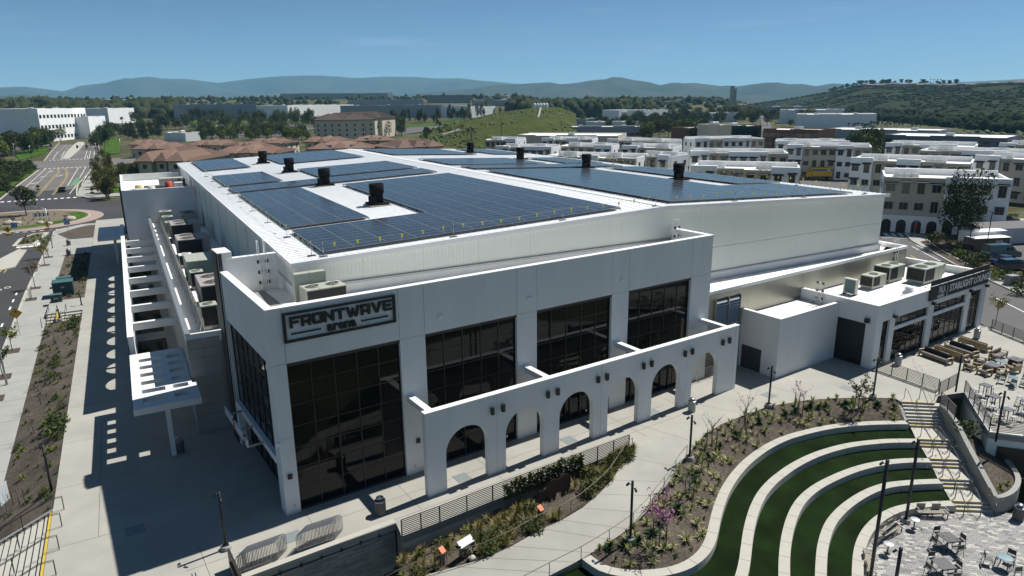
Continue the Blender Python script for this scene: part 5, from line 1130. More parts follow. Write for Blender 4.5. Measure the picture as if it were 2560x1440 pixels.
# front stair at the bottom edge with its wall sign
fs = thing('front_stair', 'stair with yellow nosing cut into the plaza front edge', 'stairs', L(us-2, v0, -.3))
for k in range(8): MB(LM).box(us-4.1, v0-.34*(k+1), -2.5, us, v0-.34*k, -.16*(k+1)).build('tread', CONCW, fs)
MB(LM).box(us-4.0, v0+.02, .003, us-.2, v0+.12, .008).build('nosing', YELL, fs); MB(LM).box(us, v0-3.2, -2.5, us+.3, v0+.3, .15).build('cheek_wall', CONCW, fs)
t = thing('wall_sign', 'dark framed panel sign on the wall beside the front stair', 'sign', L(us+.2, v0-.5, 0))
MB(LM).box(us+.1, v0-1.5, .0, us+.22, v0+1.25, 1.15).build('panel', mat('bronze_panel', (.035, .028, .025), .5), t); MB(LM).box(us, v0-.9, .35, us+.095, v0+.5, .85).build('emblem', mat('bronze_relief', (.12, .085, .05), .5, .3, 9), t)
for j, u in enumerate((us-3.4, us-1.8)):
    t = thing('stair_handrail', '%s bright steel handrail of the front stair' % ('left', 'right')[j], 'handrail', L(u, v0+.4), 0, 'front stair handrails')
    for o_ in (0, .16): b = MB(LM); b.tube([(u+o_, v0+.55, 0), (u+o_, v0+.55, .9), (u+o_, v0+.1, .95), (u+o_, v0-2.6, -.35), (u+o_, v0-2.6, -1.3)], .024, 6); b.build('rail', STEEL, t)
# ------------------------------------------------------------------ lamp posts
def lamp(label, base, h, foot=True, spots=2, m=BLACKM, grp='black plaza lamp posts', r=.075):
    t = thing('lamp_post', label, 'lamp post', base, 0, grp)
    if foot: MB().lathe([(.3, -.5), (.3, .22), (.26, .25)], n=14).build('footing', CONCW, t, local=True); MB().box(-.16, -.16, .25, .16, .16, .3).build('base_plate', m, t, local=True)
    MB().tube([(0, 0, .2), (0, 0, h)], r, 8).build('pole', m, t, local=True)
    for k in range(spots):
        a = 2.2+k*2.6; z = h-.25-.18*k; d = Vector((cos(a), sin(a), 0)); b = MB(); b.bar(Vector((0, 0, z)), d*.22+Vector((0, 0, z)), .03); b.tube([d*.2+Vector((0, 0, z+.08)), d*.34+Vector((0, 0, z-.12))], .065, 7); b.build('spotlight', m, t, local=True)
    return t
def lamp_px(label, qb, qt, z=0, **k): p = g(*qb, z); lamp(label, p, zat(*qt, p)-z, **k)
lamp_px('black lamp post in the shade left of the lobby corner', (566, 1372), (546, 1230))
def lamp_sl(label, qb, qt):
    p = slope_near(qb, -.4); lamp(label, p, zat(*qt, p)-p.z)
lamp_sl('black lamp post beside the ramp right of the bear silhouette', (1566, 1345), (1566, 1201)); lamp_sl('black lamp post where the ramp meets the upper walk', (1718, 1155), (1722, 1037)); lamp_sl('black lamp post on the planted slope before the utility box', (1904, 1025), (1910, 912)); lamp_sl('black lamp post beside the leafy tree at the stair head', (2180, 1003), (2190, 893))
lamp_px('black lamp post at the corner of the patio railing', (2388, 985), (2402, 886), foot=False)
lamp_px('black lamp post in the mulch strip beside the left stair', (132, 1238), (107, 1112), -.5); lamp_px('tall black lamp post in the far mulch strip by the green boxes', (205, 768), (199, 730), -.3)
lamp_px('short black lamp post beside the walkway right of the short stair', (150, 800), (142, 772), -.4)
lamp_px('black string-light pole bracketed to the patio wall', (2488, 1110), (2507, 976), -.6, foot=False)
def pole5(lbl, qb, qt): p = g(*qb, ZLOW); lamp(lbl, p, zat(*qt, p)-ZLOW, True, 1, r=.1, grp='string-light poles in the lower court')
pole5('black string-light pole before the lowest seat wall', (2264, 1304), (2296, 1098)); pole5('tall black string-light pole at the left of the lower court', (2172, 1470), (2220, 1150)); pole5('black string-light pole at the bottom of the lower court', (2232, 1500), (2254, 1370))
# string lights
def string(label, a, c, n, sag=.6):
    t = thing('string_lights', label, 'string lights', a, 0, 'string lights'); P = [a.lerp(c, k/16)-Vector((0, 0, sag*4*(k/16)*(1-k/16))) for k in range(17)]; b = MB(); b.tube(P, .008, 4); b.build('wire', BLACKM, t); R_ = resample(P, n)
    for p in R_[1:-1]: b = MB(); b.lathe([(.012, 0), (.025, -.03), (.045, -.08), (.03, -.12), (.005, -.13)], p, 6); b.build('bulb', mat('clear_bulb', (.5, .45, .38), .2), t)
pA = Vector((*g(2264, 1304, ZLOW).to_2d(), ZLOW+4.6)); pB = Vector((*g(2172, 1470, ZLOW).to_2d(), ZLOW+5.3)); pC = Vector((*g(2488, 1110, -.6).to_2d(), 2.6)); pD = Vector((*g(2388, 985).to_2d(), 3.5)); pE = g(2900, 1300, 1.0)
string('string lights from the patio wall pole to the middle court pole', pC, pA, 14, 1.0); string('string lights from the middle court pole out to the right', pA, pE, 18, 1.2); string('string lights from the left court pole out to the right', pB, g(2900, 1450, .6), 18, 1.2); string('string lights from the patio corner lamp to the lounge wall', pD, L(60.5, LV0-.1, 4.2), 12, .5); string('string lights from the patio corner lamp out over the patio tables', pD, g(2700, 860, 3.5), 16, .8)
# ------------------------------------------------------------------ bins
def bin_proto(m, slats=True):
    t = thing('litter_bin', 'bin', 'litter bin')
    MB().lathe([(.28, 0), (.3, .05), (.3, .86), (.27, .9), (.2, .9)], n=18).build('body', m, t)
    if slats:
        for k in range(18):
            a = 2*pi*k/18; MB().cb((.315*cos(a), .315*sin(a), .06), .03, .06, .8, a).build('slat', m, t)
    MB().lathe([(.33, .86), (.34, .92), (.3, .95), (.22, .95)], n=18).build('rim', STEEL, t); MB().lathe([(.03, .95), (.03, 1.05), (.24, 1.08), (.22, 1.13), (.05, 1.17)], n=14).build('rain_cap', STEEL, t); return Proto(t)
BIN = bin_proto(mat('bin_grey', (.13, .13, .125), .5)); BINS = bin_proto(mat('bin_pale', (.32, .33, .32), .5), False)
GB = 'litter bins around the arena'
BIN(g(952, 1284), 0, 'slatted litter bin standing in the sun before the lobby corner', GB); BIN(g(450, 1130), 0, 'litter bin in the shade under the slotted canopy', GB); BIN(g(2544, 1298, ZLOW), 0, 'litter bin in the lower court by the rounded planter', GB)
for q, l_ in (((172, 612), 'rear litter bin at the walkway crossing'), ((172, 636), 'nearer litter bin at the walkway crossing')): BIN((g(*q).x, g(*q).y, -.08), 0, l_, GB)
BINS(g(1729, 1028), 0, 'pale litter bin on the walk before the fifth arch pier', GB); BINS(g(2244, 912), 0, 'pale litter bin on the patio before the first lounge window', GB); BINS(g(2441, 846), 0, 'pale litter bin at the last lounge pier', GB)
# ------------------------------------------------------------------ stacked crowd barriers
bt = thing('crowd_barrier', 'barrier', 'barrier')
b = MB(); b.tube([(-1.1, 0, .12), (-1.1, 0, .95), (-1.02, 0, 1.08), (-.9, 0, 1.12), (.9, 0, 1.12), (1.02, 0, 1.08), (1.1, 0, .95), (1.1, 0, .12), (1.1, 0, .1), (-1.1, 0, .1)], .022, 5); b.build('frame', STEEL, bt)
for k in range(9): MB().tube([(-.96+k*.24, 0, .1), (-.96+k*.24, 0, 1.11)], .013, 4).build('bar', STEEL, bt)
for x in (-.8, .8): b = MB(); b.tube([(x, -.2, 0), (x, 0, .1), (x, .2, 0)], .018, 4); b.build('foot', STEEL, bt)
BAR = Proto(bt); ang = TH; bu1 = lob(650, 1425).x; bu2 = lob(800, 1375).x
for i in range(7): p = L(bu1+i*.10, v0+.42+i*.085, 0); BAR(p, ang+.02, '%s steel crowd barrier from the front in the left nested stack' % ('first', 'second', 'third', 'fourth', 'fifth', 'sixth', 'seventh')[i], 'crowd barriers, left stack')
for i in range(7): p = L(bu2+i*.10, v0+.42+i*.085, 0); BAR(p, ang-.02, '%s steel crowd barrier from the front in the right nested stack' % ('first', 'second', 'third', 'fourth', 'fifth', 'sixth', 'seventh')[i], 'crowd barriers, right stack')
p = g(1760, 950); BAR(p, ang+.05, 'single steel crowd barrier behind the last arch', 'single crowd barrier')
# ------------------------------------------------------------------ bear silhouette, signs, boulders in the garden
RUST = mat('rusted_steel', (.045, .018, .011), .85, .35, 9)
bear = [(0, .5), (.06, .28), (.2, .1), (.38, .06), (.5, .14), (.66, .3), (.86, .42), (1.0, .38), (1.06, .1), (1.02, 0), (1.3, 0), (1.28, .12), (1.36, .3), (1.4, .12), (1.38, 0), (1.62, 0), (1.62, .12), (1.74, .42), (2.0, .4), (2.14, .3), (2.12, .1), (2.08, 0), (2.36, 0), (2.36, .12), (2.42, .24), (2.42, .06), (2.4, 0), (2.66, 0), (2.66, .12), (2.82, .42), (2.9, .72), (2.86, 1.04), (2.7, 1.26), (2.42, 1.36), (2.14, 1.32), (1.9, 1.24), (1.7, 1.27), (1.46, 1.36), (1.26, 1.34), (1.06, 1.18), (.86, 1.0), (.6, .94), (.44, 1.02), (.3, .98), (.26, .84), (.1, .7)]
bp = (garden_pt(.62, .5)); i_, j_ = garden_near((1392, 1250), -.7); A0 = garden_pt(max(0, i_-4)/60, j_/14); A1 = garden_pt((i_+4)/60, j_/14); dx_ = (A1-A0); dx_.z = 0; dx_.normalize(); bo = garden_pt(i_/60, j_/14)-dx_*1.9+Vector((0, 0, .05))
t = thing('bear_silhouette', 'rusted steel bear silhouette standing in the native garden', 'sculpture', bo); b = MB(); b.extr([(x*1.05, y*1.15) for x, y in bear], bo, dx_, (0,0,1), Vector((-dx_.y, dx_.x, 0)), .03); b.build('cutout', RUST, t)
def post_sign(label, q, z, top, h=.9):
    p = g(*q, z); t = thing('marker_post', label, 'marker post', p, .3, 'orange-topped marker posts'); MB().box(-.15, -.06, -.2, .15, .06, h).build('post', DARKM, t, local=True)
    b = MB(); b.add([(-.16, -.2, h+.0), (.16, -.2, h+.0), (.16, .12, h+.22), (-.16, .12, h+.22), (-.16, -.2, h-.03), (.16, -.2, h-.03), (.16, .12, h+.19), (-.16, .12, h+.19)], [(0,1,2,3), (7,6,5,4), (0,4,5,1), (1,5,6,2), (2,6,7,3), (3,7,4,0)]); b.build('plate', top, t, local=True)
ORNG = mat('orange_enamel', (.72, .12, .02), .5)
post_sign('orange-topped marker post left of the bear silhouette', (1350, 1305), -.85, ORNG); post_sign('orange-topped marker post left of the white sign', (1106, 1412), -1.15, ORNG)
p = g(1168, 1392, -1.1); t = thing('information_board', 'slanted white information board on a black frame in the garden', 'sign', p, .3)
for x in (-.5, .5): MB().box(x-.05, -.04, -.2, x+.05, .04, .95).build('post', BLACKM, t, local=True)
MB().box(-.55, -.05, .5, .55, .0, .82).build('front_panel', BLACKM, t, local=True)
b = MB(); b.add([(-.55, -.12, .82), (.55, -.12, .82), (.55, .3, 1.12), (-.55, .3, 1.12), (-.55, -.12, .78), (.55, -.12, .78), (.55, .3, 1.08), (-.55, .3, 1.08)], [(0,1,2,3), (7,6,5,4), (0,4,5,1), (1,5,6,2), (2,6,7,3), (3,7,4,0)]); b.build('board', BLACKM, t, local=True)
b = MB(); b.add([(-.5, -.08, .856), (.5, -.08, .856), (.5, .26, 1.099), (-.5, .26, 1.099)], [(0,1,2,3)]); b.build('panel_face', mat('sign_white', (.75, .78, .8), .5), t, local=True)
MB().box(-.16, -.056, .6, .16, -.051, .7).build('caption', mat('sign_grey', (.5, .55, .6), .5), t, local=True)
BOUL = mat('boulder', (.40, .37, .32), .9, .2, 3, .3, 6)
def boulder(label, p, s, grp=None):
    b = MB(); b.smooth = True; n = 8; vs = []
    for i in range(6):
        ph = pi*i/5-pi/2
        for j in range(n):
            a = 2*pi*j/n; d = Vector((cos(ph)*cos(a), cos(ph)*sin(a), sin(ph)*.7)); vs.append(d*(1+.25*noise.noise(d*1.7+Vector(p)*.37)))
    b.add(vs, [(i*n+j, i*n+(j+1)%n, (i+1)*n+(j+1)%n, (i+1)*n+j) for i in range(5) for j in range(n)]); o = put('boulder', b.mesh('boulder', BOUL), None, label, 'boulder', grp, loc=p); o.scale = (s, s*.8, s*.8)
for q, s in (((175, 548), 1.3), ((25, 560), 1.5), ((120, 560), .9), ((45, 558), .8), ((102, 558), .9)): p = g(*q, .05); boulder('pale boulder on the roundabout island', p, s, 'boulders on the roundabout')
for q, s in (((1180, 1395), .25), ((1330, 1325), .22), ((1380, 1230), .25), ((1490, 1195), .3), ((1190, 1330), .3)): p = g(*q, -.95); boulder('small pale boulder in the native garden', p, s, 'boulders in the native garden')
p = g(2134, 1020, -.3); boulder('small pale rock under the leafy tree on the planted slope', p, .35)
# driftwood
for k, (q, lbl) in enumerate((((1312, 1310), 'pale forked driftwood in the native garden near the orange post'), ((1180, 1385), 'pale driftwood below the information board'))):
    p = g(*q, -.9); t = thing('driftwood', lbl, 'driftwood', p); b = MB()
    for a in range(5): b.tube([p, p+Vector((.1*cos(a*1.3), .1*sin(a*1.3), .3)), p+Vector((.45*cos(a*1.3), .45*sin(a*1.3), .5+.1*a))], .035, 5, r2=.01)
    b.build('branch', mat('driftwood', (.42, .39, .34), .9), t)
# ------------------------------------------------------------------ patio and court furniture
WOOD = mat('tan_teak', (.40, .31, .17), .7, .2, 6); CUSH = mat('charcoal_cushion', (.035, .033, .034), .9, .2, 10); CUSHT = mat('taupe_cushion', (.16, .14, .13), .9, .15, 8); TBL = mat('slate_table', (.06, .065, .075), .5, .15, 5); TEAL = mat('teal_powdercoat', (.10, .16, .17), .5); PALE = mat('pale_stool', (.42, .42, .42), .4)
def sofa(w, lab, m=CUSH):
    t = thing('patio_sofa', lab, 'sofa'); h = w/2
    for x in (-h, h-.12):
        for y in (-.4, .3): MB().box(x, y, 0, x+.12, y+.1, .6).build('leg', WOOD, t)
        MB().box(x-.01, -.4, .6, x+.13, .42, .65).build('armrest', WOOD, t)
    MB().box(-h+.12, .34, .28, h-.12, .42, .8).build('back_frame', WOOD, t); MB().box(-h+.12, -.36, .22, h-.12, .36, .3).build('seat_frame', WOOD, t)
    if w > 1.5: MB().box(-.35, .33, 0, -.27, .41, .3).box(.27, .33, 0, .35, .41, .3).build('rear_leg', WOOD, t)
    MB().bbox(-h+.14, -.38, .3, h-.14, .2, .46, .05).build('seat_cushion', m if m is CUSHT else CUSHT, t); b = MB(); b.bbox(-h+.14, .18, .4, h-.14, .34, .88, .06); b.build('back_cushion', m, t); return Proto(t)
SOFA, CHR, SOFA2 = sofa(3.0, 'sofa'), sofa(.95, 'chair', CUSHT), sofa(2.1, 'sofa', CUSHT)
dv = (g(2372, 905)-g(2302, 880)); sa = atan2(dv.y, dv.x)
GP = 'patio seating'
SOFA(g(2338, 899), sa, 'teak sofa nearest the patio railing, its back to the viewer', GP); SOFA(g(2376, 891), sa+pi, 'teak sofa facing the nearest one across the first fire table', GP); SOFA(g(2402, 882), sa, 'teak sofa back to back with the middle one', GP); SOFA(g(2436, 869), sa+pi, 'teak sofa farthest toward the lounge end', GP)
# rotated copies keep their back on +y; chairs round the fire tables
SOFA2(g(2494, 896), sa+pi/2+.2, 'taupe-cushioned teak love seat beside the dark square tables', GP)
for q, a, l_ in (((2424, 924), pi/2+.2, 'left teak armchair of the patio lounge group'), ((2448, 911), pi/2+.3, 'rear left teak armchair of the patio lounge group'), ((2460, 937), 0, 'teak armchair with its back to the railing in the lounge group'), ((2503, 943), -pi/2+.5, 'teak armchair right of the square fire table'), ((2532, 930), -pi/2, 'right-hand teak armchair at the second square table')): CHR(g(*q), sa+a, l_, GP)
def table(name, label, p, w, h, m, rnd=False, legs='box', rz=0, grp=None):
    t = thing(name, label, 'table', p, rz, grp)
    if rnd: MB().lathe([(w/2-.02, h-.04), (w/2, h-.02), (w/2, h), (w/2-.03, h+.005)], n=22).build('tabletop', m, t, local=True)
    else: MB().bbox(-w/2, -w/2, h-.05, w/2, w/2, h, .015).build('tabletop', m, t, local=True)
    if legs == 'box': MB().box(-w*.36, -w*.36, 0, w*.36, w*.36, h-.05).build('base', mat('dark_wood_base', (.05, .035, .028), .7), t, local=True)
    elif legs == 'col': MB().lathe([(w*.3, 0), (w*.28, .03), (.04, .06), (.035, h-.05)], n=14).build('pedestal', DARKM, t, local=True)
    else:
        for sx in (-1, 1):
            for sy in (-1, 1): MB().bar((sx*w*.42, sy*w*.42, 0), (sx*w*.38, sy*w*.38, h-.04), .05).build('leg', DARKM, t, local=True)
    return t
table('fire_table', 'round grey fire table between the first two sofas', g(2356, 893), 1.15, .45, GREYM, True, 'box', grp='fire tables'); table('fire_table', 'round grey fire table between the rear two sofas', g(2417, 876), 1.15, .45, GREYM, True, 'box', grp='fire tables')
table('square_fire_table', 'dark square fire table in the middle of the lounge group', g(2481, 925), 1.15, .55, TBL, rz=sa); table('square_fire_table', 'dark square table farther back beside the love seat', g(2537, 912), 1.15, .6, TBL, rz=sa); table('round_side_table', 'round blue-grey side table behind the square fire table', g(2500, 914), 1.0, .5, TEAL, True, 'col')
def stool_proto():
    t = thing('bar_stool', 'stool', 'stool'); MB().bbox(-.17, -.17, .7, .17, .17, .75, .01).build('seat', PALE, t)
    for sx in (-1, 1):
        for sy in (-1, 1): MB().bar((sx*.22, sy*.22, 0), (sx*.14, sy*.14, .7), .03).build('leg', GREYM, t)
    MB().bar((-.19, -.19, .25), (.19, -.19, .25), .02).build('footrest', GREYM, t); return Proto(t)
STOOL = stool_proto(); GH = 'high tables on the patio'
for k, (q, ss) in enumerate((((2460, 990), ((2437, 994), (2446, 1006), (2474, 988))), ((2481, 1019), ((2487, 1003), (2455, 1022), (2478, 1037))), ((2513, 1052), ((2508, 1036), (2487, 1058), (2529, 1064))), ((2562, 1032), ((2546, 1012), (2548, 1033), (2556, 1052))))):
    nm = ('first', 'second', 'third', 'rightmost')[k]
    table('high_table', '%s square high table along the patio wall railing' % nm, g(*q), .75, 1.02, TBL, False, 'legs', sa, GH)
    for j, s_ in enumerate(ss): STOOL(g(*s_), sa+random.uniform(-.3, .3), '%s pale bar stool at the %s square high table' % (('rear', 'left', 'near')[j], nm), 'bar stools at the high tables')
def mchair(m):
    t = thing('metal_chair', 'chair', 'chair')
    MB().bbox(-.22, -.22, .43, .22, .22, .455, .01).build('seat', m, t); MB().box(-.22, .2, .55, .22, .235, .85).build('backrest', m, t)
    for sx in (-1, 1):
        MB().bar((sx*.22, -.22, 0), (sx*.2, -.18, .44), .024).build('leg', m, t); MB().bar((sx*.23, .28, 0), (sx*.2, .21, .85), .024).build('leg', m, t)
    return Proto(t)
MCH, MCHT = mchair(DARKM), mchair(TEAL)
def ring(PR, c, r, k, a0, labs, grp):
    for i in range(k): a = a0+2*pi*i/k; PR(c+Vector((r*cos(a), r*sin(a), 0)), a-pi/2, labs % ('first', 'second', 'third', 'fourth')[i], grp)
table('bistro_table', 'round bistro table on the patio by the high tables', g(2530, 962), .75, .74, TEAL, True, 'col'); ring(MCHT, g(2530, 962), .75, 4, .5, '%s teal metal chair around the patio bistro table', 'chairs at the bistro table')
table('bistro_table', 'second round bistro table at the right edge of the patio', g(2580, 955), .75, .74, TEAL, True, 'col'); ring(MCHT, g(2580, 955), .75, 3, .9, '%s teal metal chair at the right-edge bistro table', 'chairs at the right bistro table')
def slat_table(label, p, rz):
    t = thing('slatted_table', label, 'table', p, rz, 'slatted court tables')
    for k in range(9): MB().box(-.47+k*.105, -.47, .71, -.47+k*.105+.095, .47, .74).build('slat', mat('dark_table_slat', (.075, .072, .075), .6), t, local=True)
    MB().box(-.48, -.49, .66, .48, -.472, .75).box(-.48, .472, .66, .48, .49, .75).build('apron', DARKM, t, local=True)
    for sx in (-.44, .44):
        for sy in (-.44, .44): MB().box(sx-.03, sy-.03, 0, sx+.03, sy+.03, .7).build('leg', DARKM, t, local=True)
for q, l_ in (((2368, 1368), 'upper'), ((2356, 1436), 'lower')):
    P = g(*q, ZLOW); slat_table('%s square slatted table in the lower court' % l_, P, ca+.35); ring(MCH, P, .78, 4, ca+.35, '%%s dark metal chair around the %s slatted table' % l_, 'chairs at the %s slatted table' % l_)
P = g(2508, 1420, ZLOW); table('round_court_table', 'round teal table at the right of the lower court', P, .85, .74, mat('teal_top', (.15, .24, .27), .45), True, 'legs'); ring(MCH, P, .8, 3, 2.2, '%s dark metal chair around the round teal table', 'chairs at the round teal table')
table('side_table', 'round grey side table beside the upper court bench', g(2284, 1322, ZLOW), .6, .72, GREYM, True, 'col'); table('side_table', 'round grey side table beside the left court bench', g(2218, 1384, ZLOW), .6, .72, GREYM, True, 'col')
def bench(label, p, rz):
    t = thing('slatted_bench', label, 'bench', p, rz, 'court benches'); SL = mat('weathered_slat', (.30, .27, .21), .8, .2, 8)
    for k in range(6): MB().box(-1.0, -.25+k*.09, .42, 1.0, -.25+k*.09+.07, .45).build('seat_slat', SL, t, local=True)
    for sx in (-.95, -.1, .9):
        MB().box(sx, -.25, 0, sx+.05, -.2, .42).build('leg', DARKM, t, local=True); MB().box(sx, .2, 0, sx+.05, .25, .42).build('leg', DARKM, t, local=True)
    for sx in (-.95, .9): MB().box(sx, -.25, .62, sx+.05, .28, .66).build('armrest', STEEL, t, local=True)
    for sx in (-.62, .38): b = MB(); b.box(sx-.28, .26, .5, sx+.28, .3, .85); b.build('backrest', SL, t, local=True)
bench('slatted bench against the lowest seat wall by the stair', g(2328, 1292, ZLOW), ca+.15); bench('slatted bench on the curve of the lowest seat wall', g(2224, 1338, ZLOW), ca+.75); bench('slatted bench at the left of the lower court behind the tall pole', g(2172, 1420, ZLOW), ca+1.45)
# ------------------------------------------------------------------ left side street furniture
TEALB = mat('utility_teal', (.02, .06, .065), .5); 
for k, (x, y, sx, sy, sz, l_) in enumerate(((-9.0, 106.5, 2.3, 2.2, 1.9, 'large dark teal transformer box in the mulch strip'), (-9.2, 111.4, 1.7, 1.2, 1.3, 'small dark teal utility box behind the transformer'), (-9.6, 102.3, 1.2, .9, 1.25, 'small dark teal utility box in front of the transformer'))):
    t = thing('utility_box', l_, 'utility box', (x, y, zpl(max(-10.4, x), y)-.05), 0, 'teal utility boxes'); MB().bbox(-sx/2, -sy/2, .08, sx/2, sy/2, sz, .06).build('cabinet', TEALB, t, local=True); MB().box(-sx/2-.05, -sy/2-.05, sz, sx/2+.05, sy/2+.05, sz+.06).build('lid', mat('teal_lid', (.05, .12, .12), .5), t, local=True); MB().box(-sx/2-.1, -sy/2-.1, 0, sx/2+.1, sy/2+.1, .1).build('pad', CONCW, t, local=True); MB().box(-.02, -sy/2-.02, .2, .02, -sy/2-.002, sz-.1).build('door_seam', BLACKM, t, local=True)
    for dx in (-.12, .12): MB().box(dx-.07, -sy/2-.025, sz*.62, dx+.05, -sy/2-.004, sz*.72).build('placard', PAINTW, t, local=True)
def plate(t, pts, z, m, name='plate', th=.02, y=-.05): b = MB(); b.extr([(x, z+v) for x, v in pts], (0, y, 0), (1,0,0), (0,0,1), (0,-1,0), th); b.build(name, m, t, local=True)
SIGNY = mat('sign_yellow', (.62, .40, .015), .5); SIGNB = mat('sign_blue', (.05, .16, .48), .5); SIGNW = mat('sign_face_white', (.75, .76, .78), .5); SIGNR = mat('sign_red', (.5, .03, .03), .5)
def signpost(label, p, h, rz=0, grp=None): t = thing('road_sign', label, 'road sign', p, rz, grp); MB().tube([(0, 0, -.3), (0, 0, h)], .03, 6).build('post', GREYM, t, local=True); return t
def dia(s): return [(0, -s), (s, 0), (0, s), (-s, 0)]
p = gs(51, 842); t = signpost('large yellow diamond yield-ahead sign on the sidewalk', p, 2.9, .15); plate(t, dia(.62), 2.75, SIGNY); plate(t, dia(.57), 2.75, BLACKM, 'border', .004, -.07); plate(t, dia(.54), 2.75, SIGNY, 'face', .004, -.074); plate(t, [(-.24, -.02), (.24, -.02), (0, -.36)], 2.75, SIGNR, 'yield_symbol', .004, -.079); plate(t, [(-.12, -.09), (.12, -.09), (0, -.26)], 2.75, SIGNW, 'yield_symbol_centre', .004, -.083); plate(t, [(-.04, .05), (.04, .05), (.04, .2), (.12, .2), (0, .36), (-.12, .2), (-.04, .2)], 2.75, BLACKM, 'arrow', .004, -.079)
for q, l_ in (((27, 615), 'yellow pedestrian crossing sign on the splitter island'), ((125, 600), 'yellow pedestrian crossing sign at the kerb crossing'), ((99, 493), 'yellow pedestrian sign at the far boulevard crossing'), ((234, 501), 'yellow pedestrian sign right of the boulevard')):
    p = g(*q, -.1); t = signpost(l_, p, 3.2, 0, 'yellow pedestrian signs'); plate(t, dia(.62), 3.0, SIGNY); plate(t, [(-.5, -.22), (.5, -.22), (.5, .22), (-.5, .22)], 2.1, SIGNY, 'arrow_plate'); plate(t, [(-.12, -.3), (-.02, -.3), (.02, -.05), (.14, -.28), (.22, -.24), (.08, .06), (.12, .25), (0, .36), (-.1, .25), (-.06, .0)], 3.0, BLACKM, 'walking_figure', .004, -.071); plate(t, [(-.25, -.1), (.2, .08), (.1, .14), (-.3, 0)], 2.1, BLACKM, 'arrow', .004, -.071)
for q, l_ in (((40, 588), 'yield and blue roundabout arrow signs at the left approach'), ((171, 580), 'yield and blue roundabout arrow signs at the right of the island')):
    p = g(*q, -.1); t = signpost(l_, p, 3.3, 0, 'roundabout signs'); plate(t, [(-.45, .4), (.45, .4), (0, -.38)], 3.0, SIGNR); plate(t, [(-.22, .24), (.22, .24), (0, -.14)], 3.0, SIGNW, 'yield_centre', .004, -.071); plate(t, [(-.5, -.5), (.5, -.5), (.5, .5), (-.5, .5)], 2.0, SIGNB)
    b = MB()
    for k in range(3):
        for i in range(4): a0, a1 = k*2.09+i*.42, k*2.09+(i+1)*.42; b.extr([(.24*cos(a0), .24*sin(a0)), (.36*cos(a0), .36*sin(a0)), (.36*cos(a1), .36*sin(a1)), (.24*cos(a1), .24*sin(a1))], (0, -.071, 2.0), (1,0,0), (0,0,1), (0,-1,0), .004)
    b.build('circling_arrows', SIGNW, t, local=True)
p = g(106, 556, 0); t = signpost('black and white chevron board on the roundabout island', p, 2.0); MB().box(-1.5, -.08, 1.3, 1.5, -.05, 2.1).build('board', SIGNW, t, local=True)
for k in range(4): x = -1.2+k*.7; plate(t, [(x, 0), (x+.25, 0), (x+.5, .38), (x+.25, .76), (x, .76), (x+.25, .38)], 1.32, BLACKM, 'chevron', .004, -.081)
p = g(88, 500, -.2); t = signpost('small blue street sign on the splitter island beyond the roundabout', p, 2.2); plate(t, [(-.7, -.2), (.7, -.2), (.7, .2), (-.7, .2)], 2.0, mat('street_blue', (.03, .16, .6), .5))
for q, l_ in (((105, 628), 'small white parking sign by the golden street tree'), ((80, 700), 'small white parking sign by the reddish street tree')):
    p = gs(*q); t = signpost(l_, p, 2.3, 0, 'parking signs'); plate(t, [(-.16, -.24), (.16, -.24), (.16, .24), (-.16, .24)], 2.1, SIGNW)
p = gs(22, 1300); t = signpost('grey-backed sign panel on a steel post at the lower left edge', p, 2.6, 1.2); MB().box(-.5, -.06, 1.3, .5, -.03, 2.6).build('panel', mat('sign_back', (.5, .55, .58), .4), t, local=True)
p = g(2284, 596, -.15); t = signpost('red stop sign with blue street name blades at the right corner', p, 3.0); plate(t, [(.38*cos(pi/8+k*pi/4), .38*sin(pi/8+k*pi/4)) for k in range(8)], 2.3, SIGNR); plate(t, [(-.6, -.1), (.6, -.1), (.6, .1), (-.6, .1)], 3.0, mat('street_blue', (.03, .16, .6), .5), 'name_blade')
# cobra street lights and poles
def street_light(label, p, h, rz, grp='street lights', m=GREYM):
    t = thing('street_light', label, 'street light', p, rz, grp); MB().tube([(0, 0, 0), (0, 0, h)], .1, 7, r2=.06).build('pole', m, t, local=True); b = MB(); b.tube([(0, 0, h-.3), (.6, 0, h+.1), (1.8, 0, h+.25)], .04, 5); b.build('arm', m, t, local=True); MB().bbox(1.7, -.13, h+.16, 2.4, .13, h+.3, .04).build('lamp_head', m, t, local=True); MB().cb((0, 0, 0), .4, .4, .15).build('footing', CONCW, t, local=True)
for q, hh, rz, l_ in (((132, 622), 7.2, 2.6, 'grey street light leaning over the near crossing'), ((228, 448), 8, 3.0, 'grey street light right of the boulevard'), ((245, 400), 8, 3.1, 'grey street light at the cross street'), ((40, 400), 8, 0, 'grey street light left of the cross street'), ((305, 390), 8.5, 1.0, 'curved grey street light by the red-roofed villas'), ((18, 965), 5.5, 2.4, 'grey street light at the left edge of the sidewalk')):
    p = gs(*q); street_light(l_, p, hh, rz)
for q, hh, l_ in (((2413, 668), 6.5, 'dark parking lamp post by the shrubs at the right'), ((2437, 592), 6, 'dark parking lamp post behind the trailer'), ((2462, 640), 7, 'tall dark parking lamp post among the parked vans'), ((2552, 720), 7, 'dark parking lamp post at the right edge')):
    p = g(*q, -.2); t = thing('parking_light', l_, 'lamp post', p, 0, 'parking lot lamp posts'); MB().tube([(0, 0, 0), (0, 0, hh)], .07, 6).build('pole', BLACKM, t, local=True); MB().box(-.1, -.5, hh, .1, .5, hh+.08).build('lamp_head', BLACKM, t, local=True)
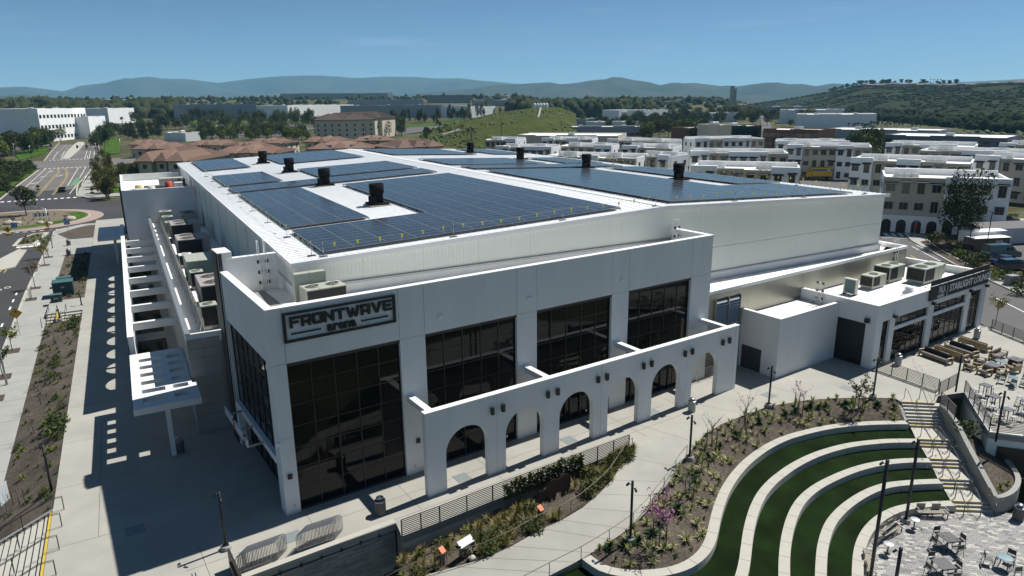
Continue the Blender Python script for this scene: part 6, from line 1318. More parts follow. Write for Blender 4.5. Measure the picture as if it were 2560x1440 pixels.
# traffic signals
def signal(label, q, hh, arm, rz):
    p = g(*q, -.2); t = thing('traffic_signal', label, 'traffic signal', p, rz, 'traffic signals at the cross street'); MB().tube([(0, 0, 0), (0, 0, hh)], .13, 7).build('pole', GREYM, t, local=True); MB().tube([(0, 0, hh-.5), (arm, 0, hh)], .08, 6).build('mast_arm', GREYM, t, local=True)
    for f in (.55, .97): MB().box(arm*f-.2, -.2, hh-.9, arm*f+.2, .1, hh+.3).build('signal_head', BLACKM, t, local=True); MB().box(arm*f-.4, .1, hh-1.0, arm*f+.4, .13, hh+.4).build('back_plate', BLACKM, t, local=True)
    MB().box(-.15, -.5, 2.8, .2, -.15, 3.9).build('signal_head', BLACKM, t, local=True)
signal('mast-arm traffic signal left of the boulevard crossing', (79, 398), 6.5, 9, 0); signal('mast-arm traffic signal right of the boulevard crossing', (252, 398), 6.5, 9, pi)
# ------------------------------------------------------------------ vehicles
CARG = mat('car_glass', (.01, .012, .015), .05, spec=.6); TYRE = mat('tyre', (.012, .012, .012), .8); RIM = mat('rim', (.3, .3, .31), .3, metal=.7)
def paint(n_, c): return mat('car_paint_'+n_, c, .3, coat=.8, metal=.1)
PC = {n_: paint(n_, c) for n_, c in (('white', (.7, .7, .7)), ('black', (.015, .015, .017)), ('silver', (.35, .36, .37)), ('red', (.32, .02, .02)), ('blue', (.03, .07, .2)), ('teal', (.03, .075, .08)), ('grey', (.1, .1, .105)))}
def car_proto(col, kind='sedan'):
    t = thing('car', 'car', 'car'); m = PC[col]; sil = {'sedan': ([(-2.25, .35), (2.25, .35), (2.3, .62), (2.1, .82), (1.1, .92), (-1.4, .95), (-2.2, .9), (-2.3, .65)], [(-1.75, .94), (-1.0, 1.42), (.25, 1.44), (1.15, .91)]), 'suv': ([(-2.3, .4), (2.3, .4), (2.35, .75), (2.15, 1.0), (1.2, 1.08), (-2.25, 1.1), (-2.35, .75)], [(-2.2, 1.09), (-1.9, 1.72), (.3, 1.74), (1.2, 1.07)]), 'van': ([(-2.8, .4), (2.8, .4), (2.85, .9), (2.6, 1.25), (1.9, 1.4), (-2.75, 1.4), (-2.85, .8)], [(-2.75, 1.39), (-2.7, 2.35), (1.0, 2.4), (1.95, 1.39)])}[kind]
    lo, hi = sil; b = MB(); b.extr(lo, (0, .92, 0), (1,0,0), (0,0,1), (0,-1,0), 1.84); b.build('body', m, t)
    b = MB(); top = max(z for _, z in hi); n = len(hi); A = [(x, .86 if z < top-.2 else .68, z) for x, z in hi]; B = [(x, -y, z) for x, y, z in A]; b.add(A+B, [tuple(range(n)), tuple(range(2*n-1, n-1, -1))]+[(i, n+i, n+(i+1)%n, (i+1)%n) for i in range(n)]); b.build('cabin_glass', CARG if kind != 'van' else m, t)
    x0, x1 = hi[1][0]+.05, hi[2][0]-.05; MB().bbox(x0, -.67, top-.02, x1, .67, top+.03, .02).build('roof', m, t)
    if kind == 'van': MB().add([(1.03, -.66, 2.3), (1.85, -.82, 1.45), (1.85, .82, 1.45), (1.03, .66, 2.3)], [(0,1,2,3)]).build('windscreen', CARG, t); MB().box(.2, -.9, 1.5, 1.2, -.84, 2.0).build('side_window', CARG, t)
    for x in (-1.4, 1.42):
        for y in (-.93, .75): b = MB(); b.lathe([(.33, 0), (.34, .03), (.34, .15), (.33, .18)], n=14, M=Matrix.Translation((x, y, .34)) @ Matrix.Rotation(-pi/2, 4, 'X')); w_ = b.build('wheel', TYRE, t); b = MB(); b.lathe([(.2, -.005), (.2, .185)], n=10, M=Matrix.Translation((x, y, .34)) @ Matrix.Rotation(-pi/2, 4, 'X')); b.build('rim', RIM, w_)
    z = lo[3][1] if kind != 'sedan' else .7
    for y in (-.7, .5): MB().box(lo[1][0]-.03, y, .6, lo[1][0]+.045, y+.25, .74).build('headlight', SIGNW, t); MB().box(lo[0][0]-.06, y, .65, lo[0][0]+.02, y+.25, .8).build('tail_light', SIGNR, t)
    return Proto(t)
CARS = {(c, k): car_proto(c, k) for c, k in (('white', 'sedan'), ('black', 'sedan'), ('silver', 'sedan'), ('blue', 'sedan'), ('red', 'sedan'), ('white', 'suv'), ('black', 'suv'), ('grey', 'suv'), ('teal', 'van'))}
def car(c, k, q, rz, label, grp=None, z=-.22): P = g(*q, z); CARS[(c, k)](P, rz, label, grp)
car('black', 'sedan', (157, 479), 1.5, 'dark sedan driving toward the roundabout on the boulevard'); car('white', 'suv', (130, 372), 1.6, 'white SUV at the left kerb beyond the cross street'); car('white', 'sedan', (24, 409), .1, 'white sedan on the left side street'); car('black', 'sedan', (2, 411), .1, 'dark sedan at the left edge of the side street')
rs = atan2(*(g(2392, 667, -.3)-g(2275, 600, -.3)).to_2d().yx)
car('silver', 'sedan', (2331, 560), -.2, 'silver and dark sedan on the cross street before the nearest apartments', z=-.28); car('black', 'sedan', (2515, 556), -1.1, 'black sedan in a parking bay before the apartments', z=-.28); car('white', 'sedan', (2430, 549), -.2, 'white car half hidden behind the big tree', z=-.28)
car('teal', 'van', (2500, 648), -.35, 'dark teal van parked among the shrubs at the right', z=-.28); car('black', 'suv', (2530, 676), -.35, 'black SUV with pale roof at the right edge', z=-.28); car('white', 'sedan', (2550, 600), -.35, 'white car behind the shed at the right edge', z=-.28); car('blue', 'sedan', (2515, 662), -.35, 'dark blue car between the van and the black SUV', z=-.28)
random.seed(77); ck = list(CARS)[:8]
def carrow(qa, qb, n, rz, lab, grp):
    for i in range(n):
        f = i/max(1, n-1); q = (qa[0]+(qb[0]-qa[0])*f+random.uniform(-1, 1), qa[1]+(qb[1]-qa[1])*f); c = random.choice(ck)
        if random.random() < .85: P = gt_(*q, .05); CARS[c](P, rz+random.choice((0, pi)), '%s %s %s' % (c[0], 'car' if c[1] == 'sedan' else 'SUV', lab), grp)
carrow((38, 365), (92, 350), 9, .6, 'parked in the lot left of the boulevard', 'cars in the left lot'); carrow((300, 318), (330, 314), 5, .4, 'parked beside the dark modern building', 'cars by the dark building')
carrow((465, 322), (500, 318), 8, 1.2, 'parked in the lot behind the villas', 'cars behind the villas'); carrow((520, 335), (690, 335), 13, 1.3, 'parked in the lot beneath the warehouses', 'cars under the warehouses'); carrow((640, 300), (760, 297), 10, 1.3, 'parked along the white warehouse', 'cars along the white warehouse'); carrow((985, 305), (1160, 291), 14, 1.3, 'parked along the long warehouse', 'cars along the long warehouse')
carrow((950, 331), (1010, 328), 4, .7, 'parked before the hotel', 'cars at the hotel'); carrow((2045, 346), (2190, 347), 14, .8, 'parked in the lot between the grey warehouse and the apartments', 'cars in the far right lot'); carrow((1650, 352), (1712, 358), 6, 1.0, 'parked on the street between the apartment rows', 'cars between the apartments'); carrow((1650, 300), (1840, 299), 12, .6, 'parked before the pale low warehouses', 'cars at the pale warehouses')
# yellow box truck
P = g(2044, 448, -.2); dv = g(2073, 446, -.2)-g(2011, 446, -.2); t = thing('box_truck', 'yellow box truck with a blue stripe beside the apartments', 'truck', P, atan2(dv.y, dv.x)); YT = mat('truck_yellow', (.62, .40, .02), .45); lt = dv.length/2
MB().bbox(-lt*.62, -1.25, 1.0, lt, 1.25, 3.7, .05).build('cargo_box', YT, t, local=True); MB().box(-lt*.6, -1.262, 2.7, lt*.98, -1.252, 3.2).build('stripe', mat('stripe_blue', (.04, .06, .35), .5), t, local=True); MB().box(lt*.55, -1.275, 2.75, lt*.85, -1.264, 3.1).build('lettering_block', SIGNW, t, local=True)
MB().bbox(-lt, -1.1, .6, -lt*.64, 1.1, 2.4, .15).build('cab', YT, t, local=True); MB().box(-lt-.02, -.95, 1.5, -lt*.7, .95, 2.15).build('windscreen', CARG, t, local=True); MB().box(-lt, -1.0, .5, lt, 1.0, 1.0).build('chassis', DARKM, t, local=True)
for x in (-lt*.8, lt*.6):
    for y in (-1.2, 1.0): b = MB(); b.lathe([(.48, 0), (.48, .25)], n=14, M=Matrix.Translation((x, y, .48)) @ Matrix.Rotation(-pi/2, 4, 'X')); b.build('wheel', TYRE, t, local=True)
# shed, trailers at right
def shed(name, label, q, sx, sy, sz, m, roofm, rz, pitch=.6, z=-.28, cat='shed'):
    t = thing(name, label, cat, g(*q, z), rz); MB().box(-sx/2, -sy/2, .1, sx/2, sy/2, sz).build('body', m, t, local=True); b = MB(); b.extr([(-sy/2-.1, sz), (sy/2+.1, sz), (0, sz+pitch)], (-sx/2-.1, 0, 0), (0,1,0), (0,0,1), (1,0,0), sx+.2); b.build('roof', roofm, t, local=True); MB().box(sx*.1, -sy/2-.03, .15, sx*.3, -sy/2-.002, sz*.8).build('door', mat('shed_door', (.45, .47, .48), .6), t, local=True)
    if cat == 'trailer':
        for x in (-.5, .5): b = MB(); b.lathe([(.35, 0), (.35, .2)], n=12, M=Matrix.Translation((x, -sy/2-.1, .35)) @ Matrix.Rotation(-pi/2, 4, 'X')); b.build('wheel', TYRE, t, local=True)
shed('storage_shed', 'long pale shed with grey pitched roof at the right lot', (2492, 606), 11, 4, 2.8, mat('shed_wall', (.5, .52, .53), .6), mat('shed_roof', (.12, .12, .13), .8), -.35, .9)
shed('utility_trailer', 'white trailer with ribbed roof beside the shed', (2450, 618), 7.0, 2.4, 2.9, mat('trailer_white', (.6, .6, .6), .5), TRIM, -.3, .1, cat='trailer'); shed('utility_trailer', 'black enclosed trailer with white roof before the teal van', (2462, 626), 6.5, 2.3, 2.3, PC['black'], TRIM, -.35, .08, cat='trailer')
t = thing('electrical_cabinet', 'grey electrical cabinet by the sidewalk at the right edge', 'cabinet', g(2527, 711, -.15), -.3); MB().bbox(-.7, -.5, .05, .7, .5, 1.3, .05).build('cabinet', mat('cabinet_grey', (.2, .21, .22), .6), t, local=True); MB().box(-.8, -.6, -.05, .8, .6, .05).build('pad', CONCW, t, local=True)
for q, l_ in (((2256, 531), 'larger pale monument sign at the apartment corner'), ((2275, 541), 'small pale monument block at the apartment corner')):
    t = thing('monument_sign', l_, 'sign', g(*q, -.2), .3); MB().bbox(-1.6 if q[0] < 2270 else -.6, -.2, 0, 1.6 if q[0] < 2270 else .6, .2, 1.5, .04).build('slab', CONCL, t, local=True); MB().box(-1.7 if q[0] < 2270 else -.7, -.3, 0, 1.7 if q[0] < 2270 else .7, .3, .2).build('plinth', CONCW, t, local=True)
# ------------------------------------------------------------------ background buildings
BEIGE = mat('beige_stucco', (.50, .46, .375), .85, .05, 1); CREAM = mat('cream_stucco', (.56, .50, .40), .85, .05, 1); AWN = mat('dark_awning', (.02, .018, .018), .8); WGL = mat('window_glass', (.025, .03, .035), .08); WHITEB = mat('white_building', (.83, .835, .83), .85, .04, .3); GREYB = mat('grey_building', (.33, .35, .37), .85, .04, .2); BROWNB = mat('brown_brick', (.15, .075, .05), .85, .1, 2); TILE = mat('clay_tile', (.165, .10, .074), .9, .35, 2.5, .4, 5, col2=(.26, .165, .125)); SHINGLE = mat('brown_shingle', (.07, .05, .04), .9, .3, 2); NAVYG = mat('navy_glass', (.01, .02, .045), .06, spec=.7); GREENG = mat('green_glass_wall', (.02, .04, .04), .2)
def frame_of(qL, qR, zt):
    a, c = g(*qL, zt), g(*qR, zt); d = c-a; d.z = 0; ln = d.length; d.normalize(); return Vector((a.x, a.y, 0)), ln, atan2(d.y, d.x)
WINM = {}
def winmesh(w, h):
    k = (round(w, 1), round(h, 1))
    if k not in WINM:
        b = MB(); b.box(-w/2, -.06, 0, w/2, .02, h); f = b.mesh('window', mat('window_frame_tan', (.30, .285, .26), .6)); b = MB(); e = .07
        for x0, x1 in ((-w/2+e, -.03), (.03, w/2-e)): b.box(x0, -.08, e, x1, -.062, h-e)
        WINM[k] = (f, b.mesh('pane', WGL))
    return WINM[k]
def window_at(t, x, z, w, h, y=0, rz=0, awn=False):
    f, p = winmesh(w, h); o = put('window', f, t, loc=(x, y-.03, z), rz=rz); pp = put('pane', p, o, loc=(0, 0, 0))
    if awn: MB().add([(x-w*.75, y-.05, z+h+.35), (x+w*.75, y-.05, z+h+.35), (x+w*.75, y-.85, z+h+.12), (x-w*.75, y-.85, z+h+.12), (x-w*.75, y-.05, z+h+.25), (x+w*.75, y-.05, z+h+.25), (x+w*.75, y-.85, z+h+.0), (x-w*.75, y-.85, z+h+.0)], [(3,2,1,0), (4,5,6,7), (2,3,7,6), (0,4,7,3), (1,2,6,5)]).build('awning', AWN, t, local=True)
def condo(label, qL, qR, zt=10.3, depth=13, low=False, arches=False):
    o, ln, rz = frame_of(qL, qR, zt); t = thing('apartment_building', label, 'apartment building', (o.x, o.y, -.4), rz, 'white and beige apartment buildings'); H_ = zt+.4
    nb = max(3, round(ln/5.2)); bw = ln/nb; R = random.Random(hash(label) % 9999)
    MB().box(.3, .35, 0, ln-.3, depth-.3, H_-1.1).build('core', WHITEB, t, local=True); MB().box(.35, .4, H_-1.1, ln-.35, depth-.35, H_-1.0).build('roof', ROOFM, t, local=True)
    for i in range(nb):
        beige = i % 3 == 1 or R.random() < .12; pr = 0 if beige else -.55; top = H_-(.5 if beige else 0)+R.uniform(-.15, .15); x0, x1 = i*bw, (i+1)*bw
        MB().box(x0+.004, pr, 3.3 if arches else 0, x1-.004, .6, top).build('wall_bay', BEIGE if beige else WHITEB, t, local=True)
        if arches: MB().box(x0+.004, -.6, 0, x1-.004, .55, 3.28).build('ground_bay', WHITEB, t, local=True)
        nw = 2 if bw > 4 else 1
        for k in range(nw):
            x = x0+bw*(k+.5)/nw
            for fl in range(3):
                z = .9+fl*3.35
                if fl == 0 and arches:
                    b = MB(); b.extr([(-.8, 0), (.8, 0), (.8, 1.6)]+[(.8*cos(pi*q/8), 1.6+.8*sin(pi*q/8)) for q in range(1, 8)]+[(-.8, 1.6)], (x, -.62, .1), (1,0,0), (0,0,1), (0,-1,0), .012); b.build('arch_opening', BLACKM, t, local=True); continue
                if z > H_-2.2: continue
                tall = (k+i+fl) % 3 == 0; window_at(t, x, z-(.35 if tall else 0), 1.5 if not tall else 1.25, 1.45 if not tall else 2.1, pr, 0, awn=(fl == 2 or R.random() < .25))
    for sx, rz_ in ((.3, 1), (ln-.3, -1)):                      # side walls
        MB().box(min(sx, sx-.35*rz_), .6, 0, max(sx, sx-.35*rz_), depth, H_-.35).build('side_wall', WHITEB, t, local=True)
        for k in range(2):
            for fl in range(1, 3): f, p = winmesh(1.2, 1.4); oo = put('window', f, t, loc=(sx-.38*rz_, 3+k*5, .9+fl*3.35), rz=-pi/2*rz_); put('pane', p, oo, loc=(0, 0, 0))
    MB().box(.3, depth-.5, 0, ln-.3, depth, H_+.2).build('back_wall', WHITEB, t, local=True)
    for k in range(max(2, nb//2)):
        x = ln*(k+.4)/max(2, nb//2); MB().box(x-2.2, depth*.55, H_-1.0, x+2.2, depth*.55+.4, H_+.55).build('roof_screen', WHITEB, t, local=True)
        for j in range(3): MB().bbox(x-1.6+j*1.2, depth*.3, H_-1.0, x-.7+j*1.2, depth*.3+.9, H_-.1, .04).build('roof_condenser', GREYM, t, local=True)
    return t
condo('nearest white apartment block with arched ground floor behind the big tree', (2212, 436), (2532, 446), 10.3, 13, arches=True)
condo('white and beige apartments directly left behind the arched block', (2128, 394), (2430, 404), 10.3); condo('apartments in the row behind, at the far right', (2440, 388), (2640, 398), 10.3)
condo('apartment row right of the round green tree', (2215, 357), (2440, 362), 10.3); condo('apartment row behind, at the right edge', (2300, 371), (2580, 380), 10.3, 10); condo('apartments at the right edge below the grey warehouse', (2500, 356), (2680, 362), 10.3, 10)
condo('apartments left of the round green tree', (1968, 361), (2180, 364), 10.3, 11); condo('low apartment row behind, left of the round green tree', (1942, 351), (2125, 352), 10.3, 9)
condo('apartments before the brown brick building', (1736, 346), (1912, 343), 10.3, 11); condo('middle apartment row left of the yellow truck', (1726, 378), (1972, 380), 10.3, 11); condo('apartment row just above the right eave, left of the yellow truck', (1728, 414), (2000, 420), 10.3, 12)
condo('apartments at the left of the left cluster, next to the grassy hill', (1213, 346), (1290, 347), 10.3, 10); condo('tall beige-and-white apartments in the middle of the left cluster', (1355, 345), (1480, 346), 10.3, 10); condo('right rear apartments of the left cluster', (1520, 347), (1670, 352), 10.3, 10)
condo('apartments directly above the hall roof left of the second fan', (1240, 364), (1380, 366), 10.3, 9); condo('front left apartments of the left cluster', (1400, 361), (1530, 363), 10.3, 9); condo('front right apartments of the left cluster beside the street', (1555, 363), (1680, 366), 10.3, 10)
condo('low apartments peeking over the ridge of the hall roof', (1365, 385), (1590, 391), 10.3, 9); condo('right apartments peeking over the hall roof by the street', (1590, 384), (1675, 388), 10.3, 10)
def warehouse(label, qL, qR, zt, depth, m, name='warehouse', cat='warehouse', panel=9., win=False, side=None, d=None):
    if d:
        a, c = far(*qL, d if isinstance(d, int) else d[0]), far(*qR, d if isinstance(d, int) else d[1]); zt = a.z; dd_ = c-a; dd_.z = 0; o, ln, rz = a, dd_.length, atan2(dd_.y, dd_.x); h = zt+1
    else: o, ln, rz = frame_of(qL, qR, zt); h = zt+.5
    t = thing(name, label, cat, (o.x, o.y, zt-h), rz, None); np_ = max(2, min(14, round(ln/panel))); pw_ = ln/np_
    MB().box(.2, .2, 0, ln-.2, depth, h-.6).build('core', m, t, local=True); MB().box(.25, .3, h-.6, ln-.25, depth-.1, h-.5).build('roof', ROOFM, t, local=True)
    for i in range(np_): MB().box(i*pw_+.06, 0, 0, (i+1)*pw_-.06, .25, h-(i % 3 == 1)*.35).build('wall_panel', m, t, local=True)
    for x in (0, ln-.25): MB().box(x, .25, 0, x+.25, depth, h-.1).build('end_wall', side or m, t, local=True)
    MB().box(.2, depth-.25, 0, ln-.2, depth+.05, h).build('back_wall', m, t, local=True)
    if win:
        for i in range(np_*2):
            for k in range(3 if d else max(1, int(h/4))): f, p = winmesh(2.8, 2.4) if d else winmesh(2.6, 1.5); oo = put('window', f, t, loc=((i+.5)*pw_/2, -.02, h*(.12+k*.3) if d else 1.3+k*3.9)); put('pane', p, oo, loc=(0,0,0))
    for k in range(max(1, np_//3)): MB().bbox(ln*(k+.5)/max(1, np_//3)-1.5, depth*.4, h-.5, ln*(k+.5)/max(1, np_//3)+1.5, depth*.4+3, h+.9, .1).build('roof_unit', GREYM, t, local=True)
    return t
warehouse('white three-storey office block with square windows left of the boulevard', (92, 271), (212, 270), 14, 30, WHITEB, 'office_building', 'office building', 9, True, d=(600, 660))
warehouse('grey wing of the office block at the left edge', (-60, 274), (50, 274), 13.5, 30, GREYB, 'office_building', 'office building', 10, True, d=640); warehouse('dark glass link between the two office wings', (51, 275), (91, 274), 13, 24, NAVYG, 'office_building', 'office building', 5, d=640)
warehouse('small white building right of the office block', (219, 291), (262, 290), 9, 20, WHITEB, d=(640, 665)); warehouse('low white building beyond the boulevard bend', (268, 270), (334, 269), 12, 40, WHITEB, d=(870, 905))
warehouse('pale grey warehouse with stepped front at the left of the row', (432, 261), (640, 264), 13, 60, GREYB, d=950); warehouse('end of the white warehouse with its shade painted grey', (560, 265), (716, 264), 12, 50, GREYB, d=960); warehouse('bright white warehouse in full sun', (718, 263), (884, 262), 12, 50, mat('bright_white', (.85, .85, .83), .8), d=(890, 985)); warehouse('long warehouse with its front shade painted grey, trees before it', (850, 264), (1168, 266), 11.5, 60, GREYB, d=900); warehouse('white end bay of the long warehouse', (1169, 266), (1238, 264), 11.5, 50, WHITEB, d=(870, 915))  # grey on the white warehouse's end and the long front paints their shade in
warehouse('pale warehouse behind the white one', (870, 249), (1058, 247), 14, 60, GREYB, d=1400); warehouse('blue glass office behind the warehouses', (1068, 238), (1176, 237), 16, 40, NAVYG, 'glass_office', 'office building', 12, d=1500); warehouse('far grey plateau warehouse on the skyline', (700, 234), (968, 231), 13, 60, GREYB, d=1900); warehouse('white box on the far plateau skyline', (968, 231), (982, 231), 15, 20, WHITEB, d=1900); warehouse('pale buildings right of the glass office', (1180, 251), (1275, 251), 11, 40, GREYB, d=1200)
warehouse('dark navy modern building behind the villas', (352, 294), (432, 294), 8.5, 20, NAVYG, 'modern_building', 'building', 6); warehouse('white restaurant with awnings behind the villas', (408, 330), (462, 331), 6, 12, WHITEB, 'restaurant', 'building', 5); warehouse('low grey building left of the modern navy one', (318, 303), (352, 303), 6, 12, GREYB, 'low_building', 'building', 6)
warehouse('tan-screened flat-roofed store behind the left apartments', (1290, 337), (1545, 338), 8, 30, CREAM, 'store', 'store', 10); warehouse('long low workshop with green doors', (1395, 316), (1616, 315), 7, 16, GREYB, 'workshop', 'workshop', 8, True); warehouse('second low workshop row behind', (1465, 304), (1602, 303), 7, 14, WHITEB, 'workshop', 'workshop', 8, True); warehouse('third low workshop row behind', (1434, 297), (1530, 296), 7, 14, GREYB, 'workshop', 'workshop', 8); warehouse('fourth low workshop row farthest back', (1448, 285), (1502, 284), 7, 14, CREAM, 'workshop', 'workshop', 8)
warehouse('left one of the two bright white boxes in the middle distance', (1548, 275), (1598, 274.5), 8, 24, WHITEB, d=(860, 900)); warehouse('right one of the two bright white boxes in the middle distance', (1610, 275), (1670, 274.5), 8, 24, WHITEB, d=(860, 905)); warehouse('grey low warehouse right of the white boxes', (1675, 281), (1745, 280), 7, 20, GREYB, d=850); warehouse('pale low warehouse before the green field', (1752, 282), (1845, 281), 7, 20, WHITEB, d=850)
warehouse('brown brick three-storey building behind the apartments', (1908, 321), (2046, 324), 12, 16, BROWNB, 'brick_building', 'office building', 6, True); warehouse('dark green glass-fronted block beside the brick building', (1826, 314), (1905, 312), 13, 20, GREENG, 'glass_block', 'office building', 8); warehouse('brown low block left of the green glass block', (1742, 320), (1826, 317), 11, 18, BROWNB, 'brick_building', 'office building', 8); warehouse('tan rooftop block on the brown buildings', (1770, 311), (1830, 310), 14, 10, CREAM, 'tan_block', 'building', 8)
warehouse('farthest white warehouse at the foot of the right hill', (1915, 266), (2020, 267), 10, 40, GREYB, d=1000); warehouse('upper white warehouse with palms at the foot of the right hill', (1950, 274), (2112, 276), 9.5, 40, WHITEB, d=800); warehouse('lower white warehouse with a row of palms before it', (1990, 285), (2192, 290), 9.5, 40, WHITEB, d=630); warehouse('long grey warehouse below the hill with palms', (2060, 321), (2345, 326), 8, 30, GREYB); warehouse('blue-grey low warehouse at the right below the hill', (2208, 336), (2520, 343), 8, 30, mat('bluegrey_building', (.14, .16, .20), .8), win=True)
for x in (1338, 1350, 1361, 1369): pass
for k in range(5): p = g(1337+k*7.5, 268, 0); t = thing('storage_silo', 'white storage silo, %s from the left' % ('first', 'second', 'third', 'fourth', 'fifth')[k], 'silo', far(1337+k*7.5, 268, 900).to_2d().to_3d(), 0, 'white silos'); MB().lathe([(1.9, 4), (1.9, 21), (1.2, 22.5), (.3, 23)], n=14).build('tank', WHITEB, t, local=True); MB().box(-1.6, -1.6, 0, 1.6, 1.6, 4).build('base', GREYM, t, local=True)
p = far(1832, 250, 1500); t = thing('concrete_tower', 'slim brown concrete tower on the skyline', 'tower', (p.x, p.y, 0)); MB().box(-5, -4, 0, -1, 4, 52).box(1, -4, 0, 5, 4, 47).build('shaft', mat('tower_brown', (.42, .36, .32), .9), t, local=True); MB().box(-1, -3, 30, 1, 3, 44).build('link', BROWNB, t, local=True)
# hotel with hip roofs
def hip(mb, x0, y0, x1, y1, z, rise, ov=.8):
    x0 -= ov; x1 += ov; y0 -= ov; y1 += ov; d = (y1-y0)/2 if y1-y0 < x1-x0 else (x1-x0)/2
    if y1-y0 < x1-x0: r = [(x0+d, (y0+y1)/2, z+rise), (x1-d, (y0+y1)/2, z+rise)]
    else: r = [((x0+x1)/2, y0+d, z+rise), ((x0+x1)/2, y1-d, z+rise)]
    v = [(x0, y0, z), (x1, y0, z), (x1, y1, z), (x0, y1, z)]+r
    f = [(0,1,5,4), (1,2,5), (2,3,4,5), (3,0,4)] if y1-y0 < x1-x0 else [(0,1,4), (1,2,5,4), (2,3,5), (3,0,4,5)]
    mb.add(v+[(a, b_, c-.35) for a, b_, c in v[:4]], f+[(3,2,1,0), (6,7,1,0), (7,8,2,1), (8,9,3,2), (9,6,0,3)])
    return v, f
def ribs(t, v, f, step=.55, m=None):
    b = MB()
    for fc in f:
        P = [Vector(v[i]) for i in fc]; e = (P[1]-P[0]); ln = e.length; e.normalize(); n_ = (P[1]-P[0]).cross(P[2]-P[0]).normalized(); up_ = n_.cross(e); k = step/2
        while k < ln:
            s0 = P[0]+e*k; tmax = 0
            for a, c in zip(P[1:], P[2:]+P[:1]):     # march up the slope to the polygon edge
                ed = c-a; den = up_.x*ed.y-up_.y*ed.x
                if abs(den) > 1e-6:
                    tt = ((a.x-s0.x)*ed.y-(a.y-s0.y)*ed.x)/den; ss = ((a.x-s0.x)*up_.y-(a.y-s0.y)*up_.x)/den
                    if tt > .05 and -.001 <= ss <= 1.001: tmax = max(tmax, tt)
            if tmax > .2: q = s0+up_*tmax; w_ = e*.1; hh = n_*.1; b.add([s0-w_, s0+w_, s0+hh, q-w_, q+w_, q+hh], [(0,3,5,2), (1,2,5,4)])
            k += step
    b.build('tile_course', m or TILE, t, local=True, kind='stuff')
def villa(label, qL, qR, zt, depth, wall=CREAM, roofm=TILE, rise=2.2, h=None, floors=2, solar=False, parts=1, grp='red-tiled villas'):
    o, ln, rz = frame_of(qL, qR, zt); t = thing('villa', label, 'house', (o.x, o.y, -.4), rz, grp); H_ = zt+.4
    MB().box(0, 0, 0, ln, depth, H_).build('wall', wall, t, local=True); b = MB(); v, f = hip(b, 0, 0, ln, depth, H_, rise); ro = b.build('roof', roofm, t, local=True); ribs(t, v, f, .6 if ln < 40 else .9, roofm)
    for a_, c_, pj in ((.06, .32, 2.2), (.40, .58, 1.2), (.66, .95, 2.6)):
        MB().box(ln*a_, -pj, 0, ln*c_, 1, H_-.05).build('wing_wall', wall, t, local=True); b = MB(); v, f = hip(b, ln*a_, -pj, ln*c_, depth*.62, H_+.02, rise*.86); b.build('wing_roof', roofm, t, local=True); ribs(t, v, f, .7, roofm)
        for fl in range(floors): window_at(t, ln*(a_+c_)/2, .9+fl*3.1, 1.4, 1.5, -pj)
    n = max(2, int(ln/4.5))
    for fl in range(floors):
        for i in range(n): window_at(t, ln*(i+.5)/n, .9+fl*3.1, 1.3, 1.5)
    f_, p_ = winmesh(1.3, 1.5)
    for fl in range(floors):
        for k in range(max(1, int(depth/5))):
            for sx, rr in ((ln+.03, pi/2), (-.03, -pi/2)): oo = put('window', f_, t, loc=(sx, depth*(k+.5)/max(1, int(depth/5)), .9+fl*3.1), rz=rr); put('pane', p_, oo, loc=(0, 0, 0))
    if solar and depth < ln:
        sl = rise/(depth/2+.8)
        for k in range(3): x = ln*(.25+k*.2); z0 = H_+1.0*sl+.16; MB().add([(x, .2, z0), (x+3, .2, z0), (x+3, 3.2, z0+3*sl), (x, 3.2, z0+3*sl), (x, .2, z0-.08), (x+3, .2, z0-.08), (x+3, 3.2, z0+3*sl-.08), (x, 3.2, z0+3*sl-.08)], [(0,1,2,3), (0,4,5,1), (1,5,6,2)]).build('solar_panel', PVG, t, local=True)
    return t
villa('nearest red-tiled villa with cream walls left behind the arena', (345, 402), (472, 401), 6.2, 32, rise=3.4); villa('red-tiled villa behind the nearest one', (336, 372), (440, 371), 6.2, 18, rise=2.6); villa('rear red-tiled villa beside the green lawn', (326, 361), (400, 360), 6.2, 14)
villa('red-tiled villa with a low wide roof in the middle row', (480, 362), (560, 362), 6.4, 18); villa('broad red-tiled villa just above the hall roof', (543, 382), (690, 381), 6.4, 20, rise=2.6); villa('red-tiled villa with rooftop solar at its right', (626, 357), (708, 357), 6.4, 16, solar=True); villa('small red-tiled villa directly behind the broad one', (590, 366), (640, 366), 6.2, 12)
villa('left red-tiled villa of the right-hand group', (762, 354), (850, 354), 6.4, 18, rise=2.5); villa('red-tiled villa with solar panels in the right-hand group', (770, 372), (930, 369), 6.2, 18, solar=True, rise=2.6); villa('rear red-tiled villa of the right-hand group', (880, 352), (983, 350), 6.4, 16, solar=True); villa('rightmost red-tiled villa with long solar roof beside the grassy hill', (985, 370), (1106, 364), 6.2, 22, solar=True, rise=3.0)
villa('four-storey cream hotel wing with brown hip roof', (793, 296), (855, 300), 14, 22, CREAM, SHINGLE, 4, floors=4, grp='hotel wings'); villa('long four-storey hotel wing with brown hip roof', (856, 300), (985, 292), 14, 20, CREAM, SHINGLE, 4.5, floors=4, grp='hotel wings'); villa('navy low annex beside the hotel', (772, 296), (800, 296), 9, 14, GREYB, SHINGLE, 1.2, floors=2, grp='hotel wings')
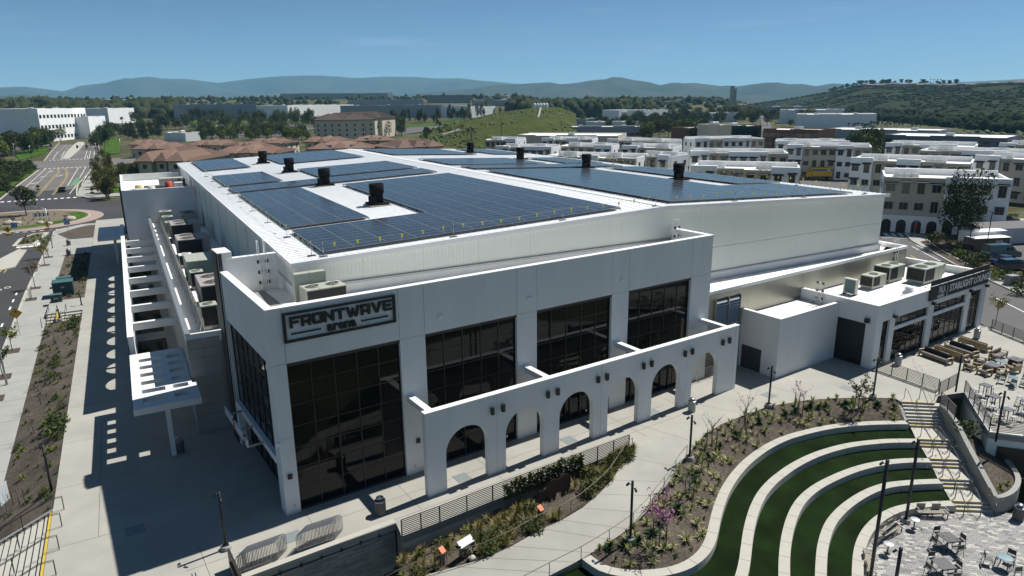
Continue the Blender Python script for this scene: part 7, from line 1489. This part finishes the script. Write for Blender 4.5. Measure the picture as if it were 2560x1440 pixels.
# ------------------------------------------------------------------ grassy hill, right hill, mountains
HILLG = mat('dry_grass_hill', (.036, .05, .011), .95, .3, .05, .5, .6, col2=(.072, .08, .02), var2=.3, scale2=.3, spec=.05)
def ruled(name, lo, hi, m, nx_=50, ny_=14, amp=1.0, fr=.02, prof=lambda f: f):
    a, c = resample(lo, nx_), resample(hi, nx_); b = MB(); b.smooth = True
    b.add([(lambda p: Vector((p.x, p.y, p.z+noise.noise(Vector((p.x*fr, p.y*fr, 7)))*amp*sin(pi*j/(ny_-1)))))(Vector((*a[i].lerp(c[i], j/(ny_-1)).to_2d(), a[i].z+(c[i].z-a[i].z)*prof(j/(ny_-1))))) for i in range(nx_) for j in range(ny_)], [(i*ny_+j, (i+1)*ny_+j, (i+1)*ny_+j+1, i*ny_+j+1) for i in range(nx_-1) for j in range(ny_-1)])
    struct(name, b, m); return a, c
def fz(x, y, d): return far(x, y, d)
GA, GB = ruled('grassy_hill', [far(1040, 0, 480).to_2d().to_3d()+Vector((0,0,-1)), far(1100, 0, 400).to_2d().to_3d()+Vector((0,0,-.6)), far(1200, 0, 350).to_2d().to_3d()+Vector((0,0,-.6)), far(1320, 0, 360).to_2d().to_3d()+Vector((0,0,-.6)), far(1450, 0, 420).to_2d().to_3d()+Vector((0,0,-.8))], [fz(1050, 333, 560), fz(1110, 316, 600), fz(1165, 300, 640), fz(1240, 282, 660), fz(1330, 270, 670), fz(1400, 268, 680), fz(1440, 284, 680)], HILLG, 60, 16, 1.5, .02, lambda f: f**.9)
for q in (((1290, 306, 560), (1310, 288, 610)), ((1403, 303, 560), (1400, 285, 610)), ((1340, 318, 500), (1352, 270, 655)), ((1105, 338, 480), (1150, 325, 500))):
    a, c = far(*q[0]), far(*q[1]); b = MB(); b.bar(a+Vector((0,0,.3)), c+Vector((0,0,.3)), 1.3, .8); b.build('concrete_drain', CONCW, kind='structure')
SCRUB = mat('scrub_hill', (.012, .021, .008), .95, .4, .018, .4, .3, col2=(.032, .038, .016), var2=.45, scale2=.05, spec=.05, detail=10)
hp = [(1880, 262), (1960, 250), (2040, 236), (2100, 226), (2150, 214), (2190, 213), (2260, 212), (2340, 214), (2420, 213), (2500, 210), (2600, 208), (2750, 204), (2900, 200)]
lo_ = [far(x, 0, d).to_2d().to_3d() for x, d in ((1860, 1500), (1960, 1400), (2060, 1250), (2160, 1050), (2260, 880), (2360, 760), (2460, 680), (2560, 620), (2750, 560), (2900, 540))]
HA, HB = ruled('scrub_hill', lo_, [far(x, y, 2200-i*60) for i, (x, y) in enumerate(hp)], SCRUB, 120, 34, 9, .006, lambda f: f*f*(3-2*f)*.75+.25*f)
def hillpt(i, f):
    a, c = HA[i], HB[i]; P = Vector((*a.lerp(c, f).to_2d(), 0)); P.z = a.z+(c.z-a.z)*(f*f*(3-2*f)*.75+.25*f)+noise.noise(Vector((P.x*.006, P.y*.006, 7)))*9*sin(pi*f); return P
MTN = mat('mountain_scrub', (.03, .036, .025), .95, .3, .003, 0, col2=(.065, .065, .045), spec=.05)
def range_(name, prof, d, depth, amp, fr):
    hi_ = resample([far(x, y, d) for x, y in prof], 220); ny_ = 16; b = MB(); b.smooth = True; vs = []
    for i, p in enumerate(hi_):
        dr = Vector((p.x, p.y, 0)).normalized()
        for j in range(ny_):
            f = j/(ny_-1); q = p-dr*depth*f; z = p.z*(1-f)**1.4-2; z += noise.fractal(Vector((q.x*fr, q.y*fr, 3)), 1.0, 2.0, 4)*amp*(min(1, f*4))*(1-f); vs.append(Vector((q.x, q.y, max(z, -2))))
        vs.append(Vector((p.x, p.y, -2))+dr*400)
    n_ = ny_+1; order = [ny_]+list(range(ny_))
    b.add(vs, [(i*n_+order[j], i*n_+order[j+1], (i+1)*n_+order[j+1], (i+1)*n_+order[j]) for i in range(219) for j in range(n_-1)]); struct(name, b, MTN)
range_('mountain_range', [(-200, 225), (0, 218), (60, 216), (110, 222), (160, 228), (200, 214), (280, 205), (330, 203), (370, 200), (460, 196), (500, 201), (545, 207), (590, 201), (640, 195), (700, 190), (780, 188), (850, 191), (900, 197), (960, 191), (1040, 192), (1090, 196), (1150, 195), (1200, 201), (1260, 206), (1320, 212), (1500, 222), (1800, 225), (2000, 223), (2300, 208), (2440, 203), (2560, 197), (2700, 200)], 12300, 3400, 260, .0009)
range_('mountain_ridge', [(900, 250), (1100, 228), (1180, 221), (1240, 212), (1290, 210), (1340, 207), (1375, 205), (1400, 210), (1440, 207), (1480, 200), (1520, 197), (1540, 193), (1552, 192), (1580, 199), (1620, 204), (1650, 212), (1690, 208), (1740, 207), (1790, 213), (1830, 217), (1880, 211), (1940, 208), (1975, 212), (2005, 209), (2040, 215), (2080, 208), (2140, 211), (2200, 209), (2300, 213), (2400, 220), (2700, 230)], 7600, 2000, 130, .0015)
range_('mountain_foothill', [(-200, 238), (0, 239), (60, 237), (130, 242), (200, 246), (260, 251), (320, 258)], 6000, 1200, 30, .002)
# ------------------------------------------------------------------ trees
random.seed(41)
NMS = {0: 'mid green', 1: 'olive', 2: 'dark green', 3: 'bright lime', 4: 'yellowish'}
PLACED = [0]
def scatter(qs, n, protos, sc, where, grp, z=-.3, spread=(3, 2)):
    for k in range(n):
        f = random.random()*(len(qs)-1); i = min(len(qs)-2, int(f)); x = qs[i][0]+(qs[i+1][0]-qs[i][0])*(f-i)+random.uniform(-1, 1)*spread[0]; y = qs[i][1]+(qs[i+1][1]-qs[i][1])*(f-i)+random.uniform(-1, 1)*spread[1]
        Pr = random.choice(protos); P = gt_(x, y); s = sc*random.uniform(.75, 1.3); kind = {'green_tree': 'round green', 'olive_tree': 'round olive', 'dark_tree': 'round dark', 'lime_tree': 'round lime green', 'golden_tree': 'round golden', 'upright_tree': 'slim upright', 'conifer_tree': 'dark conifer', 'airy_tree': 'airy thin-crowned', 'palm_tree': 'palm'}[Pr.o.name.split('.')[0]]
        Pr(P, random.uniform(0, 6.28), '%s tree %s' % (kind, where), grp, (s, s, s*random.uniform(.9, 1.15))); PLACED[0] += 1
RD, OV, PN, AI = T_ROUND, T_OVAL, T_PINE, T_SPARSE
# the single big trees
T_BIG(g(2395, 612, -.15), .4, 'big airy dark-green tree at the right street corner', None, 1.2); RD[2](g(66, 538, .05), 0, 'single dark tree on the roundabout island', None, .95)
scatter([(258, 500), (262, 470), (258, 440), (262, 410), (268, 392)], 33, [RD[1], RD[4], AI[0], OV[0]], .62, 'between the boulevard and the arena', 'trees right of the boulevard', spread=(22, 8)); scatter([(300, 470), (340, 450), (380, 440)], 13, [RD[1], RD[0]], .75, 'behind the far corner block', 'trees behind the far corner', spread=(18, 6))
scatter([(10, 470), (40, 440), (70, 420)], 24, [RD[0], RD[2]], .3, 'in the green verge left of the boulevard', 'trees in the left verge', spread=(22, 9))
scatter([(0, 395), (60, 385), (100, 372), (130, 350), (175, 335)], 45, [RD[2], RD[1], OV[1], RD[3]], 1.30, 'along the left side of the boulevard', 'trees left of the boulevard', spread=(18, 6)); scatter([(0, 345), (60, 338), (120, 330), (200, 322), (240, 318)], 39, [RD[2], OV[2], RD[1]], 1.30, 'before the white office block', 'trees before the office block', spread=(10, 4))
scatter([(250, 372), (262, 355), (270, 340), (280, 325)], 36, [RD[2], RD[0], OV[2]], 1.15, 'right of the boulevard before the villas', 'trees before the villas', spread=(14, 6)); scatter([(310, 340), (360, 345), (400, 338), (330, 355)], 30, [RD[2], PN[0]], .9, 'in the dark grove behind the villas', 'dark grove behind the villas', spread=(20, 6))
for q in ((283, 322), (310, 335), (345, 330), (403, 318), (458, 322), (448, 320), (440, 312), (805, 300), (1178, 362), (800, 345), (875, 340), (1098, 330)): PALM[random.randrange(2) if q[0] < 700 else 1](g(*q, -.3), random.uniform(0, 6), 'palm tree at %s' % ('the villas and shops' if q[0] < 700 else 'the hotel and hill foot'), 'palms in the middle distance', random.uniform(1.1, 1.6))
scatter([(480, 340), (560, 345), (640, 345), (720, 345)], 51, [RD[0], RD[3], RD[1], AI[2]], 1.37, 'behind the red-tiled villas', 'trees behind the villas', spread=(20, 10)); scatter([(480, 318), (600, 312), (720, 310), (790, 312)], 51, [RD[1], OV[0], RD[0], AI[2]], 1.56, 'below the warehouses', 'trees below the warehouses', spread=(20, 7))
scatter([(440, 302), (600, 296), (760, 295)], 30, [OV[1], RD[2]], 1.56, 'along the grey warehouse', 'trees along the grey warehouse', spread=(20, 3)); scatter([(985, 312), (1060, 306), (1130, 300), (1180, 296), (1270, 287)], 51, [OV[0], OV[1], OV[2], AI[1]], 1.56, 'along the long warehouse', 'trees along the long warehouse', spread=(14, 5)); scatter([(980, 325), (1000, 340), (960, 338)], 12, [RD[0], AI[0]], 1.56, 'right of the hotel', 'trees by the hotel', spread=(14, 5))
scatter([(1610, 345), (1640, 335), (1700, 330), (1740, 345), (1720, 375)], 45, [RD[0], RD[1], RD[3], RD[2]], 1.43, 'between the two apartment clusters', 'trees between the apartment clusters', spread=(22, 10)); scatter([(1560, 318), (1660, 312), (1760, 308), (1900, 312)], 54, [RD[2], RD[1], RD[0]], 1.56, 'in the green belt behind the apartments', 'trees behind the apartments', spread=(24, 5)); scatter([(1500, 292), (1560, 296), (1700, 296), (1850, 297), (1900, 300)], 51, [RD[1], RD[2], RD[4]], 1.56, 'around the low warehouses', 'trees around the low warehouses', spread=(20, 3))
scatter([(2120, 385), (2165, 388), (2190, 380)], 10, [RD[3], RD[1], RD[0]], 1.45, 'in the round green group between the apartments', 'green group between the apartments', spread=(14, 5)); scatter([(1930, 320), (2060, 313), (2200, 315), (2330, 318)], 20, [RD[2], RD[1]], .85, 'below the hill-foot warehouses', 'trees at the hill foot', spread=(20, 4)); scatter([(1930, 298), (1980, 308), (2040, 308)], 18, [RD[2], RD[4]], 1.69, 'left of the palm-lined warehouse', 'trees at the palm warehouse', spread=(14, 4))
for k in range(26): PALM[0](g(2000+k*7.3+random.uniform(-2, 2), 309+random.uniform(-2, 2), -.3), 0, 'slim fan palm in the row before the hill-foot warehouse', 'palm row at the hill foot', random.uniform(1.0, 1.35))
for k in range(22): PALM[0](g(2120+k*8+random.uniform(-3, 3), 338+random.uniform(-3, 2), -.3), 0, 'slim fan palm before the long grey warehouse', 'palm row at the grey warehouse', random.uniform(.8, 1.05))
for q in ((2352, 668), (2380, 680), (2400, 640), (2415, 652), (2428, 664), (2445, 648), (2440, 668), (2475, 690), (2490, 700), (2505, 685), (2520, 700), (2540, 715), (2555, 735), (2330, 606), (2345, 600), (2370, 610), (2420, 600), (2405, 618), (2455, 655), (2560, 700)):
    P = g(*q, -.14); plant('round_shrub', BUSH[random.choice(('mid', 'olive', 'lime'))], P, random.uniform(.9, 1.9), 'rounded shrub in the bed between the right sidewalk and the parking lot', 'shrubs at the right parking lot')
for k in range(24): P = g(2240+k*13, 543.5+random.uniform(-2, 0), -.2); plant('entrance_shrub', BUSH[random.choice(('dark', 'mid'))], P, random.uniform(.6, 1.1), 'clipped shrub at the foot of the arched apartment block', 'shrubs at the arched apartments')
young('small golden-leaved tree at the end of the lounge patio', g(2488, 812, -.2), 3.4, 'yellow', 380, .17, grp=None, stakes=False); plant('planter_bush', BUSH['mid'], g(2412, 1080, -.8), 1.3, 'leafy bush in the planter between stair wall and patio wall', None)
for q, s in (((2500, 1222), .9), ((2520, 1210), .7)): plant('grass_tuft', TUFT['lime'], g(*q, -2.2), s, 'lime grass tuft in the rounded planter', 'tufts in the rounded planter')
scatter([(440, 296), (600, 292), (720, 294)], 30, [OV[1], RD[2], OV[0]], 1.3, 'at the foot of the plateau warehouses', 'plateau trees'); scatter([(330, 322), (420, 318), (480, 312)], 26, [RD[2], RD[0]], 1.4, 'around the dark modern building', 'trees by the modern building', spread=(20, 8))
scatter([(500, 352), (620, 348), (740, 352), (780, 348)], 26, [RD[0], RD[1], RD[3]], 1.3, 'in the green gaps between the villas', 'trees in the villa gaps', spread=(24, 6)); scatter([(1040, 345), (1120, 330), (1160, 345)], 16, [RD[1], RD[0], RD[4]], .9, 'at the left foot of the grassy hill', 'trees at the grassy hill', spread=(20, 8))
scatter([(1440, 300), (1500, 320), (1640, 325), (1650, 300)], 30, [RD[0], RD[2], RD[1]], 1.3, 'around the workshop rows', 'trees around the workshops', spread=(22, 8)); scatter([(1700, 400), (1715, 380), (1960, 400), (2190, 430), (2110, 440)], 14, [RD[0], OV[1], RD[1]], 1.0, 'on the streets between the apartment rows', 'trees between apartment rows', spread=(8, 6))
scatter([(0, 300), (150, 296), (300, 290), (420, 288)], 34, [RD[2], RD[1], PN[0]], 1.5, 'in the belt around the office block', 'trees around the office block', spread=(25, 5))
scatter([(262, 300), (300, 296), (345, 293)], 12, [RD[2], RD[1], OV[1]], 1.5, 'before the low white building at the bend', 'trees at the boulevard bend', spread=(8, 3))
# far woodland, hillside scrub: uncountable masses
def lumps(name, pts, m, label):
    b = MB(); b.smooth = True; ic = [Vector((cos(a)*cos(e), sin(a)*cos(e), sin(e))) for e in (-.3, .35, .95) for a in [k*pi/3+e for k in range(6)]]+[Vector((0, 0, 1))]
    fs = [(r*6+i, r*6+(i+1) % 6, (r+1)*6+(i+1) % 6, (r+1)*6+i) for r in range(2) for i in range(6)]+[(12+i, 12+(i+1) % 6, 18) for i in range(6)]
    for p, s, h in pts: b.add([p+Vector((v.x*s*random.uniform(.7, 1.25), v.y*s*random.uniform(.7, 1.25), v.z*h*random.uniform(.75, 1.25)+h*.3)) for v in ic], fs)
    b.build(name, m, label=label, cat=name.replace('_', ' '), kind='stuff')
FARL = mat('far_foliage', (.020, .032, .014), .95, .4, .05, col2=(.05, .058, .025), spec=.05)
pts = []
for k in range(3600):
    x = random.uniform(-80, 2150); d = random.uniform(1150, 3400) if x < 1350 or x > 1450 else random.uniform(1000, 3000); z = random.uniform(-1, 1)
    if 700 < x < 1250 and d < 1500: continue
    P = far(x, 0, d); P.z = terr(P.x, P.y)-1; s = random.uniform(3, 7.5); pts.append((P, s*1.1, s*random.uniform(.8, 1.5)))
for k in range(260):
    x = random.uniform(1440, 1640) if k < 150 else random.uniform(1270, 1440); P = far(x, 0, random.uniform(950, 1250)); P.z = terr(P.x, P.y)-1; s = random.uniform(6, 11); pts.append((P, s, s*1.6))
for k in range(220): x = random.uniform(-60, 420); P = far(x, 0, random.uniform(1000, 1400)); P.z = terr(P.x, P.y)-1; s = random.uniform(6, 11); pts.append((P, s*1.2, s*1.3))
lumps('far_woodland', pts, FARL, 'far mass of trees and suburbs below the mountains')
pts = []
for k in range(9000):
    i = random.randrange(118); f = random.random(); a = HA[i].lerp(HA[i+1], random.random()); c = HB[i]; P = Vector((*a.lerp(c, f).to_2d(), 0)); fr_ = f*f*(3-2*f)*.75+.25*f; P.z = a.z+(c.z-a.z)*fr_+noise.noise(Vector((P.x*.006, P.y*.006, 7)))*9*sin(pi*f)-1
    if noise.noise(Vector((P.x*.012, P.y*.012, 2))) < -.15: continue
    s = random.uniform(.9, 2.8)*(1+f*.8); pts.append((P, s, s*random.uniform(.5, .8)))
for k in range(900):
    i = random.randrange(118); f = random.random()**1.5*.16; P = hillpt(i, f); s = random.uniform(2.5, 5.5); pts.append((P-Vector((0, 0, 1)), s, s*1.3))
lumps('hillside_scrub', pts, mat('hill_scrub', (.008, .017, .006), .95, .4, .03, col2=(.022, .032, .012), spec=.05), 'dark scrub covering the right hillside')
pts = []
for k in range(520):
    i = random.randrange(4, 59); f = random.random(); q_ = GA[i].lerp(GB[i], f); q_.z = GA[i].z+(GB[i].z-GA[i].z)*f**.9-.3; s = random.uniform(.4, 1.5); pts.append((q_, s, s*.7))
for x, y, n_ in ((1400, 330, 60), (2260, 340, 40), (2400, 338, 60), (2540, 345, 50), (1280, 300, 40)):
    for k in range(n_): P = g(x+random.uniform(-70, 70), y+random.uniform(-8, 8), -.5); s = random.uniform(1.2, 2.6); pts.append((P, s, s*.8))
for k in range(110): P = g(random.uniform(-10, 82)-max(0, 0), random.uniform(412, 478), -.3); (plant('verge_shrub', BUSH[random.choice(('mid', 'olive', 'dark'))], P, random.uniform(1.6, 3.2), 'leafy shrub in the green verge left of the boulevard', 'shrubs in the left verge') if P.x < -31.5 else None)
for k in range(120): P = g(random.uniform(740, 1160), random.uniform(300, 330), -.3); s = random.uniform(1.0, 2.2); pts.append((P, s, s*.7))
lumps('verge_scrub', pts, LF['mid'], 'low green scrub on the verges and slopes in the middle distance')
for qs_, nm in (([(85, 415), (60, 402), (0, 408), (-60, 440), (-60, 480), (0, 492), (40, 462), (90, 430)], 'verge_lawn'), ([(35, 385), (110, 345), (128, 348), (115, 385), (50, 402)], 'verge_lawn'), ([(262, 340), (300, 345), (300, 385), (262, 388)], 'verge_lawn'), ([(460, 303), (800, 301), (800, 308), (460, 310)], 'verge_lawn'), ([(985, 318), (1160, 300), (1165, 305), (990, 324)], 'verge_lawn'), ([(1510, 262), (1800, 259), (1880, 265), (1700, 272), (1520, 268)], 'green_field')):
    b = MB(); b.add([gt_(*q, .3) for q in qs_], [tuple(range(len(qs_)))]); b.build(nm, GRASS, kind='structure')
for qs_ in ([(455, 315), (760, 309), (790, 322), (700, 342), (500, 345), (470, 330)], [(930, 325), (1080, 315), (1150, 318), (1010, 336), (940, 340)], [(2040, 340), (2200, 342), (2210, 352), (2040, 352)], [(1595, 350), (1700, 352), (1740, 410), (1600, 410)], [(1990, 430), (2120, 430), (2210, 500), (2230, 535), (2150, 535), (2000, 460)], [(30, 372), (95, 348), (120, 352), (60, 382)], [(1900, 284), (1915, 290), (1935, 330), (1905, 330)]):
    b = MB(); b.add([gt_(*q, .22) for q in qs_], [tuple(range(len(qs_)))]); b.build('parking_lot', ASPHL, kind='structure')
# tiny houses along the ridge and far suburb, ridge palms
hm = [mat('far_house_%d' % k, c, .85) for k, c in enumerate(((.5, .48, .44), (.38, .3, .24), (.55, .55, .55)))]; rm = [TILE, SHINGLE, mat('grey_roof', (.2, .2, .21), .9)]
def house(label, P, s, rz, grp):
    t = thing('far_house', label, 'house', P, rz, grp); MB().box(-s, -s*.6, -3, s, s*.6, 3.2).build('wall', random.choice(hm), t, local=True); b = MB(); hip(b, -s, -s*.6, s, s*.6, 3.2, 2.0); b.build('roof', random.choice(rm), t, local=True)
    for x in (-.5, .1, .6): MB().box(x*s-.6, -s*.6-.06, .8, x*s+.6, -s*.6-.002, 2.3).build('window', WGL, t, local=True)
for k in range(46): house('small house on the right hill, %s' % ('near its left shoulder', 'below the palms', 'at mid crest', 'toward the right edge')[min(3, (k*3//2 % 68)//17)], hillpt(44+k*3//2 % 68, random.uniform(.84, .985)), random.uniform(6, 10), random.uniform(0, 3), 'houses on the right hill')
for k in range(60): x = random.uniform(0, 480) if k < 34 else random.uniform(1250, 2050); P = far(x, 0, random.uniform(1250, 2300)); P.z = terr(P.x, P.y)+2.5; house('small far suburban house below the mountains', P, random.uniform(7, 12), random.uniform(0, 3), 'far suburban houses')
for q in ((2197, 206), (2203, 205), (2240, 205), (2247, 204), (2430, 206), (2460, 206), (2466, 205), (2475, 207), (2484, 205)):
    P = far(q[0], 214, 2050-(q[0]-1880)*.9*.75); P = hillpt(min(118, int((q[0]-1880)/1020*119)), .985); PALM[0](P, 0, 'tall fan palm on the crest of the right hill', 'palms on the hill crest', 1.4)
for q, n_ in (((2155, 0), 5), ((2165, 0), 4), ((2270, 0), 9), ((2360, 0), 9), ((2420, 0), 9), ((2300, 0), 9), ((2500, 0), 9), ((2220, 0), 7)):
    for k in range(n_): P = hillpt(min(118, int((q[0]-1880)/1020*119)+random.randrange(-3, 4)), random.uniform(.95, .99)); RD[2](P, random.uniform(0, 6), 'dark round tree on the crest of the right hill', 'trees on the hill crest', random.uniform(1.0, 1.9))
# power poles
for q, d, hh, l_ in (((1253, 330), 430, 14, 'dark power pole on the grassy hill'), ((1138, 335), 470, 15, 'power pole at the foot of the grassy hill'), ((915, 340), 455, 20, 'tall grey pole before the hotel'), ((1343, 270), 620, 12, 'lattice pole at the top of the grassy hill'), ((1417, 280), 620, 14, 'grey pole right of the drain channel'), ((1067, 250), 1300, 22, 'thin mast near the blue glass office'), ((924, 240), 1500, 24, 'thin mast on the plateau skyline'), ((771, 240), 1500, 22, 'second thin mast on the plateau skyline')):
    P = far(*q, d); P.z = max(-.5, P.z-2) if q[0] in (1253, 1343, 1417, 1138) else -.4; t = thing('utility_pole', l_, 'utility pole', P); MB().tube([(0, 0, -3), (0, 0, hh)], .22, 6, r2=.14).build('pole', DARKM, t, local=True); MB().box(-1.2, -.08, hh-1.2, 1.2, .08, hh-1.0).build('cross_arm', DARKM, t, local=True)
# ------------------------------------------------------------------ haze
hz = MB(); hz.box(-5400, -900, -14, 14500, 14200, 780); hm_ = bpy.data.materials.new('haze'); hm_.use_nodes = True; n = hm_.node_tree.nodes; n.remove(n['Principled BSDF'])
pv = n.new('ShaderNodeVolumePrincipled'); pv.inputs['Color'].default_value = (.33, .70, 1.0, 1); pv.inputs['Density'].default_value = 5.8e-5; pv.inputs['Anisotropy'].default_value = 0; hm_.node_tree.links.new(pv.outputs[0], n['Material Output'].inputs['Volume'])
hz.build('haze', hm_, label='pale blue distance haze over the whole valley', cat='haze', kind='stuff')
